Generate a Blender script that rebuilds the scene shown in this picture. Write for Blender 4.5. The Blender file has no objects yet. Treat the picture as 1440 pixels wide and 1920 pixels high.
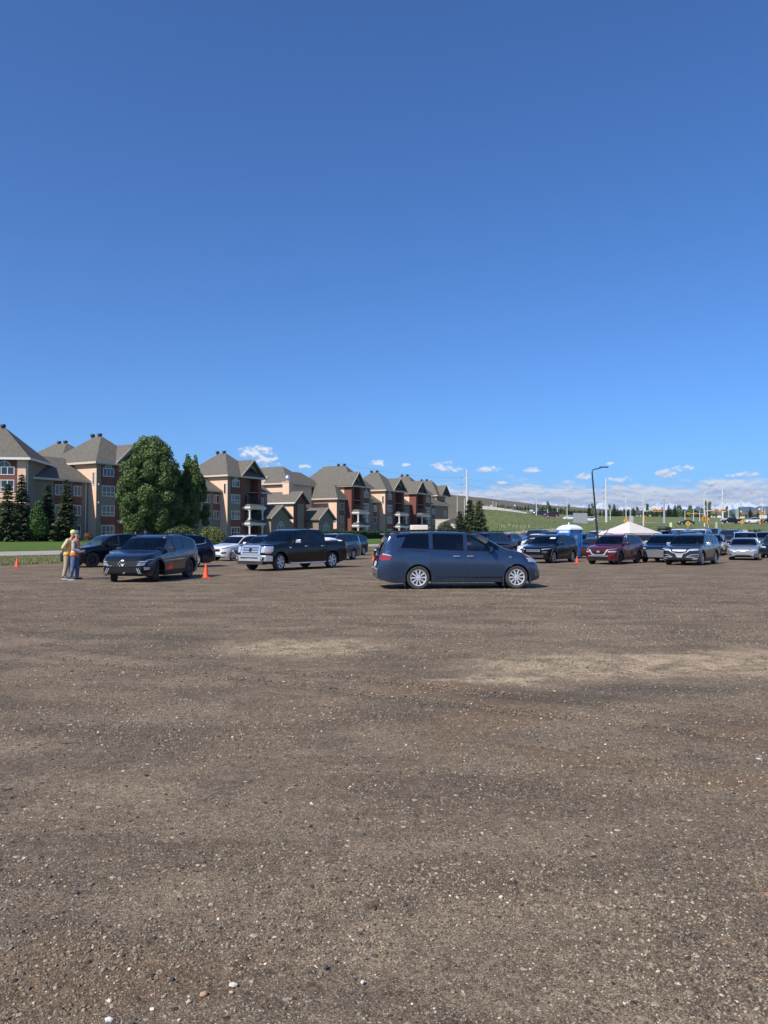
import bpy, bmesh, math, random
import numpy as np
from mathutils import Vector, Matrix
from mathutils.bvhtree import BVHTree
R = math.radians
rng = np.random.default_rng(7)
random.seed(7)
scene = bpy.context.scene
COL = scene.collection

# ---------------------------------------------------------------- camera
F = 1442.0; HOR = 1003.0; EYE = 1.65
cam_d = bpy.data.cameras.new('camera'); cam = bpy.data.objects.new('camera', cam_d); COL.objects.link(cam)
cam_d.sensor_fit = 'VERTICAL'; cam_d.sensor_height = 36.0; cam_d.lens = 36.0 * F / 1920.0
cam_d.clip_start = 0.1; cam_d.clip_end = 40000
PITCH = math.atan((HOR - 960.0) / F)
cam.location = (0, 0, EYE); cam.rotation_euler = (R(90) + PITCH, 0, 0)
scene.camera = cam

# ---------------------------------------------------------------- light
SUN_AZ, SUN_EL = 50.0, 44.0          # the sun stands behind and to the left of the viewer
to_sun = Vector((-math.cos(R(SUN_AZ)) * math.cos(R(SUN_EL)), -math.sin(R(SUN_AZ)) * math.cos(R(SUN_EL)), math.sin(R(SUN_EL))))
sd = bpy.data.lights.new('sun', 'SUN'); sun = bpy.data.objects.new('sun', sd); COL.objects.link(sun)
sd.energy = 5.0; sd.angle = R(0.53); sd.color = (1.0, 0.955, 0.88)
sun.rotation_euler = to_sun.to_track_quat('Z', 'Y').to_euler()
sun.location = (-30, -40, 60)
scene.view_settings.view_transform = 'Standard'; scene.view_settings.look = 'None'
scene.view_settings.exposure = 0.16; scene.view_settings.gamma = 1.0
scene.cycles.use_denoising = True
scene.cycles.max_bounces = 6; scene.cycles.transparent_max_bounces = 12
scene.cycles.volume_bounces = 0

# ---------------------------------------------------------------- node helper
class NT:
    def __init__(s, tree): s.t = tree; s.n = tree.nodes; s.l = tree.links
    def link(s, a, b): s.l.new(a, b)
    def node(s, typ, props=None, **ins):
        n = s.n.new(typ)
        for k, v in (props or {}).items(): setattr(n, k, v)
        for k, v in ins.items():
            key = int(k[1:]) if k[0] == 'i' and k[1:].isdigit() else k.replace('_', ' ')
            sock = n.inputs[key]
            if isinstance(v, bpy.types.NodeSocket): s.link(v, sock)
            else:
                if hasattr(sock.default_value, '__len__') and hasattr(v, '__len__') and len(sock.default_value) == 4 and len(v) == 3: v = (*v, 1)
                sock.default_value = v
        return n
    def math(s, op, a, b=0.0, c=None, clamp=False):
        n = s.n.new('ShaderNodeMath'); n.operation = op; n.use_clamp = clamp
        for i, v in enumerate((a, b) if c is None else (a, b, c)):
            if isinstance(v, bpy.types.NodeSocket): s.link(v, n.inputs[i])
            else: n.inputs[i].default_value = v
        return n.outputs[0]
    def mix(s, f, a, b, blend='MIX'):
        n = s.n.new('ShaderNodeMix'); n.data_type = 'RGBA'; n.blend_type = blend
        for i, v in ((0, f), (6, a), (7, b)):
            if isinstance(v, bpy.types.NodeSocket): s.link(v, n.inputs[i])
            else: n.inputs[i].default_value = (*v, 1) if hasattr(v, '__len__') and len(v) == 3 else v
        return n.outputs[2]
    def ramp(s, f, stops, interp='LINEAR'):
        n = s.n.new('ShaderNodeValToRGB'); n.color_ramp.interpolation = interp
        e = n.color_ramp.elements
        while len(e) < len(stops): e.new(0.5)
        for el, (p, c) in zip(e, stops):
            el.position = p; el.color = (c, c, c, 1) if not hasattr(c, '__len__') else (*c, 1)
        s.link(f, n.inputs[0]); return n.outputs[0]
    def sstep(s, x, a, b):
        n = s.n.new('ShaderNodeMapRange'); n.interpolation_type = 'SMOOTHSTEP'
        s.link(x, n.inputs[0]); n.inputs[1].default_value = a; n.inputs[2].default_value = b
        return n.outputs[0]
    def noise(s, vec, scale, detail=3, rough=0.55, dim='3D', out=0):
        n = s.n.new('ShaderNodeTexNoise'); n.noise_dimensions = dim
        if vec is not None: s.link(vec, n.inputs['Vector'])
        n.inputs['Scale'].default_value = scale; n.inputs['Detail'].default_value = detail; n.inputs['Roughness'].default_value = rough
        return n.outputs[out]

# ---------------------------------------------------------------- world: clear sky with a bank of low cumulus
world = bpy.data.worlds.new('World'); scene.world = world; world.use_nodes = True
w = NT(world.node_tree); w.n.clear()
sky = w.node('ShaderNodeTexSky', {'sky_type': 'NISHITA', 'sun_disc': False})
sky.sun_elevation = R(SUN_EL); sky.sun_rotation = R(270 - SUN_AZ)
sky.altitude = 1100; sky.air_density = 1.0; sky.dust_density = 0.3; sky.ozone_density = 2.2
SKY_STR = 0.103
tc = w.node('ShaderNodeTexCoord'); sep = w.node('ShaderNodeSeparateXYZ', Vector=tc.outputs['Generated'])
az = w.math('ARCTAN2', sep.outputs[0], sep.outputs[1]); el = w.math('ARCSINE', sep.outputs[2])
def cloudvec(del_, sx, sy, z=0.0):
    e2 = w.math('ADD', el, del_)
    return w.node('ShaderNodeCombineXYZ', X=w.math('MULTIPLY', az, sx), Y=w.math('MULTIPLY', e2, sy), Z=z).outputs[0]
def px_dir(px, py): return (px - 720.0) / F, (HOR - py) / F
PUFFS = [(484, 852, 34, 15), (470, 848, 16, 9), (500, 868, 26, 12), (706, 869, 17, 6), (835, 875, 24, 9), (858, 881, 12, 5), (915, 881, 22, 6), (995, 885, 17, 6),
         (940, 906, 18, 4), (1088, 897, 16, 6), (1150, 905, 20, 7), (1130, 874, 8, 4), (1228, 896, 22, 10), (1254, 886, 20, 6), (1352, 901, 28, 5),
         (1430, 899, 22, 9), (570, 876, 14, 5), (760, 872, 10, 4), (1300, 915, 14, 5), (1060, 922, 30, 9)]
def density(del_, z):
    v1 = cloudvec(del_, 20.0, 55.0, z); v2 = cloudvec(del_, 90.0, 150.0, z + 3.1)
    n1 = w.noise(v1, 1.0, 6, 0.62); n2 = w.noise(v2, 1.0, 5, 0.62)
    e2 = w.math('ADD', el, del_)
    # band coverage, highest just over the far hills
    b1 = w.math('MULTIPLY', w.sstep(e2, 0.004, 0.02), w.math('SUBTRACT', 1.0, w.sstep(e2, 0.046, 0.078)))
    # the bank thins out towards the left of the view
    lf = w.sstep(az, -0.25, 0.22)
    b1 = w.math('MULTIPLY', b1, w.math('MULTIPLY_ADD', lf, 0.55, 0.45))
    d = w.math('ADD', w.math('MULTIPLY', b1, 1.12), w.math('MULTIPLY', w.math('SUBTRACT', n1, 0.56), 2.6))
    d = w.math('ADD', d, w.math('MULTIPLY', w.math('SUBTRACT', n2, 0.5), 0.9))
    d = w.math('MULTIPLY', d, w.math('GREATER_THAN', b1, 0.002))
    m = None
    for (px, py, rx, ry) in PUFFS:
        a0, e0 = px_dir(px, py)
        dx = w.math('DIVIDE', w.math('SUBTRACT', az, a0), rx / F * 1.0); dy = w.math('DIVIDE', w.math('SUBTRACT', e2, e0), ry / F * 1.05)
        r2 = w.math('ADD', w.math('MULTIPLY', dx, dx), w.math('MULTIPLY', dy, dy))
        k = w.math('SUBTRACT', 1.0, r2)
        m = k if m is None else w.math('MAXIMUM', m, k)
    pf = w.math('ADD', w.math('MULTIPLY', m, 0.6), w.math('MULTIPLY', w.math('SUBTRACT', n2, 0.48), 3.4))
    pf = w.math('MULTIPLY', pf, w.sstep(m, -1.6, 0.2))
    return w.math('MAXIMUM', d, pf)
d0 = density(0.0, 0.0); dup_ = density(0.0035, 0.0)
cov = w.sstep(d0, 0.02, 0.85)
lit = w.math('ADD', 0.42, w.math('MULTIPLY', w.math('SUBTRACT', d0, dup_), 1.5), clamp=True)
lit = w.math('MULTIPLY', w.math('ADD', lit, w.math('MULTIPLY', w.sstep(w.noise(cloudvec(0.0, 20, 60, 9.0), 1.0, 4), 0.4, 0.65), 0.35)), 1.0, clamp=True)
ccol = w.mix(lit, (0.50, 0.58, 0.73), (0.97, 0.97, 0.97))
ccol = w.node('ShaderNodeVectorMath', {'operation': 'SCALE'}, i0=ccol, Scale=1.0 / SKY_STR).outputs[0]
cov = w.math('MULTIPLY', cov, 0.9)
skyb = w.node('ShaderNodeVectorMath', {'operation': 'MULTIPLY'}, i0=sky.outputs[0], i1=(0.465, 0.85, 1.34)).outputs[0]   # the deeper blue of dry, high air
skyc = w.mix(cov, skyb, ccol)
bg = w.node('ShaderNodeBackground', Color=skyc, Strength=SKY_STR)
wo = w.node('ShaderNodeOutputWorld'); w.link(bg.outputs[0], wo.inputs['Surface'])

# ---------------------------------------------------------------- geometry helpers
def ray(px, py):
    """world direction through a pixel of the 1440x1920 photograph"""
    v = Vector(((px - 720.0) / F, 1.0, (960.0 - py) / F))
    v.rotate(Matrix.Rotation(PITCH, 3, 'X')); return v
def at(px, py, Y):
    """point on the pixel's ray at depth Y"""
    d = ray(px, py); return Vector((d.x / d.y * Y, Y, EYE + d.z / d.y * Y))
def onz(px, py, z=0.0):
    d = ray(px, py); k = (z - EYE) / d.z; return Vector((d.x * k, d.y * k, z))
def sm(a, b, x):
    t = np.clip((np.asarray(x, dtype=float) - a) / (b - a), 0, 1); return t * t * (3 - 2 * t)

class MB:
    """collects shapes, then links them as ONE mesh object"""
    def __init__(s): s.v = []; s.f = []; s.m = []; s.cur = 0; s.pc = []
    def add(s, vs, fs):
        b = len(s.v); s.pc.append((list(vs), list(fs))); s.v.extend([tuple(p) for p in vs]); s.f.extend([tuple(i + b for i in f) for f in fs]); s.m.extend([s.cur] * len(fs)); return s
    def box(s, x0, x1, y0, y1, z0, z1, M=None):
        vs = [Vector((x, y, z)) for z in (z0, z1) for y in (y0, y1) for x in (x0, x1)]
        if M is not None: vs = [M @ v for v in vs]
        return s.add(vs, [(0, 2, 3, 1), (4, 5, 7, 6), (0, 1, 5, 4), (1, 3, 7, 5), (3, 2, 6, 7), (2, 0, 4, 6)])
    def tube(s, pts, r, n=8, cap=True):
        pts = [Vector(p) for p in pts]; rs = r if hasattr(r, '__len__') else [r] * len(pts)
        vs = []; fs = []
        for i, p in enumerate(pts):
            t = (pts[min(i + 1, len(pts) - 1)] - pts[max(i - 1, 0)]).normalized()
            a = t.orthogonal().normalized() if i == 0 else (a0 - t * a0.dot(t)).normalized()
            a0 = a; b = t.cross(a)
            for k in range(n):
                an = 2 * math.pi * k / n
                vs.append(p + (a * math.cos(an) + b * math.sin(an)) * rs[i])
        for i in range(len(pts) - 1):
            for k in range(n):
                k2 = (k + 1) % n
                fs.append((i * n + k, i * n + k2, (i + 1) * n + k2, (i + 1) * n + k))
        if cap: fs.append(tuple(range(n - 1, -1, -1))); fs.append(tuple((len(pts) - 1) * n + k for k in range(n)))
        return s.add(vs, fs)
    def lathe(s, prof, n=24, M=None, axis='Z'):
        vs = []; fs = []
        for (r, z) in prof:
            for k in range(n):
                an = 2 * math.pi * k / n
                p = Vector((r * math.cos(an), r * math.sin(an), z)) if axis == 'Z' else Vector((r * math.cos(an), z, r * math.sin(an)))
                vs.append(M @ p if M is not None else p)
        for i in range(len(prof) - 1):
            for k in range(n):
                k2 = (k + 1) % n; fs.append((i * n + k, i * n + k2, (i + 1) * n + k2, (i + 1) * n + k))
        return s.add(vs, fs)
    def prism(s, poly, a, b, plane='XZ', M=None):
        """closed outline extruded between a and b along the third axis"""
        n = len(poly); vs = []
        for d in (a, b):
            for (p, q) in poly:
                v = Vector((p, d, q)) if plane == 'XZ' else Vector((d, p, q)) if plane == 'YZ' else Vector((p, q, d))
                vs.append(M @ v if M is not None else v)
        return s.add(vs, [tuple(range(n)), tuple(range(2 * n - 1, n - 1, -1))] + [(i, i + n, (i + 1) % n + n, (i + 1) % n) for i in range(n)])
    def ball(s, c, r, n=10, M=None):
        rx, ry, rz = r if hasattr(r, '__len__') else (r, r, r)
        vs = []; fs = []; c = Vector(c); h = n // 2
        for i in range(h + 1):
            th = math.pi * i / h
            for k in range(n):
                an = 2 * math.pi * k / n
                v = Vector((rx * math.sin(th) * math.cos(an), ry * math.sin(th) * math.sin(an), rz * math.cos(th)))
                vs.append(c + (M @ v if M is not None else v))
        for i in range(h):
            for k in range(n):
                k2 = (k + 1) % n; fs.append((i * n + k, (i + 1) * n + k, (i + 1) * n + k2, i * n + k2))
        return s.add(vs, fs)
    def mesh(s, name, mats, smooth=False, angle=None, fix=True, weld=True):
        me = bpy.data.meshes.new(name); me.from_pydata(s.v, [], s.f)
        for m in (mats if isinstance(mats, (list, tuple)) else [mats]): me.materials.append(m)
        if len(me.materials) > 1: me.polygons.foreach_set('material_index', s.m)
        if fix:
            bm = bmesh.new(); bm.from_mesh(me)
            if weld: bmesh.ops.remove_doubles(bm, verts=bm.verts, dist=1e-5)
            bmesh.ops.recalc_face_normals(bm, faces=bm.faces); bm.to_mesh(me); bm.free()
        if smooth: me.shade_smooth()
        if smooth and angle: me.set_sharp_from_angle(angle=R(angle))
        me.update(); return me
    def build(s, name, mats, parent=None, smooth=False, angle=40, fix=True, loc=None, weld=True):
        return link(name, s.mesh(name, mats, smooth, angle, fix, weld), parent, loc)
def link(name, me, parent=None, loc=None, rot=None):
    o = bpy.data.objects.new(name, me); COL.objects.link(o)
    if parent is not None: o.parent = parent
    if loc is not None: o.location = loc
    if rot is not None: o.rotation_euler = rot
    return o
def tag(o, label=None, cat=None, group=None, kind=None):
    if label: o['label'] = label
    if cat: o['category'] = cat
    if group: o['group'] = group
    if kind: o['kind'] = kind
    return o
def thing(name, loc=(0, 0, 0), rz=0.0, label=None, cat=None, group=None):
    o = bpy.data.objects.new(name, None); COL.objects.link(o); o.location = loc; o.rotation_euler = (0, 0, rz)
    o.empty_display_size = 0.3
    return tag(o, label, cat, group)
KIDS = {}
def copy_tree(o, parent=None):
    c = o.copy(); COL.objects.link(c)
    if parent is not None: c.parent = parent; c.matrix_parent_inverse = o.matrix_parent_inverse
    for ch in list(o.children): copy_tree(ch, c)
    return c
def grid_mesh(name, X, Y, Z, mask=None, mat=None, smooth=True):
    ny, nx = X.shape
    co = np.stack([X, Y, Z], -1).reshape(-1, 3).astype(np.float32)
    idx = np.arange(ny * nx).reshape(ny, nx)
    q = np.stack([idx[:-1, :-1], idx[:-1, 1:], idx[1:, 1:], idx[1:, :-1]], -1).reshape(-1, 4)
    if mask is not None: q = q[mask.reshape(-1)]
    return np_mesh(name, co, q, mat, smooth)
def np_mesh(name, co, faces, mat, smooth=False, col=None):
    n = faces.shape[1]; me = bpy.data.meshes.new(name)
    me.vertices.add(len(co)); me.vertices.foreach_set('co', np.ascontiguousarray(co, dtype=np.float32).reshape(-1))
    me.loops.add(faces.size); me.loops.foreach_set('vertex_index', np.ascontiguousarray(faces, dtype=np.int32).reshape(-1))
    me.polygons.add(len(faces)); me.polygons.foreach_set('loop_start', np.arange(0, faces.size, n, dtype=np.int32))
    me.polygons.foreach_set('use_smooth', np.full(len(faces), smooth, dtype=bool))
    me.update(calc_edges=True)
    if mat: me.materials.append(mat)
    if col is not None:
        a = me.color_attributes.new('tint', 'FLOAT_COLOR', 'POINT'); c4 = np.ones((len(co), 4), np.float32); c4[:, :col.shape[1]] = col
        a.data.foreach_set('color', c4.reshape(-1))
    return me
def vnoise(x, y, seed=0):
    """smooth value noise on numpy arrays"""
    xi = np.floor(x).astype(np.int64); yi = np.floor(y).astype(np.int64); fx = x - xi; fy = y - yi
    def h(a, b):
        n = (a * 374761393 + b * 668265263 + seed * 1442695041) & 0xffffffff
        n = ((n ^ (n >> 13)) * 1274126177) & 0xffffffff
        return ((n ^ (n >> 16)) & 0xffff) / 65535.0
    u = fx * fx * (3 - 2 * fx); v = fy * fy * (3 - 2 * fy)
    return (h(xi, yi) * (1 - u) + h(xi + 1, yi) * u) * (1 - v) + (h(xi, yi + 1) * (1 - u) + h(xi + 1, yi + 1) * u) * v
def fbm(x, y, o=4, seed=0):
    t = 0; a = 0.5
    for i in range(o): t = t + a * vnoise(x * 2 ** i, y * 2 ** i, seed + i); a *= 0.5
    return t

# ---------------------------------------------------------------- materials
MATS = {}
def mat(name, col, rough=0.6, metal=0.0, spec=0.5, coat=0.0, var=0.0, vscale=4.0, bump=0.0, bscale=40.0, col2=None, alpha=None):
    if name in MATS: return MATS[name]
    m = bpy.data.materials.new(name); m.use_nodes = True; t = NT(m.node_tree)
    b = t.n['Principled BSDF']
    b.inputs['Roughness'].default_value = rough; b.inputs['Metallic'].default_value = metal
    b.inputs['Specular IOR Level'].default_value = spec; b.inputs['Coat Weight'].default_value = coat; b.inputs['Coat Roughness'].default_value = 0.06
    c = t.node('ShaderNodeTexCoord')
    if var or col2:
        n = t.noise(c.outputs['Object'], vscale, 5, 0.6)
        f = t.sstep(n, 0.3, 0.7)
        c2 = col2 if col2 else tuple(max(0, x * (1 - var)) for x in col); c1 = col if col2 else tuple(min(1, x * (1 + var)) for x in col)
        t.link(t.mix(f, c1, c2), b.inputs['Base Color'])
    else: b.inputs['Base Color'].default_value = (*col, 1)
    if bump:
        n = t.noise(c.outputs['Object'], bscale, 4, 0.6)
        bp = t.node('ShaderNodeBump', Strength=bump, Distance=0.02, Height=n); t.link(bp.outputs[0], b.inputs['Normal'])
    MATS[name] = m; return m
def paint(name, col, metal=0.35, rough=0.32, dust=0.16):
    """car paint: clear coat over the colour, thin road dust low on the panels"""
    if name in MATS: return MATS[name]
    m = bpy.data.materials.new(name); m.use_nodes = True; t = NT(m.node_tree); b = t.n['Principled BSDF']
    c = t.node('ShaderNodeTexCoord'); sp = t.node('ShaderNodeSeparateXYZ', Vector=c.outputs['Object'])
    n = t.noise(c.outputs['Object'], 5.0, 6, 0.65)
    low = t.math('SUBTRACT', 1.0, t.sstep(sp.outputs[2], 0.15, 0.75))
    f = t.math('MULTIPLY', t.math('ADD', t.math('MULTIPLY', low, dust), dust * 0.05), t.sstep(n, 0.3, 0.75))
    t.link(t.mix(f, col, (0.13, 0.11, 0.09)), b.inputs['Base Color'])
    b.inputs['Metallic'].default_value = metal
    t.link(t.math('MULTIPLY_ADD', f, 0.45, rough), b.inputs['Roughness'])
    t.link(t.math('SUBTRACT', 0.9, f), b.inputs['Coat Weight']); b.inputs['Coat Roughness'].default_value = 0.05
    if max(col) < .012: b.inputs['Specular IOR Level'].default_value = .25; b.inputs['Coat IOR'].default_value = 1.32
    MATS[name] = m; return m
def glass(name, tint, gloss=1.0):
    """clear pane: transparent with a tint, mirror-like at grazing angles"""
    if name in MATS: return MATS[name]
    m = bpy.data.materials.new(name); m.use_nodes = True; t = NT(m.node_tree); t.n.clear()
    tr = t.node('ShaderNodeBsdfTransparent', Color=tint); gl = t.node('ShaderNodeBsdfGlossy', Color=(gloss,) * 3, Roughness=0.02)
    fr = t.node('ShaderNodeFresnel', IOR=1.55)
    mx = t.node('ShaderNodeMixShader', i0=fr.outputs[0], i1=tr.outputs[0], i2=gl.outputs[0])
    o = t.node('ShaderNodeOutputMaterial', Surface=mx.outputs[0]); MATS[name] = m; return m

def gravel_material():
    m = bpy.data.materials.new('gravel'); m.use_nodes = True; t = NT(m.node_tree); b = t.n['Principled BSDF']
    c = t.node('ShaderNodeTexCoord').outputs['Object']
    sp = t.node('ShaderNodeSeparateXYZ', Vector=c)
    big = t.noise(c, 0.16, 5, 0.6); mid = t.noise(c, 1.1, 6, 0.65); fine = t.noise(c, 14.0, 6, 0.7)
    # streaks left by the traffic run roughly across the view
    mp = t.node('ShaderNodeMapping', Vector=c, Rotation=(0, 0, R(4)), Scale=(0.55, 1.25, 1)); streak = t.noise(mp.outputs[0], 0.9, 6, 0.62)
    base = t.mix(t.sstep(streak, 0.36, 0.64), (0.138, 0.106, 0.076), (0.248, 0.190, 0.134))
    base = t.mix(t.math('MULTIPLY', t.sstep(big, 0.42, 0.66), 0.55), base, (0.155, 0.113, 0.078))
    base = t.mix(t.math('MULTIPLY', t.sstep(mid, 0.48, 0.70), 0.75), base, (0.098, 0.078, 0.062))
    warp = t.noise(c, 0.9, 5, 0.65, out=1)
    wv = t.node('ShaderNodeVectorMath', {'operation': 'MULTIPLY_ADD'}, i0=warp, i1=(1.6, 1.2, 0), i2=c)
    ws = t.node('ShaderNodeSeparateXYZ', Vector=wv.outputs[0])
    def patch(x, y, rx, ry, rot=0.0):
        dx = t.math('SUBTRACT', ws.outputs[0], x + 0.8); dy = t.math('SUBTRACT', ws.outputs[1], y + 0.6)
        ca, sa = math.cos(R(rot)), math.sin(R(rot))
        u = t.math('DIVIDE', t.math('ADD', t.math('MULTIPLY', dx, ca), t.math('MULTIPLY', dy, sa)), rx)
        v = t.math('DIVIDE', t.math('SUBTRACT', t.math('MULTIPLY', dy, ca), t.math('MULTIPLY', dx, sa)), ry)
        r2 = t.math('ADD', t.math('MULTIPLY', u, u), t.math('MULTIPLY', v, v))
        return t.math('SUBTRACT', 1.0, t.sstep(r2, 0.1, 1.3))
    dust = None
    for a in ((3.1, 9.9, 2.4, 1.15, 6), (5.6, 10.3, 2.6, 1.0, 2), (-1.2, 11.4, 1.5, 1.15, 0), (1.2, 8.8, 0.7, 0.35, 20)):
        k = patch(*a); dust = k if dust is None else t.math('MAXIMUM', dust, k)
    dust = t.math('MULTIPLY', dust, t.sstep(t.noise(c, 3.0, 6, 0.7), 0.32, 0.62))
    base = t.mix(t.math('MULTIPLY', dust, 0.95), base, (0.44, 0.34, 0.235))
    brown = None
    for a in ((1.0, 7.0, 0.45, 1.6, -28), (2.0, 5.4, 1.6, 0.25, -24), (3.6, 4.6, 1.4, 0.3, -14), (-1.0, 3.0, 0.7, 0.3, 0), (0.6, 8.2, 1.0, 0.5, 0), (3.4, 6.6, 0.8, 0.3, 0)):
        k = patch(*a); brown = k if brown is None else t.math('MAXIMUM', brown, k)
    base = t.mix(t.math('MULTIPLY', brown, 0.75), base, (0.165, 0.112, 0.072))
    def track(cx, cy, r, wdt, a0, gauge=0.0):
        dx = t.math('SUBTRACT', ws.outputs[0], cx + 0.8); dy = t.math('SUBTRACT', ws.outputs[1], cy + 0.6)
        rr = t.math('SQRT', t.math('ADD', t.math('MULTIPLY', dx, dx), t.math('MULTIPLY', dy, dy)))
        q = t.math('ABSOLUTE', t.math('SUBTRACT', t.math('ABSOLUTE', t.math('SUBTRACT', rr, r)), gauge))
        return t.math('SUBTRACT', 1.0, t.sstep(q, wdt * 0.3, wdt))
    tr = None
    for a in ((-6.0, -2.5, 11.5, 0.16, 0, 0.75), (14.0, 22.0, 15.5, 0.2, 0, 0.75), (-18.0, 26.0, 19.0, 0.18, 0, 0.75), (4.0, 34.0, 21.5, 0.2, 0, 0.8)):
        k = track(*a); tr = k if tr is None else t.math('MAXIMUM', tr, k)
    tr = t.math('MULTIPLY', tr, t.sstep(t.noise(c, 0.7, 5, 0.7), 0.38, 0.62))
    base = t.mix(t.math('MULTIPLY', tr, 0.55), base, (0.185, 0.135, 0.092))
    dark = None
    for a in ((2.9, 8.3, 1.3, 0.3, 4), (1.7, 7.9, 1.0, 0.35, 0), (-0.2, 10.9, 0.5, 0.18, 0), (-1.2, 2.5, 0.5, 0.22, 0), (-4, 12.5, 1.8, 0.5, 0), (5.5, 6.9, 1.2, 0.4, 0)):
        k = patch(*a); dark = k if dark is None else t.math('MAXIMUM', dark, k)
    base = t.mix(t.math('MULTIPLY', dark, 0.6), base, (0.070, 0.060, 0.052))
    hgt = t.math('MULTIPLY', fine, 0.5)
    fine2 = t.noise(c, 160.0, 3, 0.7)
    base = t.mix(0.9, base, t.mix(1.0, base, t.ramp(fine2, [(0.30, 0.16), (0.5, 1.0), (0.70, 2.3)]), 'MULTIPLY'))
    fine3 = t.noise(c, 48.0, 4, 0.75)
    base = t.mix(0.7, base, t.mix(1.0, base, t.ramp(fine, [(0.28, 0.4), (0.5, 1.0), (0.72, 1.65)]), 'MULTIPLY'))
    base = t.mix(0.75, base, t.mix(1.0, base, t.ramp(fine3, [(0.30, 0.35), (0.5, 1.0), (0.70, 1.8)]), 'MULTIPLY'))
    cleanm = t.math('SUBTRACT', 1.0, t.math('MULTIPLY', t.math('MAXIMUM', dust, brown), 0.75))
    for (sc, thr, rad, amp) in ((150.0, 0.50, 0.66, 0.35), (70.0, 0.66, 0.6, 0.6), (26.0, 0.88, 0.5, 1.0)):
        v = t.node('ShaderNodeTexVoronoi', {'feature': 'F1'}, Vector=c, Scale=sc)
        vs = t.node('ShaderNodeSeparateColor', Color=v.outputs['Color'])
        pres = t.math('GREATER_THAN', vs.outputs[0], thr)
        inside = t.math('LESS_THAN', v.outputs['Distance'], t.math('MULTIPLY', vs.outputs[1], rad))
        mk = t.math('MULTIPLY', t.math('MULTIPLY', pres, inside), cleanm)
        pc = t.ramp(vs.outputs[2], [(0.0, (0.05, 0.045, 0.04)), (0.3, (0.13, 0.11, 0.095)), (0.6, (0.22, 0.18, 0.14)), (0.85, (0.32, 0.27, 0.21)), (0.98, (0.52, 0.46, 0.37))])
        base = t.mix(mk, base, pc)
        dome = t.math('MULTIPLY', mk, t.math('SUBTRACT', 1.0, t.math('MULTIPLY', v.outputs['Distance'], 1.1)))
        hgt = t.math('ADD', hgt, t.math('MULTIPLY', dome, amp))
    hgt = t.math('ADD', hgt, t.math('MULTIPLY', fine2, 0.35))
    base = t.mix(1.0, base, (1.06, 1.02, 0.94), 'MULTIPLY')
    t.link(base, b.inputs['Base Color']); b.inputs['Roughness'].default_value = 0.95; b.inputs['Specular IOR Level'].default_value = 0.15
    bp = t.node('ShaderNodeBump', Strength=1.0, Distance=0.018, Height=hgt); t.link(bp.outputs[0], b.inputs['Normal'])
    return m

def grass_material(name, c1, c2, c3, s1=0.12, s2=1.5, bump=0.6):
    m = bpy.data.materials.new(name); m.use_nodes = True; t = NT(m.node_tree); b = t.n['Principled BSDF']
    c = t.node('ShaderNodeTexCoord').outputs['Object']
    n1 = t.noise(c, s1, 5, 0.6); n2 = t.noise(c, s2, 6, 0.7); n3 = t.noise(c, 12.0, 5, 0.7)
    k = t.mix(t.sstep(n1, 0.35, 0.65), c1, c2); k = t.mix(t.math('MULTIPLY', t.sstep(n2, 0.48, 0.72), 0.7), k, c3)
    k = t.mix(0.6, k, t.mix(1.0, k, t.ramp(n3, [(0.25, 0.45), (0.5, 1.0), (0.75, 1.6)]), 'MULTIPLY'))
    t.link(k, b.inputs['Base Color']); b.inputs['Roughness'].default_value = 0.9; b.inputs['Specular IOR Level'].default_value = 0.1
    bp = t.node('ShaderNodeBump', Strength=bump, Distance=0.15, Height=t.math('ADD', n3, n2)); t.link(bp.outputs[0], b.inputs['Normal'])
    return m
def leaf_material(name, dark, light, trans=0.25):
    m = bpy.data.materials.new(name); m.use_nodes = True; t = NT(m.node_tree); b = t.n['Principled BSDF']
    a = t.node('ShaderNodeAttribute', {'attribute_name': 'tint'})
    k = t.mix(a.outputs['Fac'], dark, light)
    t.link(k, b.inputs['Base Color']); b.inputs['Roughness'].default_value = 0.55; b.inputs['Specular IOR Level'].default_value = 0.3
    tl = t.node('ShaderNodeBsdfTranslucent', Color=k)
    mx = t.node('ShaderNodeMixShader', i0=trans, i1=b.outputs[0], i2=tl.outputs[0])
    t.link(mx.outputs[0], t.n['Material Output'].inputs['Surface']); return m

M_gravel = gravel_material()
# ================================================================ ground, road, hills
EX, EY = -20.8, 41.7; UX, UY = 0.5, 0.866; NX, NY = -0.866, 0.5   # left edge of the lot: a line through (EX,EY) along (UX,UY)
BACK = 96.0
def tdist(x, y): return (x - EX) * NX + (y - EY) * NY
def lot_z(x, y): return 0.45 * sm(55, 80, y) * sm(5, 25, x)
def left_prof(t): return np.interp(t, [0, 9, 12.5, 45, 60, 200], [0.0, 0.19, 0.42, 0.85, 0.95, 1.2])
def terrain(x, y):
    x = np.asarray(x, float); y = np.asarray(y, float)
    t = tdist(x, y); s = x / np.maximum(y, 1)
    wr = sm(0.075, 0.125, s)
    rr = np.interp(y, [BACK, 130, 190, 245, 257, 330, 400, 470, 700, 1500, 16000], [0, 0.9, 2.8, 4.85, 4.9, 7.4, 10.0, 10.6, 11.5, 14.0, 20.0])
    ex = 3.6 * (1 - sm(0.12, 0.28, s)) * sm(150, 245, y) * (1 + 0.25 * sm(265, 400, y)) * (1 - 0.5 * sm(550, 1000, y))
    z = left_prof(t) + lot_z(x, y) * (y < 110) + 0.45 * sm(5, 25, x) * (y >= 110) + wr * (rr + ex) * (y > 20)
    q = np.minimum(-t, BACK - y)
    return np.where(q > 0, z - np.minimum(0.1, q * 0.25), z)
def polar(radii, angs):
    A, RR = np.meshgrid(angs, radii); return RR * np.sin(A), RR * np.cos(A)
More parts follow.
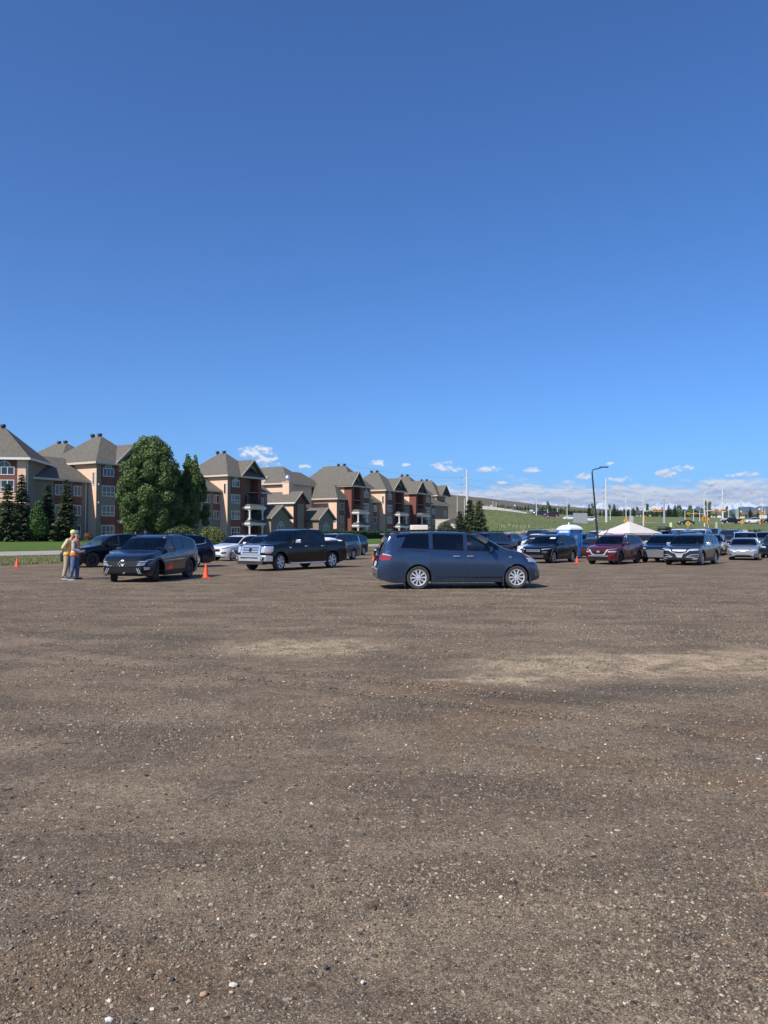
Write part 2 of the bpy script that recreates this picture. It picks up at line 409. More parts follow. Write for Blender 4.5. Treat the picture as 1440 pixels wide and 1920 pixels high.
M_turf = grass_material('rough_grass', (0.175, 0.195, 0.08), (0.13, 0.165, 0.058), (0.22, 0.20, 0.11))
M_lawn = grass_material('mown_lawn', (0.082, 0.135, 0.026), (0.10, 0.155, 0.033), (0.065, 0.115, 0.022), 0.08, 0.8, 0.3)
M_dry = grass_material('dry_verge', (0.15, 0.155, 0.06), (0.21, 0.18, 0.09), (0.10, 0.12, 0.035), 0.5, 3.0)
fa = np.radians(np.concatenate([np.linspace(-180, -42, 24)[:-1], np.linspace(-42, 42, 420), np.linspace(42, 180, 24)[1:]]))
rt = np.concatenate([np.linspace(0.5, 20, 6), np.linspace(20, 130, 220)[1:], np.geomspace(130, 1500, 90)[1:], np.geomspace(1500, 15500, 14)[1:]])
X, Y = polar(rt, fa); Z = terrain(X, Y)
Z = Z + 0.05 * (fbm(X / 3, Y / 3, 3, 5) - 0.45) * (tdist(X, Y) > 1) + 0.35 * (fbm(X / 25, Y / 25, 3, 9) - 0.45) * sm(110, 150, Y) * (1 - sm(238, 243, Y) + sm(262, 280, Y))
tag(link('ground', grid_mesh('ground', X, Y, Z, mat=M_turf)), kind='structure')

# gravel lot: one sheet, finer close to the viewer, with real unevenness
fa2 = np.radians(np.concatenate([np.linspace(-180, -45, 30)[:-1], np.linspace(-45, 45, 520), np.linspace(45, 180, 30)[1:]]))
rl = np.concatenate([[0.3], np.geomspace(1.2, 60, 560), np.geomspace(60, 150, 60)[1:]])
X, Y = polar(rl, fa2)
q = np.minimum(-tdist(X, Y), BACK - Y)
Z = lot_z(X, Y) + 0.028 * (fbm(X / 1.7, Y / 1.1, 4, 21) - 0.47) + 0.012 * (fbm(X * 4, Y * 4, 3, 31) - 0.45) * (np.hypot(X, Y) < 25)
# shallow tyre ruts
for (x0, y0, ang, dep) in ((1.2, 8.0, -30, 0.012), (3.0, 6.2, -30, 0.012), (-2, 14, 12, 0.012), (0, 18, 4, 0.014), (0, 19.6, 4, 0.014)):
    ca, sa = math.cos(R(ang)), math.sin(R(ang)); d = -(X - x0) * sa + (Y - y0) * ca + 0.25 * (fbm(X / 2, Y / 2, 2, 77) - 0.4)
    Z -= dep * np.exp(-(d / 0.13) ** 2) - dep * 0.6 * np.exp(-((np.abs(d) - 0.24) / 0.07) ** 2)
Z = np.where(q < 0, Z + 0.25 * q, Z)
Z = np.maximum(Z, -0.5)
mask = (q[:-1, :-1] > -1.2) & (q[1:, 1:] > -1.2) & (q[:-1, 1:] > -1.2) & (q[1:, :-1] > -1.2)
tag(link('gravel_lot', grid_mesh('gravel_lot', X, Y, Z, mask, M_gravel)), kind='structure')

def ribbon(name, m, pts, wdt, off, zf=terrain, n=60, kind='structure'):
    """strip laid on the terrain along pts"""
    P = [Vector((p[0], p[1])) for p in pts]; seg = [0]
    for a, b in zip(P[:-1], P[1:]): seg.append(seg[-1] + (b - a).length)
    vs = []; xs = np.linspace(0, seg[-1], n); m1 = 5
    cx = np.interp(xs, seg, [p.x for p in P]); cy = np.interp(xs, seg, [p.y for p in P])
    tx = np.gradient(cx); ty = np.gradient(cy); ln = np.hypot(tx, ty); nx, ny = -ty / ln, tx / ln
    us = np.linspace(-wdt / 2, wdt / 2, m1)
    X = cx[:, None] + nx[:, None] * us; Y = cy[:, None] + ny[:, None] * us; Z = zf(X, Y) + off
    o = link(name, grid_mesh(name, X, Y, Z, mat=m))
    if kind: o['kind'] = kind
    return o
def tl(t, u): return (EX + NX * t + UX * u, EY + NY * t + UY * u)
M_walk = mat('path_concrete', (0.36, 0.32, 0.26), 0.9, var=0.12, vscale=1.2, bump=0.2)
ribbon('footpath', M_walk, [tl(10.75, -60), tl(10.75, 140)], 3.3, 0.05)
ribbon('lawn', M_lawn, [tl(29.5, -60), tl(29.5, 120)], 34.0, 0.07, n=160)
ribbon('verge', M_dry, [tl(4.9, -60), tl(4.9, 90)], 8.2, 0.035, n=200)
M_road = mat('road_asphalt', (0.30, 0.27, 0.235), 0.9, var=0.15, vscale=0.3)
M_shoulder = mat('road_shoulder', (0.42, 0.36, 0.27), 0.95, var=0.2, vscale=0.5)
ribbon('road_shoulder', M_shoulder, [(20, 243), (60, 243), (110, 243)], 3.2, 0.06, n=90)
ribbon('road', M_road, [(15, 251), (70, 251), (160, 251), (260, 252)], 13.0, 0.08, n=140)
ribbon('road_marking', mat('road_paint', (0.75, 0.75, 0.72), 0.7), [(15, 251), (160, 251), (260, 252)], 0.3, 0.14, n=140)

# tufts of grass: verge between lot and path, and the field behind the lot
def tufts(name, m, pts, h, seed, label, cat):
    g = np.random.default_rng(seed); n = len(pts)
    a = g.uniform(0, math.pi, n); hh = h * g.uniform(0.5, 1.3, n); wd = hh * 0.28
    lean = g.normal(0, 0.3, (n, 2)) * hh[:, None]
    b1 = np.stack([pts[:, 0] - np.cos(a) * wd, pts[:, 1] - np.sin(a) * wd, pts[:, 2] - 0.03], -1)
    b2 = np.stack([pts[:, 0] + np.cos(a) * wd, pts[:, 1] + np.sin(a) * wd, pts[:, 2] - 0.03], -1)
    tp = np.stack([pts[:, 0] + lean[:, 0], pts[:, 1] + lean[:, 1], pts[:, 2] + hh], -1)
    co = np.stack([b1, b2, tp], 1).reshape(-1, 3); fs = np.arange(3 * n).reshape(-1, 3)
    col = np.repeat(g.random(n), 3)[:, None] * np.ones(3)
    o = link(name, np_mesh(name, co, fs, m, False, col)); tag(o, label, cat, kind='stuff')
M_tuft = leaf_material('grass_blades', (0.16, 0.175, 0.055), (0.36, 0.32, 0.16), 0.3)
M_tuft2 = leaf_material('field_blades', (0.14, 0.175, 0.065), (0.24, 0.255, 0.12), 0.3)
n = 26000; tt = rng.uniform(-0.25, 8.9, n) ; uu = rng.uniform(-8, 62, n)
tt = np.where(rng.random(n) < 0.2, rng.normal(0.2, 0.25, n), tt)
px_ = EX + NX * tt + UX * uu; py_ = EY + NY * tt + UY * uu
tufts('verge_grass', M_tuft, np.stack([px_, py_, terrain(px_, py_) + 0.03], -1), 0.10, 3, 'dry uneven grass growing on the verge between gravel and footpath', 'grass')
n = 24000; yy = rng.uniform(96, 235, n); xx = yy * rng.uniform(0.09, 0.52, n)
tufts('field_grass', M_tuft2, np.stack([xx, yy, terrain(xx, yy)], -1), 0.26, 4, 'green grass growing on the field slope behind the parked cars', 'grass')

# brown hill and the far snow-capped range
def ridge_sheet(name, m, y0, y1, prof, seed, rough, zbase, nx=260, ny=26, xr=None, peak=0.0):
    s = np.linspace(xr[0], xr[1], nx); v = np.linspace(0, 1, ny); S, V = np.meshgrid(s, v)
    Yg = y0 + (y1 - y0) * V; Xg = S * Yg
    crest = np.interp(S, [(p[0] - 720) / F for p in prof], [(HOR - p[1]) / F for p in prof]) * y1 + EYE
    up = np.sin(V * math.pi * 0.5) if not peak else V ** 0.8
    n_ = fbm(S * rough, V * 4 + S * 3, 6, seed) - 0.47
    Zg = zbase + (crest - zbase) * up
    if peak:
        rdg = 1 - np.abs(2 * fbm(S * rough, V * 3, 6, seed) - 0.95) * 1.7
        Zg = zbase + (crest - zbase) * up * (0.72 + 0.34 * rdg)
    else: Zg = Zg + n_ * 10 * V * (1 - 0.6 * V)
    Zb = Zg.copy()
    # far side falls away again
    Xg = np.vstack([Xg, Xg[-1:] * 1.12]); Yg = np.vstack([Yg, Yg[-1:] * 1.12]); Zg = np.vstack([Zg, np.full((1, nx), zbase * 0.5)])
    tag(link(name, grid_mesh(name, Xg, Yg, Zg, mat=m)), kind='structure')
M_hill = grass_material('dry_hill', (0.175, 0.135, 0.085), (0.13, 0.115, 0.065), (0.10, 0.085, 0.05), 0.004, 0.02, 0.2)
ridge_sheet('hill', M_hill, 1150, 2400, [(-500, 935), (600, 934), (840, 932), (905, 938), (1000, 949), (1090, 956), (1200, 963), (1320, 975), (1500, 985)], 11, 14, 16, xr=(-0.6, 0.56))
mm = bpy.data.materials.new('mountain'); mm.use_nodes = True; t = NT(mm.node_tree); b = t.n['Principled BSDF']
c = t.node('ShaderNodeTexCoord').outputs['Object']; sp = t.node('ShaderNodeSeparateXYZ', Vector=c)
geo = t.node('ShaderNodeNewGeometry')
nz = t.noise(c, 0.0016, 8, 0.7)
hh = t.math('ADD', sp.outputs[2], t.math('MULTIPLY', t.math('SUBTRACT', nz, 0.5), 330.0))
t.link(t.mix(t.sstep(hh, 345.0, 385.0), t.mix(t.sstep(nz, .4, .6), (0.10, 0.12, 0.13), (0.06, 0.085, 0.08)), (0.80, 0.84, 0.9)), b.inputs['Base Color']); b.inputs['Roughness'].default_value = 0.9
t.link(t.node('ShaderNodeBump', Strength=0.8, Distance=60.0, Height=nz).outputs[0], b.inputs['Normal'])
ridge_sheet('snowy_mountains', mm, 10500, 13200, [(-700, 957), (800, 957), (920, 952), (975, 946), (1010, 944), (1060, 948), (1130, 944), (1190, 948), (1240, 944), (1300, 950), (1330, 947), (1365, 944), (1386, 936), (1405, 942), (1440, 947), (1480, 944), (1600, 950), (2100, 955)], 41, 60, 30, nx=700, ny=50, xr=(-0.75, 0.75), peak=1)
mf = mat('foothill', (0.055, 0.085, 0.07), 0.9, var=0.3, vscale=0.002)
ridge_sheet('foothills', mf, 7000, 9500, [(-700, 964), (900, 962), (1010, 958), (1060, 960), (1120, 957), (1190, 952), (1225, 958), (1270, 953), (1330, 951), (1360, 956), (1400, 950), (1500, 955), (2100, 962)], 51, 40, 20, nx=400, ny=24, xr=(-0.75, 0.75), peak=1)

# ================================================================ loose gravel and stones
ico_v = []; g_ = (1 + 5 ** .5) / 2
for a in (-1, 1):
    for b_ in (-g_, g_): ico_v += [(0, a, b_), (a, b_, 0), (b_, 0, a)]
ico_v = np.array(ico_v, float); ico_v /= np.linalg.norm(ico_v[0])
from mathutils import Vector as _V
_bm = bmesh.new()
for v in ico_v: _bm.verts.new(v)
_r = bmesh.ops.convex_hull(_bm, input=_bm.verts); _bm.verts.index_update()
ICO_F = np.array([[v.index for v in f.verts] for f in _bm.faces]); _bm.free()
def pebbles(name, n, r0, r1, smin, smax, seed, m, half=0.62, pw=1.0, pale=False):
    g = np.random.default_rng(seed)
    u = g.random(n); rad = np.exp(np.log(r0) + (np.log(r1) - np.log(r0)) * u ** pw)
    an = g.uniform(-half, half, n)
    x = rad * np.sin(an); y = rad * np.cos(an)
    dens = fbm(x / 1.3, y / 0.9, 3, 61)
    keep = g.random(n) < (np.clip((dens - 0.2) * 1.9, 0.3, .9) if pale else np.clip((dens - 0.25) * 3.2, 0.12, 1)); x, y, rad = x[keep], y[keep], rad[keep]; n = len(x)
    size = smin * np.exp(np.abs(g.normal(0, 0.55, n))) * (0.75 + 0.08 * rad); size = np.minimum(size, smax)
    sc = size[:, None] * np.stack([g.uniform(0.7, 1.35, n), g.uniform(0.7, 1.2, n), g.uniform(0.45, 0.85, n)], -1) * 0.5
    jit = 1 + g.uniform(-0.26, 0.26, (n, 12, 1))
    P = ico_v[None] * jit * sc[:, None, :]
    a = g.uniform(0, 6.28, n); ca, sa = np.cos(a), np.sin(a)
    tl_ = g.normal(0, 0.35, n)
    Xr = P[..., 0] * ca[:, None] - P[..., 1] * sa[:, None]; Yr = P[..., 0] * sa[:, None] + P[..., 1] * ca[:, None]
    Zr = P[..., 2] + Xr * tl_[:, None] * 0.5
    z0 = 0.028 * (fbm(x / 1.7, y / 1.1, 4, 21) - 0.47) + 0.012 * (fbm(x * 4, y * 4, 3, 31) - 0.45)
    co = np.stack([Xr + x[:, None], Yr + y[:, None], Zr + (z0 + sc[:, 2] * 0.35)[:, None]], -1).reshape(-1, 3)
    fs = (ICO_F[None] + (np.arange(n) * 12)[:, None, None]).reshape(-1, 3)
    k = g.random(n)
    pal = np.array([(0.06, 0.050, 0.042), (0.12, 0.096, 0.074), (0.17, 0.137, 0.104), (0.22, 0.18, 0.137), (0.32, 0.27, 0.21), (0.58, 0.51, 0.41), (0.24, 0.155, 0.10)])
    if pale: pal = np.array([(0.19, 0.155, 0.118), (0.235, 0.195, 0.15), (0.29, 0.245, 0.19), (0.25, 0.215, 0.175), (0.36, 0.31, 0.25), (0.50, 0.44, 0.36), (0.08, 0.066, 0.054)])
    ci = np.searchsorted(np.cumsum([0.15, 0.27, 0.25, 0.17, 0.09, 0.035]), k)
    pal = pal * np.array([1.08, 1.02, 0.92])
    col = np.repeat(pal[ci] * g.uniform(0.8, 1.2, (n, 1)), 12, 0)
    return link(name, np_mesh(name, co, fs, m, False, col))
mp_ = bpy.data.materials.new('pebble'); mp_.use_nodes = True; t = NT(mp_.node_tree); b = t.n['Principled BSDF']
a = t.node('ShaderNodeAttribute', {'attribute_name': 'tint'}); t.link(a.outputs['Color'], b.inputs['Base Color']); b.inputs['Roughness'].default_value = 0.8; b.inputs['Specular IOR Level'].default_value = 0.25
tag(pebbles('pale_grit', 150000, 2.2, 34.0, 0.0047, 0.025, 9, mp_, half=0.56, pw=0.8, pale=True), 'fine pale grit sprinkled through the dark gravel of the lot', 'gravel', kind='stuff')
tag(pebbles('loose_gravel', 170000, 1.9, 28.0, 0.0046, 0.030, 5, mp_), 'loose small gravel strewn all over the bare lot in the foreground', 'gravel', kind='stuff')

def stone(px, py, size, col, label, seed, sq=(1, .8, .6), rot=0.5):
    size *= .8; p = onz(px, py); g = np.random.default_rng(seed)
    bm = bmesh.new(); bmesh.ops.create_icosphere(bm, subdivisions=3, radius=1)
    for v in bm.verts:
        d = v.co.normalized(); k = 1 + 0.22 * math.sin(d.x * 2.3 + seed) * math.cos(d.y * 2.9 + seed * 2) + 0.10 * math.sin(d.z * 5 + d.x * 4 + seed)
        v.co = Vector((d.x * sq[0], d.y * sq[1], d.z * sq[2])) * k * size * 0.5
    me = bpy.data.meshes.new('stone'); bm.to_mesh(me); bm.free(); me.shade_smooth()
    me.materials.append(mat('stone_%d' % seed, col, 0.75, var=0.18, vscale=60, bump=0.3, bscale=200))
    o = link('stone', me, None, (p.x, p.y, size * sq[2] * 0.32), (0, 0.1, rot)); tag(o, label, 'stone', 'larger stones lying loose on the gravel')
stone(382, 1866, 0.034, (0.50, 0.30, 0.18), 'smooth orange oval pebble lying on the gravel near the bottom edge', 1, (1, .8, .6), 1.0)
stone(437, 1849, 0.036, (0.62, 0.55, 0.42), 'pale cream angular stone just above and right of the orange pebble', 2, (1.1, .8, .5), 0.2)
stone(434, 1862, 0.02, (0.55, 0.42, 0.26), 'small tan stone tucked right under the pale cream angular stone', 3)
stone(354, 1880, 0.024, (0.5, 0.46, 0.38), 'small off-white stone to the lower left of the orange pebble', 4)
stone(321, 1839, 0.034, (0.09, 0.08, 0.07), 'dark lumpy stone up and left of the orange pebble', 5)
stone(680, 1843, 0.022, (0.7, 0.67, 0.6), 'bright white pebble alone right of the cream stones, at the bottom', 6)
stone(143, 1676, 0.036, (0.07, 0.062, 0.055), 'dark stone with shadow on the left side of the foreground gravel', 7)
stone(170, 1660, 0.035, (0.22, 0.18, 0.13), 'flat brown stone just right of the dark stone on the left', 8)
stone(205, 1915, 0.035, (0.6, 0.58, 0.53), 'white stone cut by the bottom edge towards the left corner', 9)
stone(610, 1815, 0.028, (0.10, 0.09, 0.08), 'dark grey stone lying above the bright white pebble', 10)
stone(1424, 1424, 0.06, (0.5, 0.46, 0.40), 'pale flat stone at the right edge in the middle distance', 11, (1.6, .8, .3))
# ================================================================ apartment complex
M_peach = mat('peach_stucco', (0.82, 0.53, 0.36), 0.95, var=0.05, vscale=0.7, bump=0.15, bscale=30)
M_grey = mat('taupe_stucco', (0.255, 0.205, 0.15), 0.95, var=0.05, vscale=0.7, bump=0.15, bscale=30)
def brick_mat():
    m = bpy.data.materials.new('red_brick'); m.use_nodes = True; t = NT(m.node_tree); b = t.n['Principled BSDF']
    c = t.node('ShaderNodeTexCoord').outputs['Object']; s = t.node('ShaderNodeSeparateXYZ', Vector=c)
    v = t.node('ShaderNodeCombineXYZ', X=t.math('ADD', s.outputs[0], s.outputs[1]), Y=s.outputs[2], Z=0.0)
    br = t.node('ShaderNodeTexBrick', Vector=v.outputs[0], Color1=(0.23, 0.062, 0.042, 1), Color2=(0.16, 0.045, 0.032, 1), Mortar=(0.20, 0.12, 0.09, 1), Scale=1.0)
    br.inputs['Brick Width'].default_value = 0.3; br.inputs['Row Height'].default_value = 0.1; br.inputs['Mortar Size'].default_value = 0.008
    t.link(br.outputs['Color'], b.inputs['Base Color']); b.inputs['Roughness'].default_value = 0.9; return m
M_brick = brick_mat()
def shingle_mat():
    m = bpy.data.materials.new('roof_shingle'); m.use_nodes = True; t = NT(m.node_tree); b = t.n['Principled BSDF']
    c = t.node('ShaderNodeTexCoord').outputs['Object']
    n1 = t.noise(c, 3.5, 4, 0.7); n2 = t.noise(c, 0.3, 3, 0.6)
    s = t.node('ShaderNodeSeparateXYZ', Vector=c)
    row = t.math('FRACT', t.math('MULTIPLY', s.outputs[2], 7.0))
    k = t.mix(t.sstep(n1, 0.3, 0.7), (0.115, 0.102, 0.082), (0.195, 0.175, 0.145))
    k = t.mix(t.math('MULTIPLY', t.sstep(n2, 0.4, 0.7), 0.3), k, (0.14, 0.13, 0.11))
    k = t.mix(t.math('MULTIPLY', t.math('LESS_THAN', row, 0.22), 0.45), k, (0.10, 0.085, 0.07))
    t.link(k, b.inputs['Base Color']); b.inputs['Roughness'].default_value = 0.95; b.inputs['Specular IOR Level'].default_value = 0.1; return m
M_roof = shingle_mat()
M_white = mat('white_trim', (0.72, 0.70, 0.66), 0.6, var=0.06)
M_cream = mat('cream_trim', (0.62, 0.52, 0.40), 0.6, var=0.06)
M_pane = mat('window_pane', (0.018, 0.022, 0.028), 0.06, spec=0.8)
M_blind = mat('window_blind', (0.16, 0.16, 0.15), 0.35)
M_curt = mat('window_curtain', (0.33, 0.31, 0.27), 0.25, col2=(0.03, 0.03, 0.035), vscale=0.9); PR = random.Random(15)
M_black = mat('black_plastic', (0.02, 0.02, 0.02), 0.5)
M_soffit = mat('soffit', (0.36, 0.30, 0.23), 0.8)

ROW_A = math.atan2(0.866, 0.5)
SPLIT = {'brick_panel', 'brick_pier', 'balcony_slab', 'wall_lamp', 'lower_front', 'post', 'skid', 'gable_face', 'rake_board', 'side_letter', 'wheel_stop', 'lettering', 'rail', 'insulator', 'brick_wall', 'gable_roof'}
def bpart(parent, name, fn, m, **k):
    mb = MB(); fn(mb)
    if name in SPLIT and len(mb.pc) > 1 and name != 'gable_roof':
        for vs, fs in mb.pc: q = MB(); q.add(vs, fs); o = q.build(name, m, parent, **k)
        return o
    return mb.build(name, m, parent, **k)
def hip(mb, x0, x1, y0, y1, z, rise, ov=0.6, th=0.28, ridge=None):
    """hip roof with a fascia band; the ridge runs along the longer side unless told otherwise"""
    x0 -= ov; x1 += ov; y0 -= ov; y1 += ov; W = x1 - x0; D = y1 - y0
    along = ridge or ('x' if W > D else 'y')
    cx, cy = (x0 + x1) / 2, (y0 + y1) / 2
    if along == 'y':
        k = min(W / 2, D / 2 * 0.98); r = [(cx, y0 + k), (cx, y1 - k)]
        vs = [(x0, y0, z), (x1, y0, z), (x1, y1, z), (x0, y1, z), (*r[0], z + rise), (*r[1], z + rise)]
        fs = [(0, 1, 4), (1, 2, 5, 4), (2, 3, 5), (3, 0, 4, 5), (3, 2, 1, 0)]
    else:
        k = min(D / 2, W / 2 * 0.98); r = [(x0 + k, cy), (x1 - k, cy)]
        vs = [(x0, y0, z), (x1, y0, z), (x1, y1, z), (x0, y1, z), (*r[0], z + rise), (*r[1], z + rise)]
        fs = [(0, 1, 5, 4), (1, 2, 5), (2, 3, 4, 5), (3, 0, 4), (3, 2, 1, 0)]
    mb.add(vs, fs); return r
def fascia(mb, x0, x1, y0, y1, z, ov=0.6, h=0.26, sides='FLRB'):
    x0 -= ov; x1 += ov; y0 -= ov; y1 += ov; e = 0.06
    if 'F' in sides: mb.box(x0 - e, x1 + e, y0 - e, y0 + 0.02, z - h, z + 0.03)
    if 'B' in sides: mb.box(x0 - e, x1 + e, y1 - 0.02, y1 + e, z - h, z + 0.03)
    if 'L' in sides: mb.box(x0 - e, x0 + 0.02, y0 + 0.021, y1 - 0.021, z - h, z + 0.03)
    if 'R' in sides: mb.box(x1 - 0.02, x1 + e, y0 + 0.021, y1 - 0.021, z - h, z + 0.03)
def soffit(mb, x0, x1, y0, y1, z, ov=0.6, h=0.26): mb.box(x0 - ov + 0.03, x1 + ov - 0.03, y0 - ov + 0.03, y1 + ov - 0.03, z - h + 0.02, z - 0.01)
def gable(mb, x0, x1, yf, yb, z, rise, ov=0.5, th=0.2):
    """gable roof whose ridge runs back from the front face"""
    cx = (x0 + x1) / 2; x0 -= ov; x1 += ov; s = rise / (cx - x0) * 1.0
    o = [(x0, z), (cx, z + rise), (x1, z), (x1, z - th), (cx, z + rise - th * 1.25), (x0, z - th)]
    mb.prism([o[0], o[1], o[4], o[5]], yf, yb); mb.prism([o[1], o[2], o[3], o[4]], yf, yb)
def rake(mb, x0, x1, yf, z, rise, ov=0.5, wd=0.28, t=0.08):
    cx = (x0 + x1) / 2; x0 -= ov + 0.05; x1 += ov + 0.05
    mb.prism([(x0, z + 0.02), (cx, z + rise + 0.04), (cx, z + rise - wd), (x0, z - wd * 0.8)], yf - t, yf)
    mb.prism([(x1, z + 0.02), (cx, z + rise + 0.04), (cx, z + rise - wd), (x1, z - wd * 0.8)], yf - t, yf)

def window(parent, c, z0, wd, ht, face='F', plane=0.0, arch=False, cols=2, bar=0.0, blind=False, label=None, off=0.0):
    """framed window: c = centre along the wall, plane = the wall's coordinate"""
    fr = MB(); pn = MB(); t = 0.09
    def B(mb, a0, a1, q0, q1, d0, d1):
        d0 -= off; d1 -= off
        if face == 'F': mb.box(a0, a1, plane + d0, plane + d1, q0, q1)
        elif face == 'L': mb.box(plane + d0, plane + d1, a0, a1, q0, q1)
    a0, a1, z1 = c - wd / 2, c + wd / 2, z0 + ht
    B(fr, a0 - t, a0, z0 - t, z1 + t, -0.06, -0.005); B(fr, a1, a1 + t, z0 - t, z1 + t, -0.06, -0.005)
    B(fr, a0, a1, z0 - t, z0, -0.06, -0.005); B(fr, a0, a1, z1, z1 + t, -0.06, -0.005)
    for k in range(1, cols): x = a0 + wd * k / cols; B(fr, x - t * .45, x + t * .45, z0, z1, -0.055, -0.022)
    if bar: B(fr, a0, a1, z0 + ht * bar - t * .4, z0 + ht * bar + t * .4, -0.05, -0.023)
    B(pn, a0, a1, z0, z1, -0.02, -0.008)
    if arch:
        r = wd * 0.29; pts = [(c + r * math.cos(an), z1 + t + r * math.sin(an)) for an in np.linspace(0, math.pi, 11)]
        ro = r + t; po = [(c + ro * math.cos(an), z1 + t + ro * math.sin(an)) for an in np.linspace(0, math.pi, 11)]
        M = None if face == 'F' else Matrix(((0, 1, 0, 0), (1, 0, 0, 0), (0, 0, 1, 0), (0, 0, 0, 1)))
        pn.prism(pts, plane - 0.02 - off, plane - 0.008 - off, M=M)
        for i in range(10): fr.prism([pts[i], po[i], po[i + 1], pts[i + 1]], plane - 0.06 - off, plane - 0.005 - off, M=M)
        fr.prism([(c - .04, z1 + t), (c + .04, z1 + t), (c + .04, z1 + t + r), (c - .04, z1 + t + r)], plane - 0.055 - off, plane - 0.022 - off, M=M)
    f = fr.build('window', M_white, parent); pn.build('pane', PR.choice([M_pane, M_pane, M_blind, M_curt, M_pane]), f)
    if label: f['label'] = label
    return f
def vents(parent, r, z, ys=(0.3, 1.9)):
    for dy in ys:
        mb = MB(); mb.lathe([(0.2, -0.5), (0.2, 0.0), (0.33, 0.03), (0.36, 0.26), (0.28, 0.40), (0.0, 0.43)], 12, Matrix.Translation((r[0][0] + 0.0, r[0][1] + dy, z)))
        mb.build('roof_vent', M_black, parent, smooth=True)
def downspout(parent, x, y, z0, z1):
    mb = MB(); mb.box(x - .06, x + .06, y - .12, y, z0, z1); mb.box(x - .06, x + .06, y - .5, y, z1 - 0.12, z1); mb.build('downspout', M_white, parent)
def canopy(parent, x0, x1, yf, yb, z, h=0.55, ins=0.55):
    """porch roof: white cornice with a shingled skirt sloping in"""
    c = MB(); c.box(x0, x1, yf, yb, z, z + 0.3); c.box(x0 + .12, x1 - .12, yf + .12, yb, z - 0.16, z); o = c.build('porch_roof', M_white, parent)
    s = MB(); s.add([(x0 + .03, yf + .03, z + .302), (x1 - .03, yf + .03, z + .302), (x1 - .03, yb, z + .302), (x0 + .03, yb, z + .302), (x0 + ins, yf + ins, z + .3 + h), (x1 - ins, yf + ins, z + .3 + h), (x1 - ins, yb, z + .3 + h), (x0 + ins, yb, z + .3 + h)],
              [(0, 1, 5, 4), (1, 2, 6, 5), (3, 0, 4, 7), (4, 5, 6, 7), (2, 3, 7, 6), (3, 2, 1, 0)]); s.build('shingle_skirt', M_roof, o)
def column(parent, x, y, z0, z1):
    mb = MB(); M = Matrix.Translation((x, y, 0)); mb.lathe([(0.17, z0), (0.17, z1)], 14, M); mb.box(x - .24, x + .24, y - .24, y + .24, z0, z0 + .25); mb.box(x - .24, x + .24, y - .24, y + .24, z1 - .22, z1)
    mb.build('column', M_white, parent, smooth=True)
def railing(parent, x0, x1, yf, yb, z):
    mb = MB(); h = 1.0
    for k in range(int((x1 - x0) / .16) + 1): x = x0 + k * .16; mb.box(x - .012, x + .012, yf - .012, yf + .012, z, z + h)
    for k in range(1, int((yb - yf) / .16) + 1):
        for x in (x0, x1): mb.box(x - .012, x + .012, yf + k * .16 - .012, yf + k * .16 + .012, z, z + h)
    mb.box(x0 - .03, x1 + .03, yf - .03, yf + .03, z + h, z + h + .05)
    for x in (x0, x1): mb.box(x - .03, x + .03, yf + .031, yb, z + h, z + h + .05)
    mb.build('railing', M_black, parent)

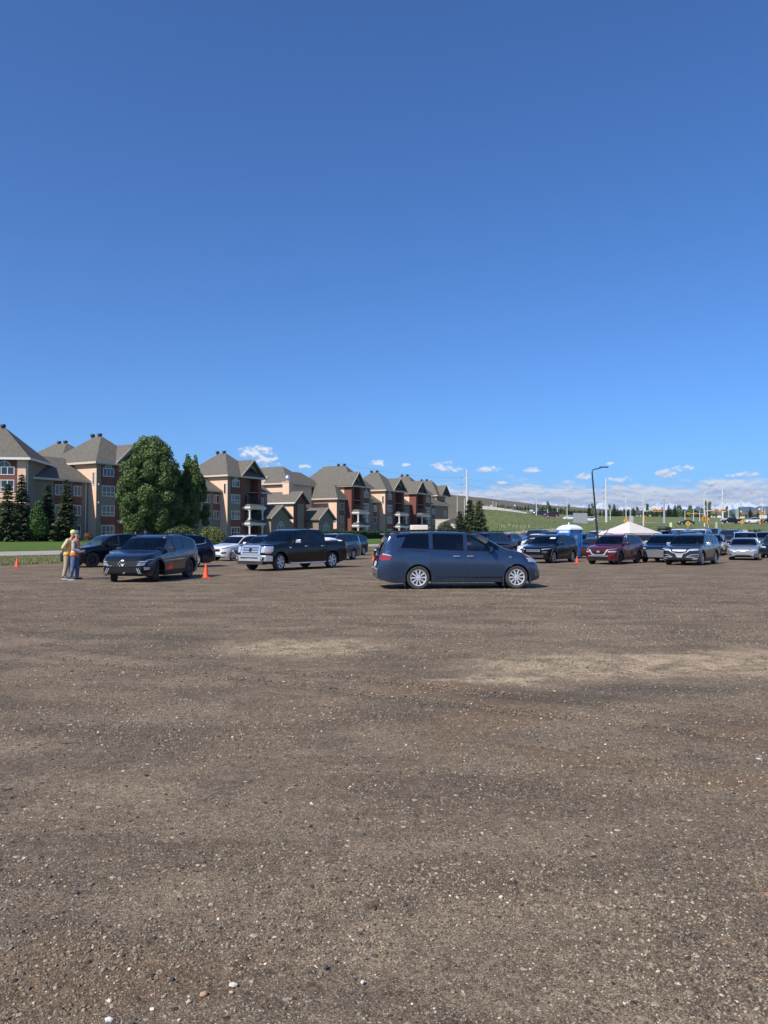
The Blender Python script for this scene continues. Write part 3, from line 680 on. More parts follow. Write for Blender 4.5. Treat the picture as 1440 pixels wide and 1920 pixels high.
EAVE = 11.2; FL = 2.85
def base_z(x, y): return 0.85
def local_empty(u, rot=0.0, label='', z=0.85, d=0.0):
    """d = distance in front (-) or behind (+) the common facade line"""
    return thing('apartment_building', (-38.8 + .5 * u - .866 * d, 113 + .866 * u + .5 * d, z), ROW_A + rot, label, 'building')
def pavilion(b, x0, x1, D, order='WB', eave=EAVE, rise=4.5, y0=0.0, stair=True, porch=True, bw=3.6, arch=True, nv=2):
    """four-storey block: a window bay (W) and an open balcony bay (B) under a front gable"""
    mir = order == 'BW'
    wx0, wx1 = (x0, x0 + bw) if not mir else (x1 - bw, x1)
    bx0, bx1 = (x0 + bw, x1) if not mir else (x0, x1 - bw)
    def walls(mb):
        mb.box(wx0, wx1, y0, y0 + D, -1.5, eave)
        if mir: mb.box(bx0, bx1, y0 + 1.8, y0 + D - .002, -1.5, eave - .002)
        else: mb.box(bx0, bx1, y0 + 1.8, y0 + D - .002, -1.5, eave - .002)
    bpart(b, 'wall', walls, M_peach)
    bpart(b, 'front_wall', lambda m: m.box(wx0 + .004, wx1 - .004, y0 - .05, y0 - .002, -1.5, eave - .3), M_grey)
    def piers(mb):
        mb.box(bx0 - (.25 if not mir else -.002), bx0 + 1.0, y0 - .12, y0 + 1.798, -1.5, eave - .28)
        mb.box(bx1 - .9, bx1 - .002, y0 - .12, y0 + 1.798, -1.5, eave - .28)
    bpart(b, 'brick_pier', piers, M_brick)
    # red panels between the stacked windows
    wc = (wx0 + wx1) / 2 + (.25 if not mir else -.15); ww = 2.1
    z = [0.75 + FL * k for k in range(4)]
    def pan(mb):
        mb.box(wc - ww / 2 - .22, wc + ww / 2 + .22, y0 - .075, y0 - .052, z[0] + 1.55, z[1] - .12)
        mb.box(wc - ww / 2 - .22, wc + ww / 2 + .22, y0 - .075, y0 - .052, z[2] + 1.55, eave - .35)
    bpart(b, 'brick_panel', pan, M_brick)
    for k in range(4): window(b, wc, z[k], ww * (0.86 if k == 3 else 1), 1.05 if (k == 3 and arch) else 1.35, 'F', y0 - .076, arch=(k == 3 and arch), cols=3, bar=0.35 if k < 3 else 0, blind=(k == 1))
    if not mir and stair: window(b, y0 + .55, eave - 3.2, 0.4, 1.7, 'L', x0, cols=1)
    # roof
    r = []
    def rf(mb): r.extend(hip(mb, x0, x1, y0, y0 + D, eave, rise, ridge='y' if D >= (x1 - x0) else 'x'))
    ro = bpart(b, 'roof', rf, M_roof)
    bpart(b, 'fascia', lambda m: fascia(m, x0, x1, y0, y0 + D, eave), M_cream)
    bpart(b, 'soffit', lambda m: soffit(m, x0, x1, y0, y0 + D, eave), M_soffit)
    if nv: vents(b, r, eave + rise)
    # front gable above the balconies
    gx0, gx1 = bx0 - .2, bx1; gr = 3.1
    bpart(b, 'gable_roof', lambda m: gable(m, gx0, gx1, y0 - .75, y0 + 4.2, eave + .05, gr), M_roof)
    bpart(b, 'rake_board', lambda m: rake(m, gx0, gx1, y0 - .75, eave + .05, gr), M_cream)
    def gface(mb):
        cx = (gx0 + gx1) / 2
        mb.prism([(gx0 + .02, eave - .3), (gx0 + 1.05, eave - .3), (gx0 + 1.05, eave + .7), (cx, eave + 1.75), (cx, eave + gr - .3)], y0 - .16, y0 + .3)
        mb.prism([(gx1 - .02, eave - .3), (gx1 - .95, eave - .3), (gx1 - .95, eave + .7), (cx, eave + 1.75), (cx, eave + gr - .3)], y0 - .16, y0 + .3)
    bpart(b, 'gable_face', gface, M_grey)
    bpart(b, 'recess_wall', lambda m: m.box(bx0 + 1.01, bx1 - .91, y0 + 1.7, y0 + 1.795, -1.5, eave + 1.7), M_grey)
    bc = (bx0 + bx1) / 2 + .05
    for k in (1, 2, 3):
        if k == 3: window(b, bc - .3, z[3] - .1, 0.8, 2.0, 'F', y0 + 1.7, cols=1)
        else: window(b, bc, z[k] - .3, 1.7, 2.0, 'F', y0 + 1.7, cols=2)
    if porch:
        px0, px1 = bx0 + .6, bx0 + 4.1; yf = y0 - 1.5
        canopy(b, px0 - .5, px1 + .5, yf - .5, y0 - .13, 2.65); canopy(b, px0 - .5, px1 + .5, yf - .5, y0 - .13, 5.5)
        for x in (px0, px1):
            column(b, x, yf, -.6, 2.48); column(b, x, yf, 3.5, 5.33)
        bpart(b, 'balcony_slab', lambda m: (m.box(bx0 + 1.0, bx1 - .9, y0 - .1, y0 + 1.69, 2.75, 2.95), m.box(bx0 + 1.0, bx1 - .9, y0 - .1, y0 + 1.69, 5.6, 5.8), m.box(bx0 + 1.0, bx1 - .9, y0 - .1, y0 + 1.69, 8.4, 8.55)), M_grey)
        railing(b, px0 + .2, px1 - .2, yf + .2, y0 - .14, 6.35); railing(b, px0 + .1, px1 - .1, yf, y0 - .14, 3.5)
    return r
def wing(b, x0, x1, y0, D, eave=8.5, rise=3.6, cols=(), roof_x=None, blank=False, ww=1.3, hipped=False):
    bpart(b, 'wing_wall', lambda m: m.box(x0, x1, y0, y0 + D, -1.5, eave), M_peach)
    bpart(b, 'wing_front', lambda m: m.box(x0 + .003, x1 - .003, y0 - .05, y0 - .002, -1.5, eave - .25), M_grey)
    rx0, rx1 = roof_x or (x0 - .1, x1 + .1)
    if hipped:
        bpart(b, 'wing_roof', lambda m: hip(m, x0, x1, y0, y0 + D, eave, rise), M_roof)
        bpart(b, 'wing_fascia', lambda m: fascia(m, x0, x1, y0, y0 + D, eave), M_cream)
        bpart(b, 'wing_soffit', lambda m: soffit(m, x0, x1, y0, y0 + D, eave), M_soffit)
    else:
        def rf(mb): mb.prism([(y0 - .6, eave), (y0 + D / 2, eave + rise), (y0 + D + .6, eave), (y0 + D + .6, eave - .02), (y0 - .6, eave - .02)], rx0, rx1, plane='YZ')
        bpart(b, 'wing_roof', rf, M_roof)
        bpart(b, 'wing_fascia', lambda m: m.box(rx0, rx1, y0 - .66, y0 - .58, eave - .26, eave + .03), M_cream)
        bpart(b, 'wing_soffit', lambda m: m.box(rx0 + .02, rx1 - .02, y0 - .57, y0 - .06, eave - .24, eave - .03), M_soffit)
    for cx in cols:
        bpart(b, 'brick_panel', lambda m: m.box(cx - ww / 2 - .2, cx + ww / 2 + .2, y0 - .075, y0 - .052, 3.5, eave - .3), M_brick)
        for k in range(3): window(b, cx, 0.75 + FL * k - (.1 if k == 2 else 0), ww, 1.3, 'F', y0 - .076, cols=2)

# -- leftmost block, turned to face the lot
A = thing('apartment_building', (-46.2, 99.0, .85), R(97), 'leftmost apartment block cut by the left edge, arched window in sunlit red brick', 'building')
bpart(A, 'wall', lambda m: m.box(0, 8.2, 0, 16, -1.5, 10.7), M_peach)
bpart(A, 'brick_wall', lambda m: m.box(-.06, -.003, 1.1, 15.9, 6.4, 10.4), M_brick)
bpart(A, 'brick_wall', lambda m: m.box(-.06, -.003, 1.1, 15.9, 2.3, 3.2), M_brick)
bpart(A, 'front_wall', lambda m: m.box(.5, 8.19, -.05, -.003, -1.5, 10.4), M_grey)
rA = []
bpart(A, 'roof', lambda m: rA.extend(hip(m, 0, 8.2, 0, 9.3, 10.7, 4.5, ov=.7, ridge='y')), M_roof); vents(A, rA, 15.2, (0.2, 1.3))
bpart(A, 'fascia', lambda m: fascia(m, 0, 8.2, 0, 9.3, 10.7, ov=.7), M_white)
bpart(A, 'soffit', lambda m: soffit(m, 0, 8.2, 0, 9.3, 10.7, ov=.7), M_soffit)
for k in range(4):
    window(A, 2.6, .75 + FL * k - (.7 if k == 3 else 0), 2.3, .9 if k == 3 else 1.35, 'L', -.061 if k > 1 else -.004, arch=(k == 3), cols=3, bar=0.35 if k < 3 else 0)
    window(A, 7.4, .75 + FL * k - (.7 if k == 3 else 0), 2.3, .9 if k == 3 else 1.35, 'L', -.061 if k > 1 else -.004, arch=(k == 3), cols=3, bar=0.35 if k < 3 else 0)
downspout(A, .3, -.05, -1, 10.7)

# -- second block with its low wing
B = local_empty(-4.3, label='four-storey apartment block between the leftmost block and the big leafy tree')
pavilion(B, 0, 9.1, 10.5, 'WB')
wing(B, -9.6, -.01, 1.7, 11, cols=(-4.9, -1.9), roof_x=(-9.7, .3), ww=1.1)
downspout(B, -.5, 1.64, -1, 8.3)
for z_ in (5.4, 8.0): bpart(B, 'wall_lamp', lambda m: m.ball((.35, -.1, z_), (.12, .08, .16), 8), M_white)
Cb = local_empty(0.8, d=14.5, label='rear apartment block whose hipped roof with two vents shows behind the second block', z=1.6)
rc = []
bpart(Cb, 'wall', lambda m: m.box(0, 9, 0, 12, -2, 11.4), M_peach); bpart(Cb, 'roof', lambda m: rc.extend(hip(m, 0, 9, 0, 12, 11.4, 3.9, ridge='y')), M_roof); vents(Cb, rc, 15.3)
bpart(Cb, 'fascia', lambda m: fascia(m, 0, 9, 0, 12, 11.4), M_cream)

# -- block behind the tree and the block right of it
T2 = local_empty(8.4, d=3.0, label='apartment wing half hidden behind the big leafy tree', z=.85)
wing(T2, 0, 14.88, -1.3, 11, cols=(11.6, 13.9), roof_x=(-1, 15.2), ww=1.25)
rt2 = []
bpart(T2, 'upper_wall', lambda m: m.box(3, 11, 9, 18, 6, 11.2), M_peach); bpart(T2, 'roof', lambda m: rt2.extend(hip(m, 3, 11, 9, 18, 11.2, 4.6)), M_roof); vents(T2, rt2, 15.7)
bpart(T2, 'fascia', lambda m: fascia(m, 3, 11, 9, 18, 11.2), M_cream)
D_ = local_empty(23.3, label='four-storey apartment block right of the big leafy tree, with white porch columns')
pavilion(D_, 0, 9.1, 10.5, 'WB')
wing(D_, 9.11, 12.4, 1.2, 8, eave=8.7, rise=3, cols=(10.6,), ww=1.0, roof_x=(9.0, 13.0))

# -- low hall buildings in the middle
L1 = local_empty(46.8, d=5.0, label='peach rear apartment block with notched wall and broad hipped roof behind the low hall', z=1.2)
bpart(L1, 'wall', lambda m: (m.box(0, 8.6, 0, 5.4, -2, 11.0), m.box(.7, 8.2, 5.41, 7.2, -2, 10.98), m.box(0, 8.6, 7.21, 16, -2, 11.0)), M_peach)
bpart(L1, 'roof', lambda m: hip(m, 0, 8.6, 0, 15, 11.0, 3.9, ridge='y'), M_roof)
bpart(L1, 'fascia', lambda m: fascia(m, 0, 8.6, 0, 15, 11.0), M_cream)
bpart(L1, 'notch_roof', lambda m: m.prism([(-.62, 11.03), (0.9, 12.6), (0.9, 11.03)], 5.5, 6.9), M_soffit)
L3 = local_empty(42.3, label='narrow gabled hall with a tall taupe panel between red brick, peach side wall', d=0)
bpart(L3, 'wall', lambda m: m.box(0, 4.2, 0, 13, -1.5, 7.0), M_peach)
bpart(L3, 'brick_front', lambda m: m.prism([(0.05, 2.2), (4.15, 2.2), (4.15, 6.8), (2.1, 8.9), (.05, 6.8)], -.06, -.003), M_brick)
bpart(L3, 'tall_panel', lambda m: m.box(1.1, 3.2, -.22, -.062, -1.5, 6.9), M_grey)
bpart(L3, 'lower_front', lambda m: (m.box(.05, 1.09, -.07, -.004, -1.5, 2.19), m.box(3.21, 4.15, -.07, -.004, -1.5, 2.19)), M_grey)
bpart(L3, 'roof', lambda m: gable(m, 0, 4.2, -.7, 13, 7.1, 2.3), M_roof)
bpart(L3, 'gable_fill', lambda m: m.prism([(.02, 7.0), (4.18, 7.0), (2.1, 9.1)], .0, 12.9), M_brick)
bpart(L3, 'rake_board', lambda m: rake(m, 0, 4.2, -.7, 7.1, 2.3), M_cream)
bpart(L3, 'gutter', lambda m: m.box(-.58, -.48, -.7, 13, 6.88, 7.14), M_white)
ch = bpart(L3, 'chimney', lambda m: (m.box(1.5, 2.9, 2.2, 3.8, 8.4, 11.2), m.box(1.4, 3.0, 2.1, 3.9, 11.2, 11.35)), M_peach)
cm = MB(); cm.lathe([(.42, 11.36), (.42, 11.9), (.62, 12.0), (.62, 12.35), (.25, 12.8), (0, 12.85)], 14, Matrix.Translation((2.2, 3, 0))); cm.build('chimney_cap', mat('galvanised', (.5, .52, .54), .35, metal=.7), ch, smooth=True)
def porchhouse(u, wd, label, eave=3.9, rise=2.4, D=10, d=-3.0):
    b = local_empty(u, d=d, label=label)
    bpart(b, 'wall', lambda m: m.prism([(0, -1.5), (wd, -1.5), (wd, eave), (wd / 2, eave + rise - .25), (0, eave)], 0, D), M_grey)
    bpart(b, 'roof', lambda m: gable(m, 0, wd, -.5, D, eave, rise), M_roof)
    bpart(b, 'rake_board', lambda m: rake(m, 0, wd, -.5, eave, rise), M_cream)
    window(b, wd / 2, 1.4, 1.7, 1.2, 'F', -.01, arch=True, cols=2); return b
porchhouse(31.6, 5.6, 'single-storey gabled wing with arched window, left of the narrow gabled hall', D=8)
porchhouse(46.6, 5.2, 'single-storey gabled wing with arched window, right of the narrow gabled hall', D=6)
lo = local_empty(32.5, d=1.2, label='low link building between the two small gabled wings')
bpart(lo, 'wall', lambda m: m.box(.5, 25, 0, 6, -1.5, 3.7), M_grey); bpart(lo, 'roof', lambda m: hip(m, .5, 25, 0, 6, 3.7, 1.2), M_roof); bpart(lo, 'fascia', lambda m: fascia(m, .5, 25, 0, 6, 3.7), M_white)
for cx in (5.5, 20, 22.5): window(lo, cx, .8, 1.6, 1.3, 'F', -.005, cols=2)

# -- right-hand row
E = local_empty(63.2, label='apartment block with long sunlit peach wing, at the left end of the hedge')
pavilion(E, 0, 8.2, 14, 'BW', eave=11.6, rise=4.9)
wing(E, -3.4, -.01, 1.5, 12, eave=8.7, rise=3.2, cols=(-1.5,), hipped=True, ww=1.2)
bpart(E, 'ground_panel', lambda m: m.box(-3.1, -.3, 1.42, 1.447, -1.5, 1.2), M_brick)
bpart(E, 'link_wall', lambda m: m.box(-8, 0, 9, 16, 5, 11.59), M_peach)
bpart(E, 'link_roof', lambda m: hip(m, -9, 2, 8.9, 16, 11.6, 3.2), M_roof); bpart(E, 'link_fascia', lambda m: fascia(m, -9, 2, 8.9, 16, 11.6), M_cream)
W1 = local_empty(71.45, d=1.6, label='recessed three-storey link left of the window bay with the second porch stack')
wing(W1, 0, 6.6, 0, 10, cols=(1.6, 4.6), roof_x=(-.3, 7.0), eave=8.6, ww=1.1)
Fb = local_empty(78.1, label='second block of the right row, window bay left of its porch')
pavilion(Fb, 0, 9.2, 11, 'WB', eave=11.4, rise=4.7)
W2 = local_empty(87.4, d=1.6, label='narrow recessed link between the second and third blocks of the right row')
wing(W2, 0, 6.0, 0, 10, cols=(2.6,), roof_x=(-.3, 6.3), eave=8.6, ww=1.1)
G = local_empty(93.5, label='third block of the right row with brick corner and porch left of its window bay')
pavilion(G, 0, 8.7, 11, 'BW', eave=11.4, rise=4.8)
W3 = local_empty(102.3, d=1.0, label='three-storey wing with small windows between the third block and the end block')
wing(W3, 0, 12.5, 0, 10, cols=(3.2,), roof_x=(-.2, 12.9), eave=8.9, rise=3.4, ww=1.3)
window(W3, 10.5, 5.9, 1.3, 1.3, 'F', -.052, cols=2)
H = local_empty(111.6, d=3.0, label='end block of the right row, rightmost hipped roof with sunlit upper wall')
bpart(H, 'wall', lambda m: m.box(0, 5.5, 0, 13, -2, 11.7), M_peach)
bpart(H, 'front_wall', lambda m: m.box(.01, 5.49, -.05, -.003, -2, 11.5), M_grey)
rh = []
bpart(H, 'roof', lambda m: rh.extend(hip(m, 0, 6, 0, 13, 11.7, 4.4, ridge='y')), M_roof); vents(H, [(rh[0][0], rh[0][1] + 1.2)], 16.1)
bpart(H, 'gable_roof', lambda m: gable(m, 1.5, 6.2, -1.3, 6, 11.72, 2.9), M_roof); bpart(H, 'fascia', lambda m: fascia(m, 0, 6, 0, 13, 11.7), M_cream)
window(H, .7, 8.3, .4, 1.8, 'F', -.052, cols=1)
sh = thing('garden_shelter', (at(851, 985, 175).x, 175, float(terrain(at(851, 985, 175).x, 175))), R(20), 'small open shelter with dark hipped roof at the right end of the buildings', 'shelter')
bpart(sh, 'roof', lambda m: hip(m, -2, 2, -2, 2, 2.6, 1.3, ov=.5), mat('dark_shingle', (.06, .055, .05), .9))
for x, y in ((-1.8, -1.8), (1.8, -1.8), (-1.8, 1.8), (1.8, 1.8)): bpart(sh, 'post', lambda m: m.box(x - .09, x + .09, y - .09, y + .09, -1.0, 2.62), M_white)
wl = thing('concrete_wall', (at(862, 975, 190).x, 190, float(terrain(at(862, 975, 190).x, 190))), 0, 'low cream concrete wall behind the dark spruces', 'wall')
bpart(wl, 'panel', lambda m: m.box(-6, 5, 0, .4, -1, 2.4), M_cream); bpart(wl, 'cap', lambda m: m.box(-6.1, 5.1, -.06, .46, 2.4, 2.52), M_cream)

# ================================================================ vegetation
def leaf_cloud(lobes, n, size, seed, shell=0.55, quad=True, flat=0.0, droop=0.0):
    g = np.random.default_rng(seed); vol = np.array([l[3] * l[4] * l[5] for l in lobes]) ** 0.7; pr = vol / vol.sum()
    k = g.choice(len(lobes), n, p=pr); L = np.array(lobes)[k]
    d = g.normal(0, 1, (n, 3)); d /= np.linalg.norm(d, axis=1)[:, None]
    bump_ = 0.82 + 0.36 * (fbm(d[:, 0] * 3 + k * 7 + 9, d[:, 2] * 3 + d[:, 1] * 2 + 9, 3, seed))
    r = (1 - (1 - shell) * g.random(n) ** 1.6) * bump_
    P = L[:, :3] + d * r[:, None] * L[:, 3:6]
    nrm = d + g.normal(0, 0.7, (n, 3)); nrm /= np.linalg.norm(nrm, axis=1)[:, None]
    t1 = np.cross(nrm, g.normal(0, 1, (n, 3))); t1 /= np.linalg.norm(t1, axis=1)[:, None]; t2 = np.cross(nrm, t1)
    s = size * g.uniform(0.6, 1.4, n)[:, None]
    co = np.stack([P - t1 * s, P + t2 * s * .62, P + t1 * s, P - t2 * s * .62], 1).reshape(-1, 3)
    fs = np.arange(4 * n).reshape(-1, 4)
    tint = np.clip(0.5 + 0.9 * (fbm(P[:, 0] * .9 + 5, P[:, 2] * .9 + P[:, 1] * .7 + 50, 3, seed + 3) - .47) + g.normal(0, .22, n), 0, 1)
    return co, fs, np.repeat(tint, 4)[:, None] * np.ones(3)
ML_green = leaf_material('leaf_green', (0.050, 0.090, 0.026), (0.20, 0.27, 0.085))
ML_bright = leaf_material('leaf_bright', (0.035, 0.085, 0.016), (0.11, 0.20, 0.045))
ML_willow = leaf_material('leaf_willow', (0.10, 0.125, 0.035), (0.22, 0.24, 0.085))
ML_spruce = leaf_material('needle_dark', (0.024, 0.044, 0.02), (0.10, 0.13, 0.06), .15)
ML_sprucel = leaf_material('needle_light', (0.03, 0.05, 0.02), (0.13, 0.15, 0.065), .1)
ML_hedge = leaf_material('leaf_hedge', (0.02, 0.05, 0.01), (0.06, 0.12, 0.02), .15)
M_bark = mat('bark', (0.10, 0.08, 0.06), .95, var=.35, vscale=5, bump=.5)
def tree(name, loc, lobes, n, size, m, trunk_h, trunk_r, label, cat='tree', group=None, seed=1, shell=.5, limbs=6):
    o = thing(name, loc, 0, label, cat, group); g = random.Random(seed)
    mb = MB(); top = max(l[2] for l in lobes)
    pts = [(0, 0, -.3), (0.03, 0.02, trunk_h * .5), (0.05, -.04, trunk_h), (0.1, 0.05, top)]
    mb.tube(pts, [trunk_r * 1.3, trunk_r, trunk_r * .8, trunk_r * .2], 8)
    for k in range(limbs):
        z = trunk_h * (.7 + .8 * k / max(limbs, 1)); l = lobes[k % len(lobes)]; e = Vector((l[0] + g.uniform(-.6, .6) * l[3], l[1] + g.uniform(-.6, .6) * l[4], l[2] + g.uniform(-.2, .5) * l[5]))
        s_ = Vector((0.03, 0, z)); mb.tube([s_, s_.lerp(e, .5) + Vector((0, 0, -.15)), e], [trunk_r * .45, trunk_r * .3, .015], 6)
    mb.build('trunk', M_bark, o, smooth=True)
    co, fs, col = leaf_cloud(lobes, n, size, seed, shell); link('crown', np_mesh('crown', co, fs, m, False, col), o); return o
def gz(px, Y): x = (px - 720) / F * Y; return (x, Y, float(terrain(x, Y)))
bt = gz(281, 88)
g = random.Random(4); lob = [(0, 0, 5.2, 2.9, 2.9, 4.0), (0, 0, 8.6, 2.3, 2.3, 2.6)]
for k in range(120):
    a_ = g.uniform(0, 6.28); zz = g.uniform(1.3, 11.9); q_ = g.uniform(.5, .95); rr_ = max(0, float(np.interp(zz, [1.3, 5, 8.5, 10.6, 11.9, 12.6], [2.7, 3.75, 3.3, 2.2, 1.0, .3])) - q_ * .75); lob.append((math.cos(a_) * rr_, math.sin(a_) * rr_, zz, q_, q_, q_ * g.uniform(.9, 1.2)))
tree('poplar_tree', bt, lob, 60000, .125, ML_green, 2.0, .28, 'big dense leafy tree with domed crown in front of the apartment blocks', seed=11, group=None)
bt = gz(357, 91); g = random.Random(8); lob = [(0, 0, 4.6, 1.2, 1.2, 3.8), (0, 0, 8.0, .9, .9, 2.0), (-1.2, 0, 4.2, 1.3, 1.3, 3.4)]
for k in range(60):
    a_ = g.uniform(0, 6.28); zz = g.uniform(1.4, 9.6); q_ = g.uniform(.35, .65); rr_ = max(0, float(np.interp(zz, [1.4, 3.5, 7, 9.0, 9.8], [1.9, 2.2, 1.75, 1.0, .45])) - q_ * .7); lob.append((math.cos(a_) * rr_, math.sin(a_) * rr_, zz, q_, q_, q_ * g.uniform(.9, 1.4)))
lob += [(-.35, 0, 10.0, .35, .35, .7), (.55, 0, 9.9, .22, .22, .7)]
tree('poplar_tree', bt, lob, 26000, .12, ML_green, 2.0, .2, 'narrower upright leafy tree touching the right side of the big dense tree', seed=12)
tree('leafy_tree', gz(70, 90), [(0, 0, 2.3, 1.15, 1.15, 1.7), (-.3, .1, 1.5, 1.0, 1.0, 1.1), (.5, 0, 1.6, .9, .9, 1.1), (.05, 0, 3.9, .5, .5, 1.0)], 5200, .12, ML_bright, .8, .09, 'small bright green leafy tree between the spruces at left', seed=13)
def bush(name, loc, lobes, n, size, m, label, seed, cat='shrub', shell=.35):
    o = thing(name, loc, 0, label, cat); mb = MB(); g = random.Random(seed)
    for k in range(9):
        l = lobes[k % len(lobes)]; e = (l[0] + g.uniform(-.6, .6) * l[3], l[1] + g.uniform(-.5, .5) * l[4], l[2] + .6 * l[5]); mb.tube([(l[0] * .6, l[1] * .6, -.1), ((l[0] + e[0]) / 2 + .1, e[1] * .5, e[2] * .5), e], [.05, .03, .01], 5)
    mb.build('stem', M_bark, o); co, fs, col = leaf_cloud(lobes, n, size, seed, shell); link('foliage', np_mesh('foliage', co, fs, m, False, col), o); return o
bush('willow_shrub', gz(397, 76), [(0, 0, 1.0, 1.1, .9, 1.1), (-.5, 0, .9, .8, .8, 1.0), (.6, .1, .9, .8, .7, .95)], 5200, .085, ML_willow, 'pale yellow-green bushy willow shrub left of the white car', 21)
bush('round_shrub', gz(340, 84), [(0, 0, 1.1, 1.3, 1, 1.1), (-1.0, 0, .9, .9, .8, .9), (1.1, 0, 1.0, .9, .8, .9)], 4200, .11, leaf_material('leaf_olive', (.05, .08, .02), (.14, .17, .06)), 'olive-green rounded shrub at the foot of the narrow leafy tree', 22)
bush('low_shrub', gz(100, 100), [(0, 0, .5, 1.2, .8, .6), (1.5, 0, .5, 1.1, .8, .55), (-1.4, 0, .5, 1.0, .8, .6)], 3000, .10, ML_hedge, 'low dark green shrubs against the building foot behind the spruces', 23)
bush('red_shrub', gz(165, 104), [(0, 0, .55, .55, .5, .6), (.3, 0, .5, .4, .4, .5)], 1300, .07, leaf_material('leaf_red', (.12, .07, .03), (.26, .15, .07)), 'small reddish-brown shrub against the taupe wall', 24)
bush('low_shrub', gz(10, 98), [(0, 0, .5, 1.4, .8, .6), (1.8, 0, .4, 1.2, .8, .5), (-1.6, 0, .4, 1, .8, .6), (3.4, 0, .45, 1.2, .8, .6)], 3600, .10, ML_hedge, 'low dark shrubs at the far left below the leftmost block', 25)

def spruce_mesh(h, r, seed, dens=1.0, n_w=None):
    g = np.random.default_rng(seed); lev = n_w or int(h * 3.6); V = []; T = []
    for i in range(lev):
        f = (i + g.uniform(-.3, .3)) / lev; z = h * (0.05 + 0.93 * f); L = r * (1 - f) ** 0.85 * (0.92 + .12 * math.sin(i * 2.1)) + .08
        nb = max(4, int((7 + 7 * (1 - f)) * dens)); a0 = g.uniform(0, 6.28)
        for b in range(nb):
            a = a0 + 6.28 * b / nb + g.uniform(-.2, .2); l = L * g.uniform(.62, 1.15); steps = max(3, int(l / .17))
            for s in range(steps):
                q = (s + .5) / steps; rad = l * q; zz = z - .22 * l * q + .16 * l * q * q + g.normal(0, .02)
                wd = (0.20 + .26 * (1 - q)) * (0.6 + 0.5 * min(1, L)); ln = l / steps * 1.7
                for sd_ in (-1, 1, 0):
                    aa = a + sd_ * .55; c = np.array([math.cos(a) * rad, math.sin(a) * rad, zz]); e = np.array([math.cos(aa), math.sin(aa), -.25 + g.normal(0, .22)]) * (wd * 1.6 if sd_ else ln)
                    p = np.array([-math.sin(aa), math.cos(aa), g.normal(0, .5)]) * wd * .55
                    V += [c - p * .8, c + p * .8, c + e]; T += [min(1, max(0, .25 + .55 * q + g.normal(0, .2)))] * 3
    V = np.array(V); return V, np.arange(len(V)).reshape(-1, 3), np.array(T)[:, None] * np.ones(3)
def spruce(px, Y, h, r, label, seed, m=ML_spruce, group='spruce trees', wdens=1.0):
    o = thing('spruce_tree', gz(px, Y), 0, label, 'tree', group)
    mb = MB(); mb.tube([(0, 0, -.3), (0, 0, h * .5), (0, 0, h)], [.05 + h * .012, .03 + h * .007, .01], 7); mb.build('trunk', M_bark, o)
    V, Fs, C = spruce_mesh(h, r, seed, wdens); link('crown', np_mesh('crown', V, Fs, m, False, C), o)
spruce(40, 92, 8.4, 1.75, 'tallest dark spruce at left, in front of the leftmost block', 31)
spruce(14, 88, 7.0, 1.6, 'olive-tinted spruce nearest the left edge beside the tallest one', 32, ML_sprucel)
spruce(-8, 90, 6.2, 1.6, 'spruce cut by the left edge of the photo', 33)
spruce(88, 95, 7.4, 1.5, 'slim dark spruce between the bright leafy tree and the airy spruce', 34)
spruce(124, 93, 7.8, 1.75, 'airy spruce with visible branch tiers right of the slim dark one', 35, ML_sprucel, wdens=.8)
spruce(862, 112, 4.9, 1.5, 'shortest dark spruce of the three by the end of the buildings', 36)
spruce(881, 118, 6.6, 1.9, 'fullest spruce in the middle of the three right of the buildings', 37, ML_sprucel, wdens=1.3)
spruce(899, 116, 6.2, 1.7, 'rightmost spruce of the three right of the buildings', 38, ML_sprucel)
bush('round_shrub', gz(834, 150), [(0, 0, 1.5, 1.7, 1.4, 2.0), (1.0, 0, 1.2, 1.2, 1.2, 1.4)], 4200, .14, ML_spruce, 'dark rounded evergreen bush at the foot of the end block', 26, 'bush')
bush('round_shrub', gz(1415, 128), [(0, 0, .4, 1.6, 1, .9)], 1500, .12, ML_hedge, 'low rounded green bush behind the pale cars at far right', 27, 'bush')
bush('round_shrub', gz(1395, 130), [(0, 0, .3, .9, .8, .7)], 900, .12, ML_willow, 'small pale bush left of the rounded green bush at far right', 28, 'bush')
# hedge: one long clipped row
hd = thing('hedge', tl(40.5, 82) + (float(terrain(*tl(40.5, 82))),), ROW_A, 'long clipped green hedge in front of the right row of apartment blocks', 'hedge')
gg = np.random.default_rng(3); n = 26000
hx = gg.uniform(0, 46, n); side = gg.random(n); prof_ = 1.45 + .16 * (fbm(hx / 2.2, hx * 0, 3, 3) - .4)
hy = np.where(side < .5, -.75 + gg.normal(0, .08, n), gg.uniform(-.8, .8, n)); hz = np.where(side < .5, gg.uniform(0, 1, n) * prof_, prof_ + gg.normal(0, .07, n))
P = np.stack([hx, hy, hz], -1); nr = gg.normal(0, 1, (n, 3)); t1 = np.cross(nr, gg.normal(0, 1, (n, 3))); t1 /= np.linalg.norm(t1, axis=1)[:, None]; t2 = np.cross(t1, nr / np.linalg.norm(nr, axis=1)[:, None]); s = .11
co = np.stack([P - t1 * s, P + t2 * s * .7, P + t1 * s, P - t2 * s * .7], 1).reshape(-1, 3)
link('foliage', np_mesh('foliage', co, np.arange(4 * n).reshape(-1, 4), ML_hedge, False, np.repeat(gg.random(n), 4)[:, None] * np.ones(3)), hd)
mb = MB(); mb.box(0, 46, -.62, .62, -.2, 1.3); mb.build('branches', mat('hedge_core', (.015, .03, .01), .95), hd)

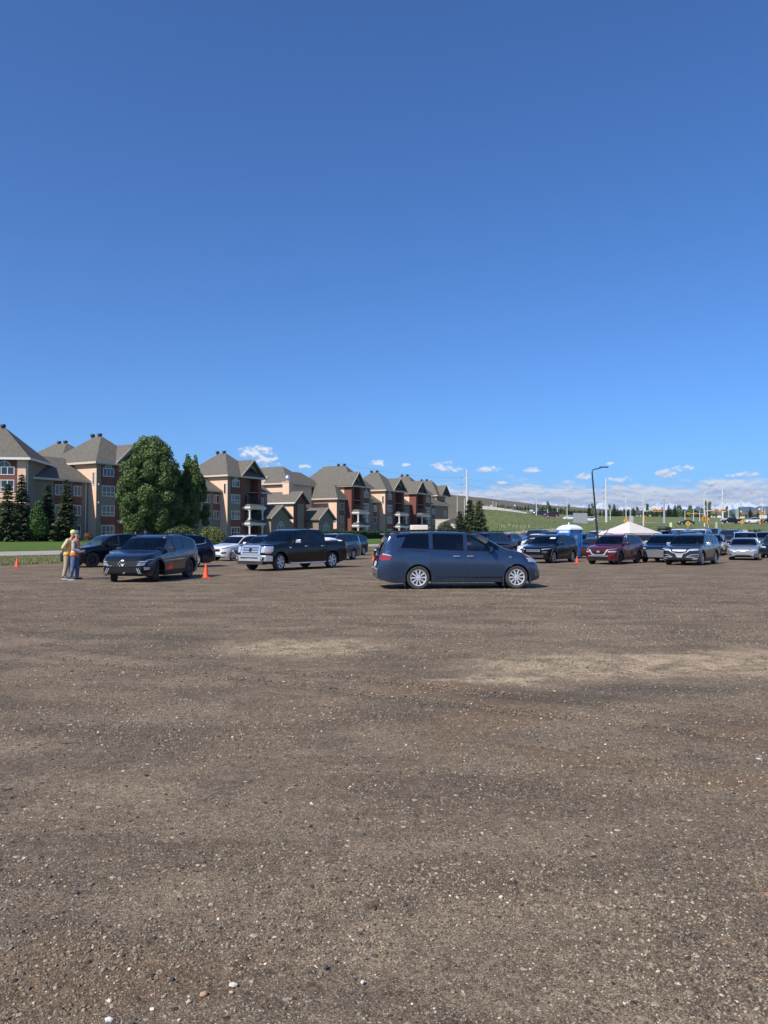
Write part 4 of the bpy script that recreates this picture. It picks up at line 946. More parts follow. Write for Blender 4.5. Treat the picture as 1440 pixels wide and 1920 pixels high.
# far belt of trees and houses
protos = {}
def far_tree(kind, x, y, h, label, g, wf=1.0):
    key = kind
    o = None
    if key not in protos:
        o = thing('conifer_tree' if kind[0] == 'c' else 'poplar_tree' if kind[0] == 'p' else 'broadleaf_tree', (0, 0, 0), 0, '', 'tree', 'far trees behind the field')
        seed = hash_(key)
        if kind[0] == 'c':
            V, Fs, C = spruce_mesh(1.0 * 9, 2.4, seed, 1.0, 22); V = V * (1 / 9)
            # coarser needles so the crown stays closed at this distance
            cr = link('crown', np_mesh('crown', V, Fs, ML_spruce, False, C), o)
        else:
            gr = random.Random(seed)
            if kind[0] == 'p': lobes = [(0, 0, .5, .10, .10, .45)] + [(gr.uniform(-.05, .05), gr.uniform(-.05, .05), gr.uniform(.15, .9), .08, .08, .16) for _ in range(8)]
            else: lobes = [(0, 0, .55, .3, .3, .38)] + [(gr.uniform(-.25, .25), gr.uniform(-.25, .25), gr.uniform(.3, .85), .17, .17, .15) for _ in range(10)]
            co, fs, col = leaf_cloud(lobes, 1500 if kind[0] == 'b' else 1000, .032, seed, .4)
            cr = link('crown', np_mesh('crown', co, fs, ML_green if kind[-1] != 'l' else ML_bright, False, col), o)
        mb = MB(); mb.tube([(0, 0, -.1), (0, 0, .5)], [.022, .01], 6); mb.build('trunk', M_bark, o); protos[key] = o
    else: o = copy_tree(protos[key])
    o.location = (x, y, float(terrain(x, y)) - .2); o.scale = (h * wf, h * wf, h); o.rotation_euler.z = g.uniform(0, 6.28); o['label'] = label; return o
def hash_(s): return sum(ord(c_) * (i + 3) for i, c_ in enumerate(s))
g = random.Random(77)
KN = {'c': 'dark conifer', 'p': 'slim upright poplar', 'b': 'rounded green tree', 'l': 'rounded light green tree'}
def zone(px):
    for lim, s in ((930, 'left of the two white gabled houses'), (985, 'beside the white house with the small chimney'), (1040, 'right of the two white gabled houses'), (1085, 'left of the grey sign back'), (1125, 'behind the grey sign back'), (1175, 'behind the leaning lamp post and tall pole'), (1235, 'behind the tent peak'), (1290, 'behind the left traffic signal arm'), (1345, 'behind the middle traffic signals'), (1400, 'behind the black pickup on the far road'), (1600, 'at the right edge of the far belt')):
        if px < lim: return s
px = 846
while px < 1456:
    Yt = g.uniform(388, 455); r_ = g.random()
    HK = .52 if px > 1010 else .42
    if px < 1010: kd, h = (('c1', g.uniform(5.5, 8.5)) if r_ < .45 else ('p1', g.uniform(6, 8.5)) if r_ < .6 else ('b1', g.uniform(4.5, 6.5)))
    elif px < 1330: kd, h = (('c1', g.uniform(7, 11)) if r_ < .38 else ('c2', g.uniform(6.5, 10)) if r_ < .52 else ('p1', g.uniform(8, 13)) if r_ < .68 else ('b1', g.uniform(6.5, 9.5)) if r_ < .9 else ('b1l', g.uniform(6, 8)))
    else: kd, h = (('c1', g.uniform(5, 9)) if r_ < .45 else ('p1', g.uniform(6, 9)) if r_ < .6 else ('b1', g.uniform(4, 6)) if r_ < .9 else ('b1l', g.uniform(4, 6)))
    h *= HK; x = (px - 720) / F * Yt
    far_tree(kd, x, Yt, h, f"{KN['l' if kd.endswith('l') else kd[0]]} of the far belt {zone(px)}", g, g.uniform(.85, 1.25) if kd[0] != 'p' else 1.1)
    px += g.uniform(1.7, 3.9) if px > 1000 else g.uniform(3.0, 6.5)
for (px, hh_, kd, lb_) in ((1152, 12.5, 'c2', 'tall dark conifer left of the tall white pole'), (1143, 11.5, 'p1', 'slim poplar just left of the tall white pole'), (1214, 12, 'p1l', 'slim bright green poplar by the left signal mast'), (1254, 12, 'c1', 'pointed conifer standing above the belt right of the left signal arm'), (1266, 12, 'c2', 'conifer above the belt between the two signal arms'), (1325, 15, 'p1', 'tall broad poplar clump beside the middle signal mast'), (1331, 14.5, 'p1', 'right half of the tall poplar clump by the middle mast'), (1363, 11, 'p1', 'upright tree behind the tall power pole at right'), (1386, 10.5, 'p1', 'dark upright tree behind the curved lamp at right'), (1407, 10.5, 'c1', 'pointed tree left of the light green clump at right'), (1105, 12, 'c1', 'conifer above the belt right of the grey sign back')):
    far_tree(kd, (px - 720) / F * 392, 392, hh_ * .56, lb_, g, 1.15)
def house(px, Y, wd, dp, eave, rise, rot, wallc, roofc, label, zoff=0):
    x = (px - 720) / F * Y; o = thing('house', (x, Y, float(terrain(x, Y)) + zoff), R(rot), label, 'house')
    bpart(o, 'wall', lambda m: m.prism([(-wd / 2, -1), (wd / 2, -1), (wd / 2, eave), (0, eave + rise - .1), (-wd / 2, eave)], -dp / 2, dp / 2), mat('house_wall_' + wallc, {'white': (.62, .6, .56), 'tan': (.32, .27, .21), 'grey': (.25, .25, .25)}[wallc], .9))
    bpart(o, 'roof', lambda m: gable(m, -wd / 2, wd / 2, -dp / 2 - .4, dp / 2 + .4, eave, rise), mat('house_roof_' + roofc, {'dark': (.06, .06, .065), 'brown': (.13, .10, .08)}[roofc], .95))
    c = bpart(o, 'chimney', lambda m: m.box(wd * .22, wd * .22 + .9, dp * .05, dp * .05 + .9, eave, eave + rise + 1.0), mat('house_wall_white', (.6, .6, .6)))
    for k in (-1, 1): window(o, k * wd * .22, 1.0, 1.3, 1.3, 'F', -dp / 2 - .01, cols=1)
house(966, 480, 5, 6, 1.8, 2.2, 55, 'white', 'dark', 'small white house with dark roof, left one of the pair behind the road wall', 0)
house(999, 440, 6, 6, 2.2, 2.6, 35, 'white', 'dark', 'larger white gabled house with dark roof, right one of the pair', 0)
house(922, 480, 4, 5, 1.4, 1.4, 60, 'white', 'brown', 'tiny pale house roof at the left end of the road wall')
house(1119, 425, 7, 6, 1.8, 2.0, 80, 'tan', 'brown', 'tan house with brown roof behind the leaning lamp post')
house(1186, 428, 6, 6, 1.8, 2.0, 80, 'grey', 'dark', 'grey house behind the tent peak')
house(1211, 425, 5, 6, 1.8, 1.8, 70, 'white', 'dark', 'white house left of the left traffic signal mast')
house(1230, 428, 7, 6, 2, 2, 85, 'tan', 'dark', 'tan house under the left traffic signals')
house(1355, 420, 7, 6, 1.6, 1.6, 80, 'tan', 'dark', 'low tan house behind the tall power pole')
house(1393, 405, 6, 6, 1.5, 1.5, 75, 'white', 'brown', 'white house above the road behind the white van')
house(1427, 400, 6, 6, 2.0, 2.2, 60, 'white', 'brown', 'white gabled house at the far right edge')
house(1342, 405, 5, 5, 1.6, 1.6, 70, 'white', 'brown', 'pale house right of the tall poplar clump')
# ================================================================ vehicles
M_tyre = mat('tyre_rubber', (0.045, 0.04, 0.036), 0.85, var=.3, vscale=9)
M_rim = mat('alloy_silver', (0.74, 0.74, 0.75), 0.35, metal=.55)
M_rimd = mat('alloy_dark', (0.10, 0.10, 0.11), 0.35, metal=.6)
M_hub = mat('brake_dark', (0.012, 0.012, 0.012), 0.7)  # near-black wheel barrel and brake disc behind the rim spokes
M_chrome = mat('chrome', (0.80, 0.80, 0.80), 0.24, metal=0.72)
M_under = mat('underbody', (0.01, 0.01, 0.01), 0.9)
M_trim = mat('grey_cladding', (0.035, 0.035, 0.037), 0.55)
M_seat = mat('seat_cloth', (0.05, 0.048, 0.045), 0.85); M_seatg = mat('seat_grey', (0.20, 0.195, 0.18), 0.85)
M_lamp = mat('lamp_glass', (0.72, 0.74, 0.77), 0.10, metal=.35, coat=1.0, col2=(.46, .48, .51), vscale=45)
M_lampd = mat('lamp_dark', (0.10, 0.11, 0.12), 0.12, coat=1.0)
M_red = mat('lamp_red', (0.38, 0.012, 0.012), 0.12, coat=1.0, col2=(.26, .01, .01), vscale=60)
M_amber = mat('lamp_amber', (0.65, 0.22, 0.10), 0.2, coat=1.0)
M_plate = mat('licence_plate', (0.62, 0.62, 0.62), 0.5)
M_glass = glass('glass_clear', (0.74, 0.80, 0.78)); M_glassd = glass('glass_privacy', (0.045, 0.05, 0.055))
M_glasso = mat('glass_opaque', (0.012, 0.015, 0.02), 0.04, spec=.7)
M_grille = mat('grille_black', (0.008, 0.008, 0.009), 0.6, spec=.25)
GM = {'chrome': M_chrome, 'black': M_grille, 'lamp': M_lamp, 'lampd': M_lampd, 'red': M_red, 'amber': M_amber, 'trim': M_trim, 'plate': M_plate, 'silver': mat('silver_plastic', (.55, .55, .56), .4, metal=.5), 'white': mat('white_plastic', (.75, .75, .75), .4)}
PAINTS = {'slate_blue': (0.030, 0.058, 0.116), 'black': (0.005, 0.005, 0.006), 'brown_black': (0.006, 0.0035, 0.004), 'navy': (0.014, 0.020, 0.042), 'graphite': (0.016, 0.018, 0.027), 'white': (0.72, 0.72, 0.73),
          'silver': (0.40, 0.41, 0.43), 'grey_blue': (0.13, 0.15, 0.19), 'red': (0.18, 0.006, 0.009), 'dark_red': (0.10, 0.010, 0.012), 'sky_blue': (0.05, 0.13, 0.32), 'grey': (0.16, 0.165, 0.18), 'mid_grey': (0.035, 0.037, 0.045), 'tan': (.30, .26, .2)}
def P_(c): return paint('paint_' + c, PAINTS[c], metal=0.0 if c in ('white', 'black', 'brown_black') else 0.55, rough=.22, dust=.05 if max(PAINTS[c]) < .05 else .16)

_wh = {}
def wheel_meshes(r, style, wd):
    key = (round(r, 3), style)
    if key in _wh: return _wh[key]
    rr = r * (.70 if style != 'small' else .62)
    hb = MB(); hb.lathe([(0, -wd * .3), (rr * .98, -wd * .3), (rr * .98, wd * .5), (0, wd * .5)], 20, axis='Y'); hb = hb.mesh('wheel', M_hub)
    ty = MB(); h = wd / 2; ty.lathe([(rr, -h * .9), (r * .90, -h), (r * .975, -h * .86), (r, -h * .6), (r, h * .6), (r * .975, h * .86), (r * .90, h), (rr, h * .9), (rr * .97, h * .5), (rr * .97, -h * .5), (rr, -h * .9)], 36, axis='Y'); ty = ty.mesh('tyre', M_tyre, True, 40)
    rm = MB(); y0 = -h
    rm.lathe([(rr * 1.0, y0 * .93), (rr * .90, y0 * .86), (rr * .90, y0 * .60), (rr * 1.0, y0 * .6), (rr * 1.0, y0 * .93)], 32, axis='Y')
    rm.lathe([(0, y0 * .86), (rr * .14, y0 * .88), (rr * .22, y0 * .8), (rr * .22, y0 * .5)], 16, axis='Y')
    ns, ws = {'ten': (10, .085), 'five': (5, .15), 'six': (6, .16), 'small': (8, .12), 'split': (5, .0)}[style]
    for k in range(ns):
        angs = [(6.2832 * k / ns, ws)] if style != 'split' else [(6.2832 * k / ns - .17, .055), (6.2832 * k / ns + .17, .055)]
        for a, wsp in angs:
            M = Matrix.Rotation(a, 4, 'Y'); w0, w1 = rr * wsp * .75, rr * wsp * (1.25 if style in ('ten', 'six') else .9)
            r0, r1 = rr * .15, rr * .93
            vs = [(-w0, y0 * .86, r0), (w0, y0 * .86, r0), (w1, y0 * .80, r1), (-w1, y0 * .80, r1), (-w0, y0 * .55, r0), (w0, y0 * .55, r0), (w1, y0 * .55, r1), (-w1, y0 * .55, r1)]
            rm.add([M @ Vector(v) for v in vs], [(0, 1, 2, 3), (7, 6, 5, 4), (0, 4, 5, 1), (1, 5, 6, 2), (2, 6, 7, 3), (3, 7, 4, 0)])
    me = rm.mesh('rim', M_rimd if style == 'split' else M_rim, True, 30)
    _wh[key] = (hb, ty, me); return _wh[key]

def gsmooth(f, lo, hi, s):
    """control polyline softened over s metres"""
    xs = np.linspace(lo - .3, hi + .3, 1400); ys = f(xs); dx = xs[1] - xs[0]; k = np.exp(-.5 * (np.arange(-60, 61) * dx / s) ** 2); k /= k.sum()
    yy = np.convolve(np.pad(ys, 60, mode='edge'), k, 'valid'); return lambda q: np.interp(q, xs, yy)

class Car:
    """lofted hull with real openings for the wheels; doors, panes and lamps are separate meshes"""
    def __init__(s, sp, pnt, name, label, cat, pos, head, detail=2, group=None, steer=0.0, interior='dark', driver=False, wheelstyle=None, priv=True):
        s.sp = sp; L, W, H = sp['L'], sp['W'], sp['H']; s.L, s.W, s.H = L, W, H
        s.root = thing(name, (pos[0], pos[1], pos[2] if len(pos) > 2 else 0.0), R(head), label, cat, group)
        P = pnt; s.P = P
        tp = np.array(sp['top'], float); bl = np.array(sp['belt'], float)
        ztop = gsmooth(lambda q: np.interp(q, tp[:, 0], tp[:, 1]), 0, L, sp.get('soft', .035))
        if sp.get('sharp'):  # a vertical drop behind a pickup's cab
            xc = sp['sharp']; fa_ = gsmooth(lambda q: np.interp(np.minimum(q, xc), tp[:, 0], tp[:, 1]), 0, L, .035)
            tp2 = np.array(sp['bedtop'], float); ztop = lambda q, f1=fa_, xk=xc: np.where(np.asarray(q) <= xk, f1(q), np.interp(q, tp2[:, 0], tp2[:, 1]))
        zbelt = lambda q: np.interp(q, bl[:, 0], bl[:, 1])
        nr, na = sp.get('nose', (.55, .74)); tr, ta = sp.get('tail', (.35, .84))
        def plan(x):
            x = np.asarray(x, float); f = 1 - (1 - na) * np.clip((nr - x) / nr, 0, 1) ** 2.3; b_ = 1 - (1 - ta) * np.clip((x - (L - tr)) / tr, 0, 1) ** 2.3; return W / 2 * np.minimum(f, b_)
        gc = sp['gc']; wr = sp['wr']; ra = wr + sp.get('gap', .055); xf = sp['fo']; xr = xf + sp['wb']
        pz = [0, gc, gc + .10, .50, .75, .92, 3.0]; py = [.93, .945, .975, 1.0, .995, .975, .93]
        tum = sp.get('tumble', .26)
        def bside(x, z):     # half width below the belt
            zb = float(zbelt(x)); k = np.interp(z, [gc, gc + .1, .45 * zb + .1, .72 * zb, zb - .04, zb], [.945, .975, 1.0, .995, .975, .945]); return plan(x) * k
        def gside(x, z): return float(bside(x, float(zbelt(x)))) - (z - float(zbelt(x))) * tum - .03 * max(0, z - float(zbelt(x))) ** 2
        s.bside, s.gside, s.zbelt, s.ztop = bside, gside, zbelt, ztop
        def zlow(x):
            z = gc + .10 * max(0, 1 - x / .35) + .13 * max(0, 1 - (L - x) / .45)
            for xc in (xf, xr):
                d = abs(x - xc)
                if d < ra - 1e-4: z = max(z, wr + math.sqrt(max(0, ra * ra - d * d)) * sp.get('archk', 1.0))
            return z
        st = {0, L, .004, .02, .05, .09, .14, L - .004, L - .02, L - .05, L - .09, L - .14}
        for q in np.arange(.2, L - .18, .085): st.add(round(float(q), 4))
        for xc in (xf, xr):
            for q in np.linspace(-1, 1, 19): st.add(round(xc + math.sin(q * math.pi / 2) * (ra - .0015), 4))
            st.add(round(xc - ra - .001, 4)); st.add(round(xc + ra + .001, 4))
        seams = sp.get('doors', [])
        sw = .008 if detail >= 2 else .0
        for q in seams: st |= {round(q - sw, 4), round(q + sw, 4)}
        wins = sp['wins']
        for a, b in wins: st |= {round(a, 4), round(b, 4)}
        for k in ('cowl', 'wtop', 'rtop', 'rbot'): st.add(round(sp[k], 4))
        if sp.get('sharp'): st |= {sp['sharp'], sp['sharp'] + .012}
        xs = sorted(q for q in st if 0 <= q <= L); xs = [x for i, x in enumerate(xs) if i == 0 or x - xs[i - 1] > .0015]
        bed = sp.get('bed')
        rings = []
        for x in xs:
            zl = zlow(x); zt = float(ztop(x)); zb = min(float(zbelt(x)), zt - .10); zl = min(zl, zb - .08); sc = float(plan(x)) / (W / 2)
            pts = [(0, zl + (.12 if zl < .4 else 0)), (.55 * W / 2 * sc, zl + (.10 if zl < .4 else 0)), (float(bside(x, zl)) - .03, zl)]
            for f in (.02, .25, .5, .75, .92): z = zl + f * (zb - zl); pts.append((float(bside(x, z)), z))
            yb = float(bside(x, zb)); zr = max(zb + .035, zt - .075)
            yy = lambda z: yb - (z - zb) * tum - .03 * max(0, z - zb) ** 2
            pts.append((yb, zb)); pts.append((yy(zb + .02), zb + .02))
            for f in (1 / 3, 2 / 3, 1): z = zb + .02 + f * (zr - zb - .02); pts.append((yy(z), z))
            yr = yy(zr)
            if bed and bed[0] <= x <= bed[1]:
                pts += [(yr - .03, zt), (yr - .09, zt), (yr - .11, bed[2]), (0, bed[2])]
            else: pts += [(yr - .035, zt - .032), (yr * .88, zt - .014), (yr * .55, zt - .003), (0, zt)]
            rings.append([(y, z) for y, z in pts])
        J = len(rings[0]); JB, JG0, JG1 = 8, 9, 12           # belt, bottom and top of side windows
        bm = bmesh.new(); V = []
        for x, rg in zip(xs, rings):
            X = L / 2 - x
            V.append([[bm.verts.new((X, y, z)) for (y, z) in rg], None])
            V[-1][1] = [V[-1][0][0]] + [bm.verts.new((X, -y, z)) for (y, z) in rg[1:-1]] + [V[-1][0][-1]]
        parts = {}; flay = bm.faces.layers.int.new('pid'); names = []
        def pid(k):
            if k not in names: names.append(k)
            return names.index(k)
        side = {0: 'left', 1: 'right'}
        for i in range(len(xs) - 1):
            xm = (xs[i] + xs[i + 1]) / 2; gl = rings[i][JG1][1] - rings[i][JG0][1]; gl2 = rings[i + 1][JG1][1] - rings[i + 1][JG0][1]
            for sd in (0, 1):
                a, b = V[i][sd], V[i + 1][sd]
                for j in range(J - 1):
                    vs = [a[j], b[j], b[j + 1], a[j + 1]]
                    if sd: vs = vs[::-1]
                    vs2 = []
                    for v in vs:
                        if v not in vs2: vs2.append(v)
                    if len(vs2) < 3: continue
                    key = ('body', 0)
                    if seams and 3 <= j < JG0:
                        if any(abs(xm - q) < sw and rings[i][3][1] < .5 for q in seams): key = ('body', 1)
                        else:
                            for d in range(len(seams) - 1):
                                if seams[d] < xm < seams[d + 1]: key = ('door', sd, d)
                    if JG0 <= j < JG1:
                        for wi, (wa, wb_) in enumerate(wins):
                            if wa < xm < wb_ and max(gl, gl2) > .09: key = ('side_window', sd, wi)
                        if key[0] == 'body' and xs[i] > wins[0][0] - .12 and xm < wins[-1][1] + .03 and max(gl, gl2) > .1: key = ('body', sp.get('pillar', 1))
                    if j >= 13 and not (bed and bed[0] <= xm <= bed[1]):
                        if sp['cowl'] < xm < sp['wtop']: key = ('windshield', 0)
                        elif sp['rtop'] < xm < sp['rbot'] and (rings[i][J - 1][1] + rings[i + 1][J - 1][1]) / 2 > 1.0: key = ('rear_window', 0)
                    if 13 <= j and bed and bed[0] < xm < bed[1]: key = ('body', 1)
                    try: f = bm.faces.new(vs2); f[flay] = pid(key)
                    except ValueError: pass
        for i in (0, len(xs) - 1):
            for j in range(1, J - 2):
                f = bm.faces.new([V[i][0][j], V[i][0][j + 1], V[i][1][j + 1], V[i][1][j]]); f[flay] = pid(('body', 0))
            f = bm.faces.new([V[i][0][0], V[i][0][1], V[i][1][1]]); f[flay] = pid(('body', 0)); f = bm.faces.new([V[i][0][J - 2], V[i][0][J - 1], V[i][1][J - 2]]); f[flay] = pid(('body', 0))
        bmesh.ops.recalc_face_normals(bm, faces=bm.faces); bm.faces.ensure_lookup_table()
        s.bvh = BVHTree.FromBMesh(bm)
        co = [v.co.copy() for v in bm.verts]; bm.verts.index_update()
        groups = {}
        for f in bm.faces:
            k = names[f[flay]]; groups.setdefault(('body',) if k[0] == 'body' else k, []).append(([v.index for v in f.verts], k[1] if k[0] == 'body' else 0))
        bm.free(); s.doors = {}; s.body = None
        for k in sorted(groups, key=lambda q: (q[0] != 'body', str(q))):
            fl = groups[k]; used = sorted({v for f, _ in fl for v in f}); rm = {v: i for i, v in enumerate(used)}
            me = bpy.data.meshes.new(k[0]); me.from_pydata([co[v] for v in used], [], [[rm[v] for v in f] for f, _ in fl])
            if k[0] == 'body': me.materials.append(P); me.materials.append(M_black); me.polygons.foreach_set('material_index', [m for _, m in fl])
            elif k[0] == 'door': me.materials.append(P)
            elif detail < 2: me.materials.append(M_glasso)
            elif k[0] == 'windshield': me.materials.append(M_glass)
            else: me.materials.append(M_glass if (k[0] == 'side_window' and (k[2] < sp.get('clearw', 1) or not priv)) else M_glassd)
            me.shade_smooth(); me.set_sharp_from_angle(angle=R(32)); me.update()
            par = s.root
            o = link(k[0], me, par)
            if k[0] == 'door': s.doors[(k[1], k[2])] = o
        # wheels
        wd = .235 if W > 1.8 else .21; sty = wheelstyle or sp.get('wheels', 'five'); hb, ty, rm_ = wheel_meshes(wr, sty, wd)
        for xc in (xf, xr):
            for sd in (1, -1):
                rz = (R(steer) if xc == xf else 0) + (math.pi if sd > 0 else 0)
                wo_ = link('wheel', hb, s.root, (L / 2 - xc, sd * (W / 2 - wd / 2 - .035), wr), (0, 0.35 * sd, rz))
                link('tyre', ty, wo_); link('rim', rm_, wo_)
        mb = MB(); mb.box(-L / 2 + .3, L / 2 - .3, -W * .30, W * .30, gc + .02, .62); mb.box(-L / 2 + xf * .0 + (L - xr) + ra + .02, L / 2 - xf - ra - .02, -W * .44, W * .44, gc + .03, .45); mb.build('underbody', M_under, s.root)
        # interior
        if detail >= 2:
            sm_ = M_seatg if interior == 'grey' else M_seat; xd = L / 2 - sp['cowl']; zb0 = float(zbelt(sp['cowl'] + .5))
            mb = MB(); mb.box(xd - .75, xd - .02, -W * .42, W * .42, .62, zb0 - .02); mb.box(xd - .42, xd - .38, .18, .56, zb0 - .05, zb0 + .06); mb.build('dashboard', M_seat, s.root)
            mb = MB(); mb.tube([(xd - .95 + .06 * math.sin(a), .37 + .18 * math.cos(a), zb0 - .02 + .17 * math.sin(a)) for a in np.linspace(0, 2 * math.pi, 17)], .014, 6, cap=False); mb.build('steering_wheel', M_seat, s.root)
            s.seatx = xd - 1.55; s.seatz = .48 + (H - 1.5) * .6
            rows = sp.get('rows', [0, .95])
            for ri, dx in enumerate(rows):
                x = s.seatx - dx; z = s.seatz
                if x - .4 < L / 2 - sp['rbot'] : continue
                for y in ((.38, -.38) if ri == 0 else (.40, -.40)):
                    mb = MB(); mb.box(x - .28, x + .26, y - .25, y + .25, z, z + .14)
                    M = Matrix.Translation((x - .28, y, z + .10)) @ Matrix.Rotation(R(-14), 4, 'Y'); mb.box(-.07, .07, -.24, .24, 0, .60, M); mb.box(-.05, .05, -.13, .13, .63, .82, M)
                    o = mb.build('seat', sm_, s.root); bv = o.modifiers.new('b', 'BEVEL'); bv.width = .04; bv.segments = 2
        s.pn = {}
    def panel(s, name, m, axis, bot, top, mirror=False, off=.008, n=10, rows=3, parent=None, back=.03):
        """patch laid on the hull: bot and top are outlines in (a, z), cast onto the body along the axis"""
        L, W, H = s.L, s.W, s.H; m = GM[m] if isinstance(m, str) else m; out = []
        for mir in ((1, -1) if mirror else (1,)):
            def samp(pl):
                pl = np.array(pl, float); d = np.r_[0, np.cumsum(np.hypot(*np.diff(pl, axis=0).T))]; q = np.linspace(0, d[-1], n + 1); return np.stack([np.interp(q, d, pl[:, 0]), np.interp(q, d, pl[:, 1])], -1)
            A, B = samp(bot), samp(top); vs = []; bk = []
            ok = True
            for r in range(rows + 1):
                for i in range(n + 1):
                    p = A[i] + (B[i] - A[i]) * r / rows; a, z = p
                    if axis == 'F': o, d = Vector((5, a * W / 2 * mir, z * H)), Vector((-1, 0, 0))
                    elif axis == 'B': o, d = Vector((-5, a * W / 2 * mir, z * H)), Vector((1, 0, 0))
                    elif axis == 'T': o, d = Vector((L / 2 - a * L, z * W / 2 * mir, 5)), Vector((0, 0, -1))
                    else: sg = 1 if (axis == 'L') == (mir > 0) else -1; o, d = Vector((L / 2 - a * L, 5 * sg, z * H)), Vector((0, -sg, 0))
                    h = s.bvh.ray_cast(o, d)
                    if h[0] is None: h = (vs[-1] + d * off if vs else o + d * 5, None)
                    vs.append(h[0] - d * off); bk.append(h[0] + d * back)
            K = n + 1; N = len(vs); fs = []
            for r in range(rows):
                for i in range(n): q = (r * K + i, r * K + i + 1, (r + 1) * K + i + 1, (r + 1) * K + i); fs.append(q)
            rim = [i for i in range(K)] + [r * K + n for r in range(1, rows + 1)] + [rows * K + i for i in range(n - 1, -1, -1)] + [r * K for r in range(rows - 1, 0, -1)]
            vs2 = vs + [bk[i] for i in rim]; R_ = len(rim)
            for k in range(R_): fs.append((rim[k], N + k, N + (k + 1) % R_, rim[(k + 1) % R_]))
            mb = MB(); mb.add(vs2, fs); out.append(mb.build(name, m, parent or s.root, smooth=True, angle=45, weld=False))
        return out
    def line(s, name, m, axis, pts, wd=.012, mirror=False, off=.006, parent=None):
        """thin strip following the body"""
        H, L, W = s.H, s.L, s.W; p = np.array(pts, float); sc = np.array([W / 2 if axis in 'FB' else L, H if axis in 'FBLR' else W / 2])
        q = p * sc; tn = np.gradient(q, axis=0); tn /= np.linalg.norm(tn, axis=1)[:, None] + 1e-9; nm = np.stack([-tn[:, 1], tn[:, 0]], -1) * wd / 2
        return s.panel(name, m, axis, (q - nm) / sc, (q + nm) / sc, mirror, off, n=max(6, 3 * len(pts)), rows=1, back=.01, parent=parent)
    def mirrors(s, m, z=None, x=None):
        sp = s.sp; x = (s.L / 2 - (x if x else s.sp['cowl'] + .48)); z = z or float(s.zbelt(sp['cowl'] + .4)) + .10
        for sd in (1, -1):
            y = float(s.gside(s.L / 2 - x, z)) * sd; mb = MB(); mb.prism([(x + .075, y + sd * .07), (x + .02, y + sd * .28), (x - .05, y + sd * .29), (x - .06, y + sd * .065)][::sd], z - .075, z + .075, plane='XY'); mb.box(x - .03, x + .05, min(y - sd * .02, y + sd * .1), max(y - sd * .02, y + sd * .1), z - .07, z - .035)
            o = mb.build('side_mirror', m, s.root, smooth=True); bv = o.modifiers.new('b', 'BEVEL'); bv.width = .03; bv.segments = 3; bv.limit_method = 'ANGLE'
    def handles(s, m, zs=None):
        ds = s.sp.get('doors', []); 
        for d in range(len(ds) - 1):
            xh = ds[d + 1] - .14 if not (d == 1 and s.sp.get('slider')) else ds[d] + .28
            z = (zs or float(s.zbelt(xh)) - .11)
            for sd in (0, 1):
                if (sd, d) not in s.doors: continue
                y = float(s.bside(xh, z)) * (1 if sd == 0 else -1); sg = 1 if sd == 0 else -1; X = s.L / 2 - xh; mb = MB()
                mb.tube([(X + .10, y, z), (X + .08, y + sg * .04, z + .002), (X, y + sg * .05, z + .004), (X - .08, y + sg * .04, z + .002), (X - .10, y, z)], .014, 6); mb.build('door_handle', m, s.doors[(sd, d)], smooth=True)
    def rails(s, x0, x1, m=None, dy=.10, h=.05):
        for sd in (1, -1):
            pts = []
            for q in np.linspace(x0, x1, 9):
                zt = float(s.ztop(q)); y = float(s.gside(q, zt)) - dy; k = min(1, min(q - x0, x1 - q) / .15); pts.append((s.L / 2 - q, sd * y, zt - .03 + (h + .02) * k))
            mb = MB(); mb.tube(pts, .019, 6); mb.build('roof_rail', m or M_black, s.root, smooth=True)
    def plate(s, end, z, wd=.3):
        a = wd / s.W; s.panel('licence_plate', 'plate', end, [(-a, z - .045), (a, z - .045)], [(-a, z + .045), (a, z + .045)], n=3, rows=1, off=.015)
    def arches(s, m=M_trim, wd=.07, sill=True, sz=.2):
        """dark cladding round the wheel openings and along the sill"""
        sp = s.sp; wr = sp['wr']; ra = wr + sp.get('gap', .055); L = s.L
        for xc in (sp['fo'], sp['fo'] + sp['wb']):
            for sd in (1, -1):
                vs = []; fs = []; K = 19
                for i in range(K):
                    an = math.pi * i / (K - 1)
                    for rr_, o_ in ((ra - .004, .0), (ra - .004, .022), (ra + wd, .016), (ra + wd, -.01)):
                        x = xc + math.cos(an) * rr_; z = wr + math.sin(an) * rr_ * (1 if an else 1) ; z = max(z, sp['gc'] + .02)
                        vs.append((L / 2 - x, sd * (float(s.bside(min(max(x, .02), L - .02), z)) + o_), z))
                for i in range(K - 1):
                    for j in range(4): a = i * 4 + j; b = i * 4 + (j + 1) % 4; fs.append((a, b, b + 4, a + 4))
                mb = MB(); mb.add(vs, fs); mb.build('wheel_arch', m, s.root, smooth=True, angle=40)
        if sill:
            x0 = (sp['fo'] + ra + .03) / L; x1 = (sp['fo'] + sp['wb'] - ra - .03) / L; z0 = (sp['gc'] + .012) / s.H; z1 = (sp['gc'] + sz) / s.H
            s.panel('sill_cladding', m, 'L', [(x0, z0), (x1, z0)], [(x0, z1), (x1, z1)], mirror=True, off=.012, n=14)

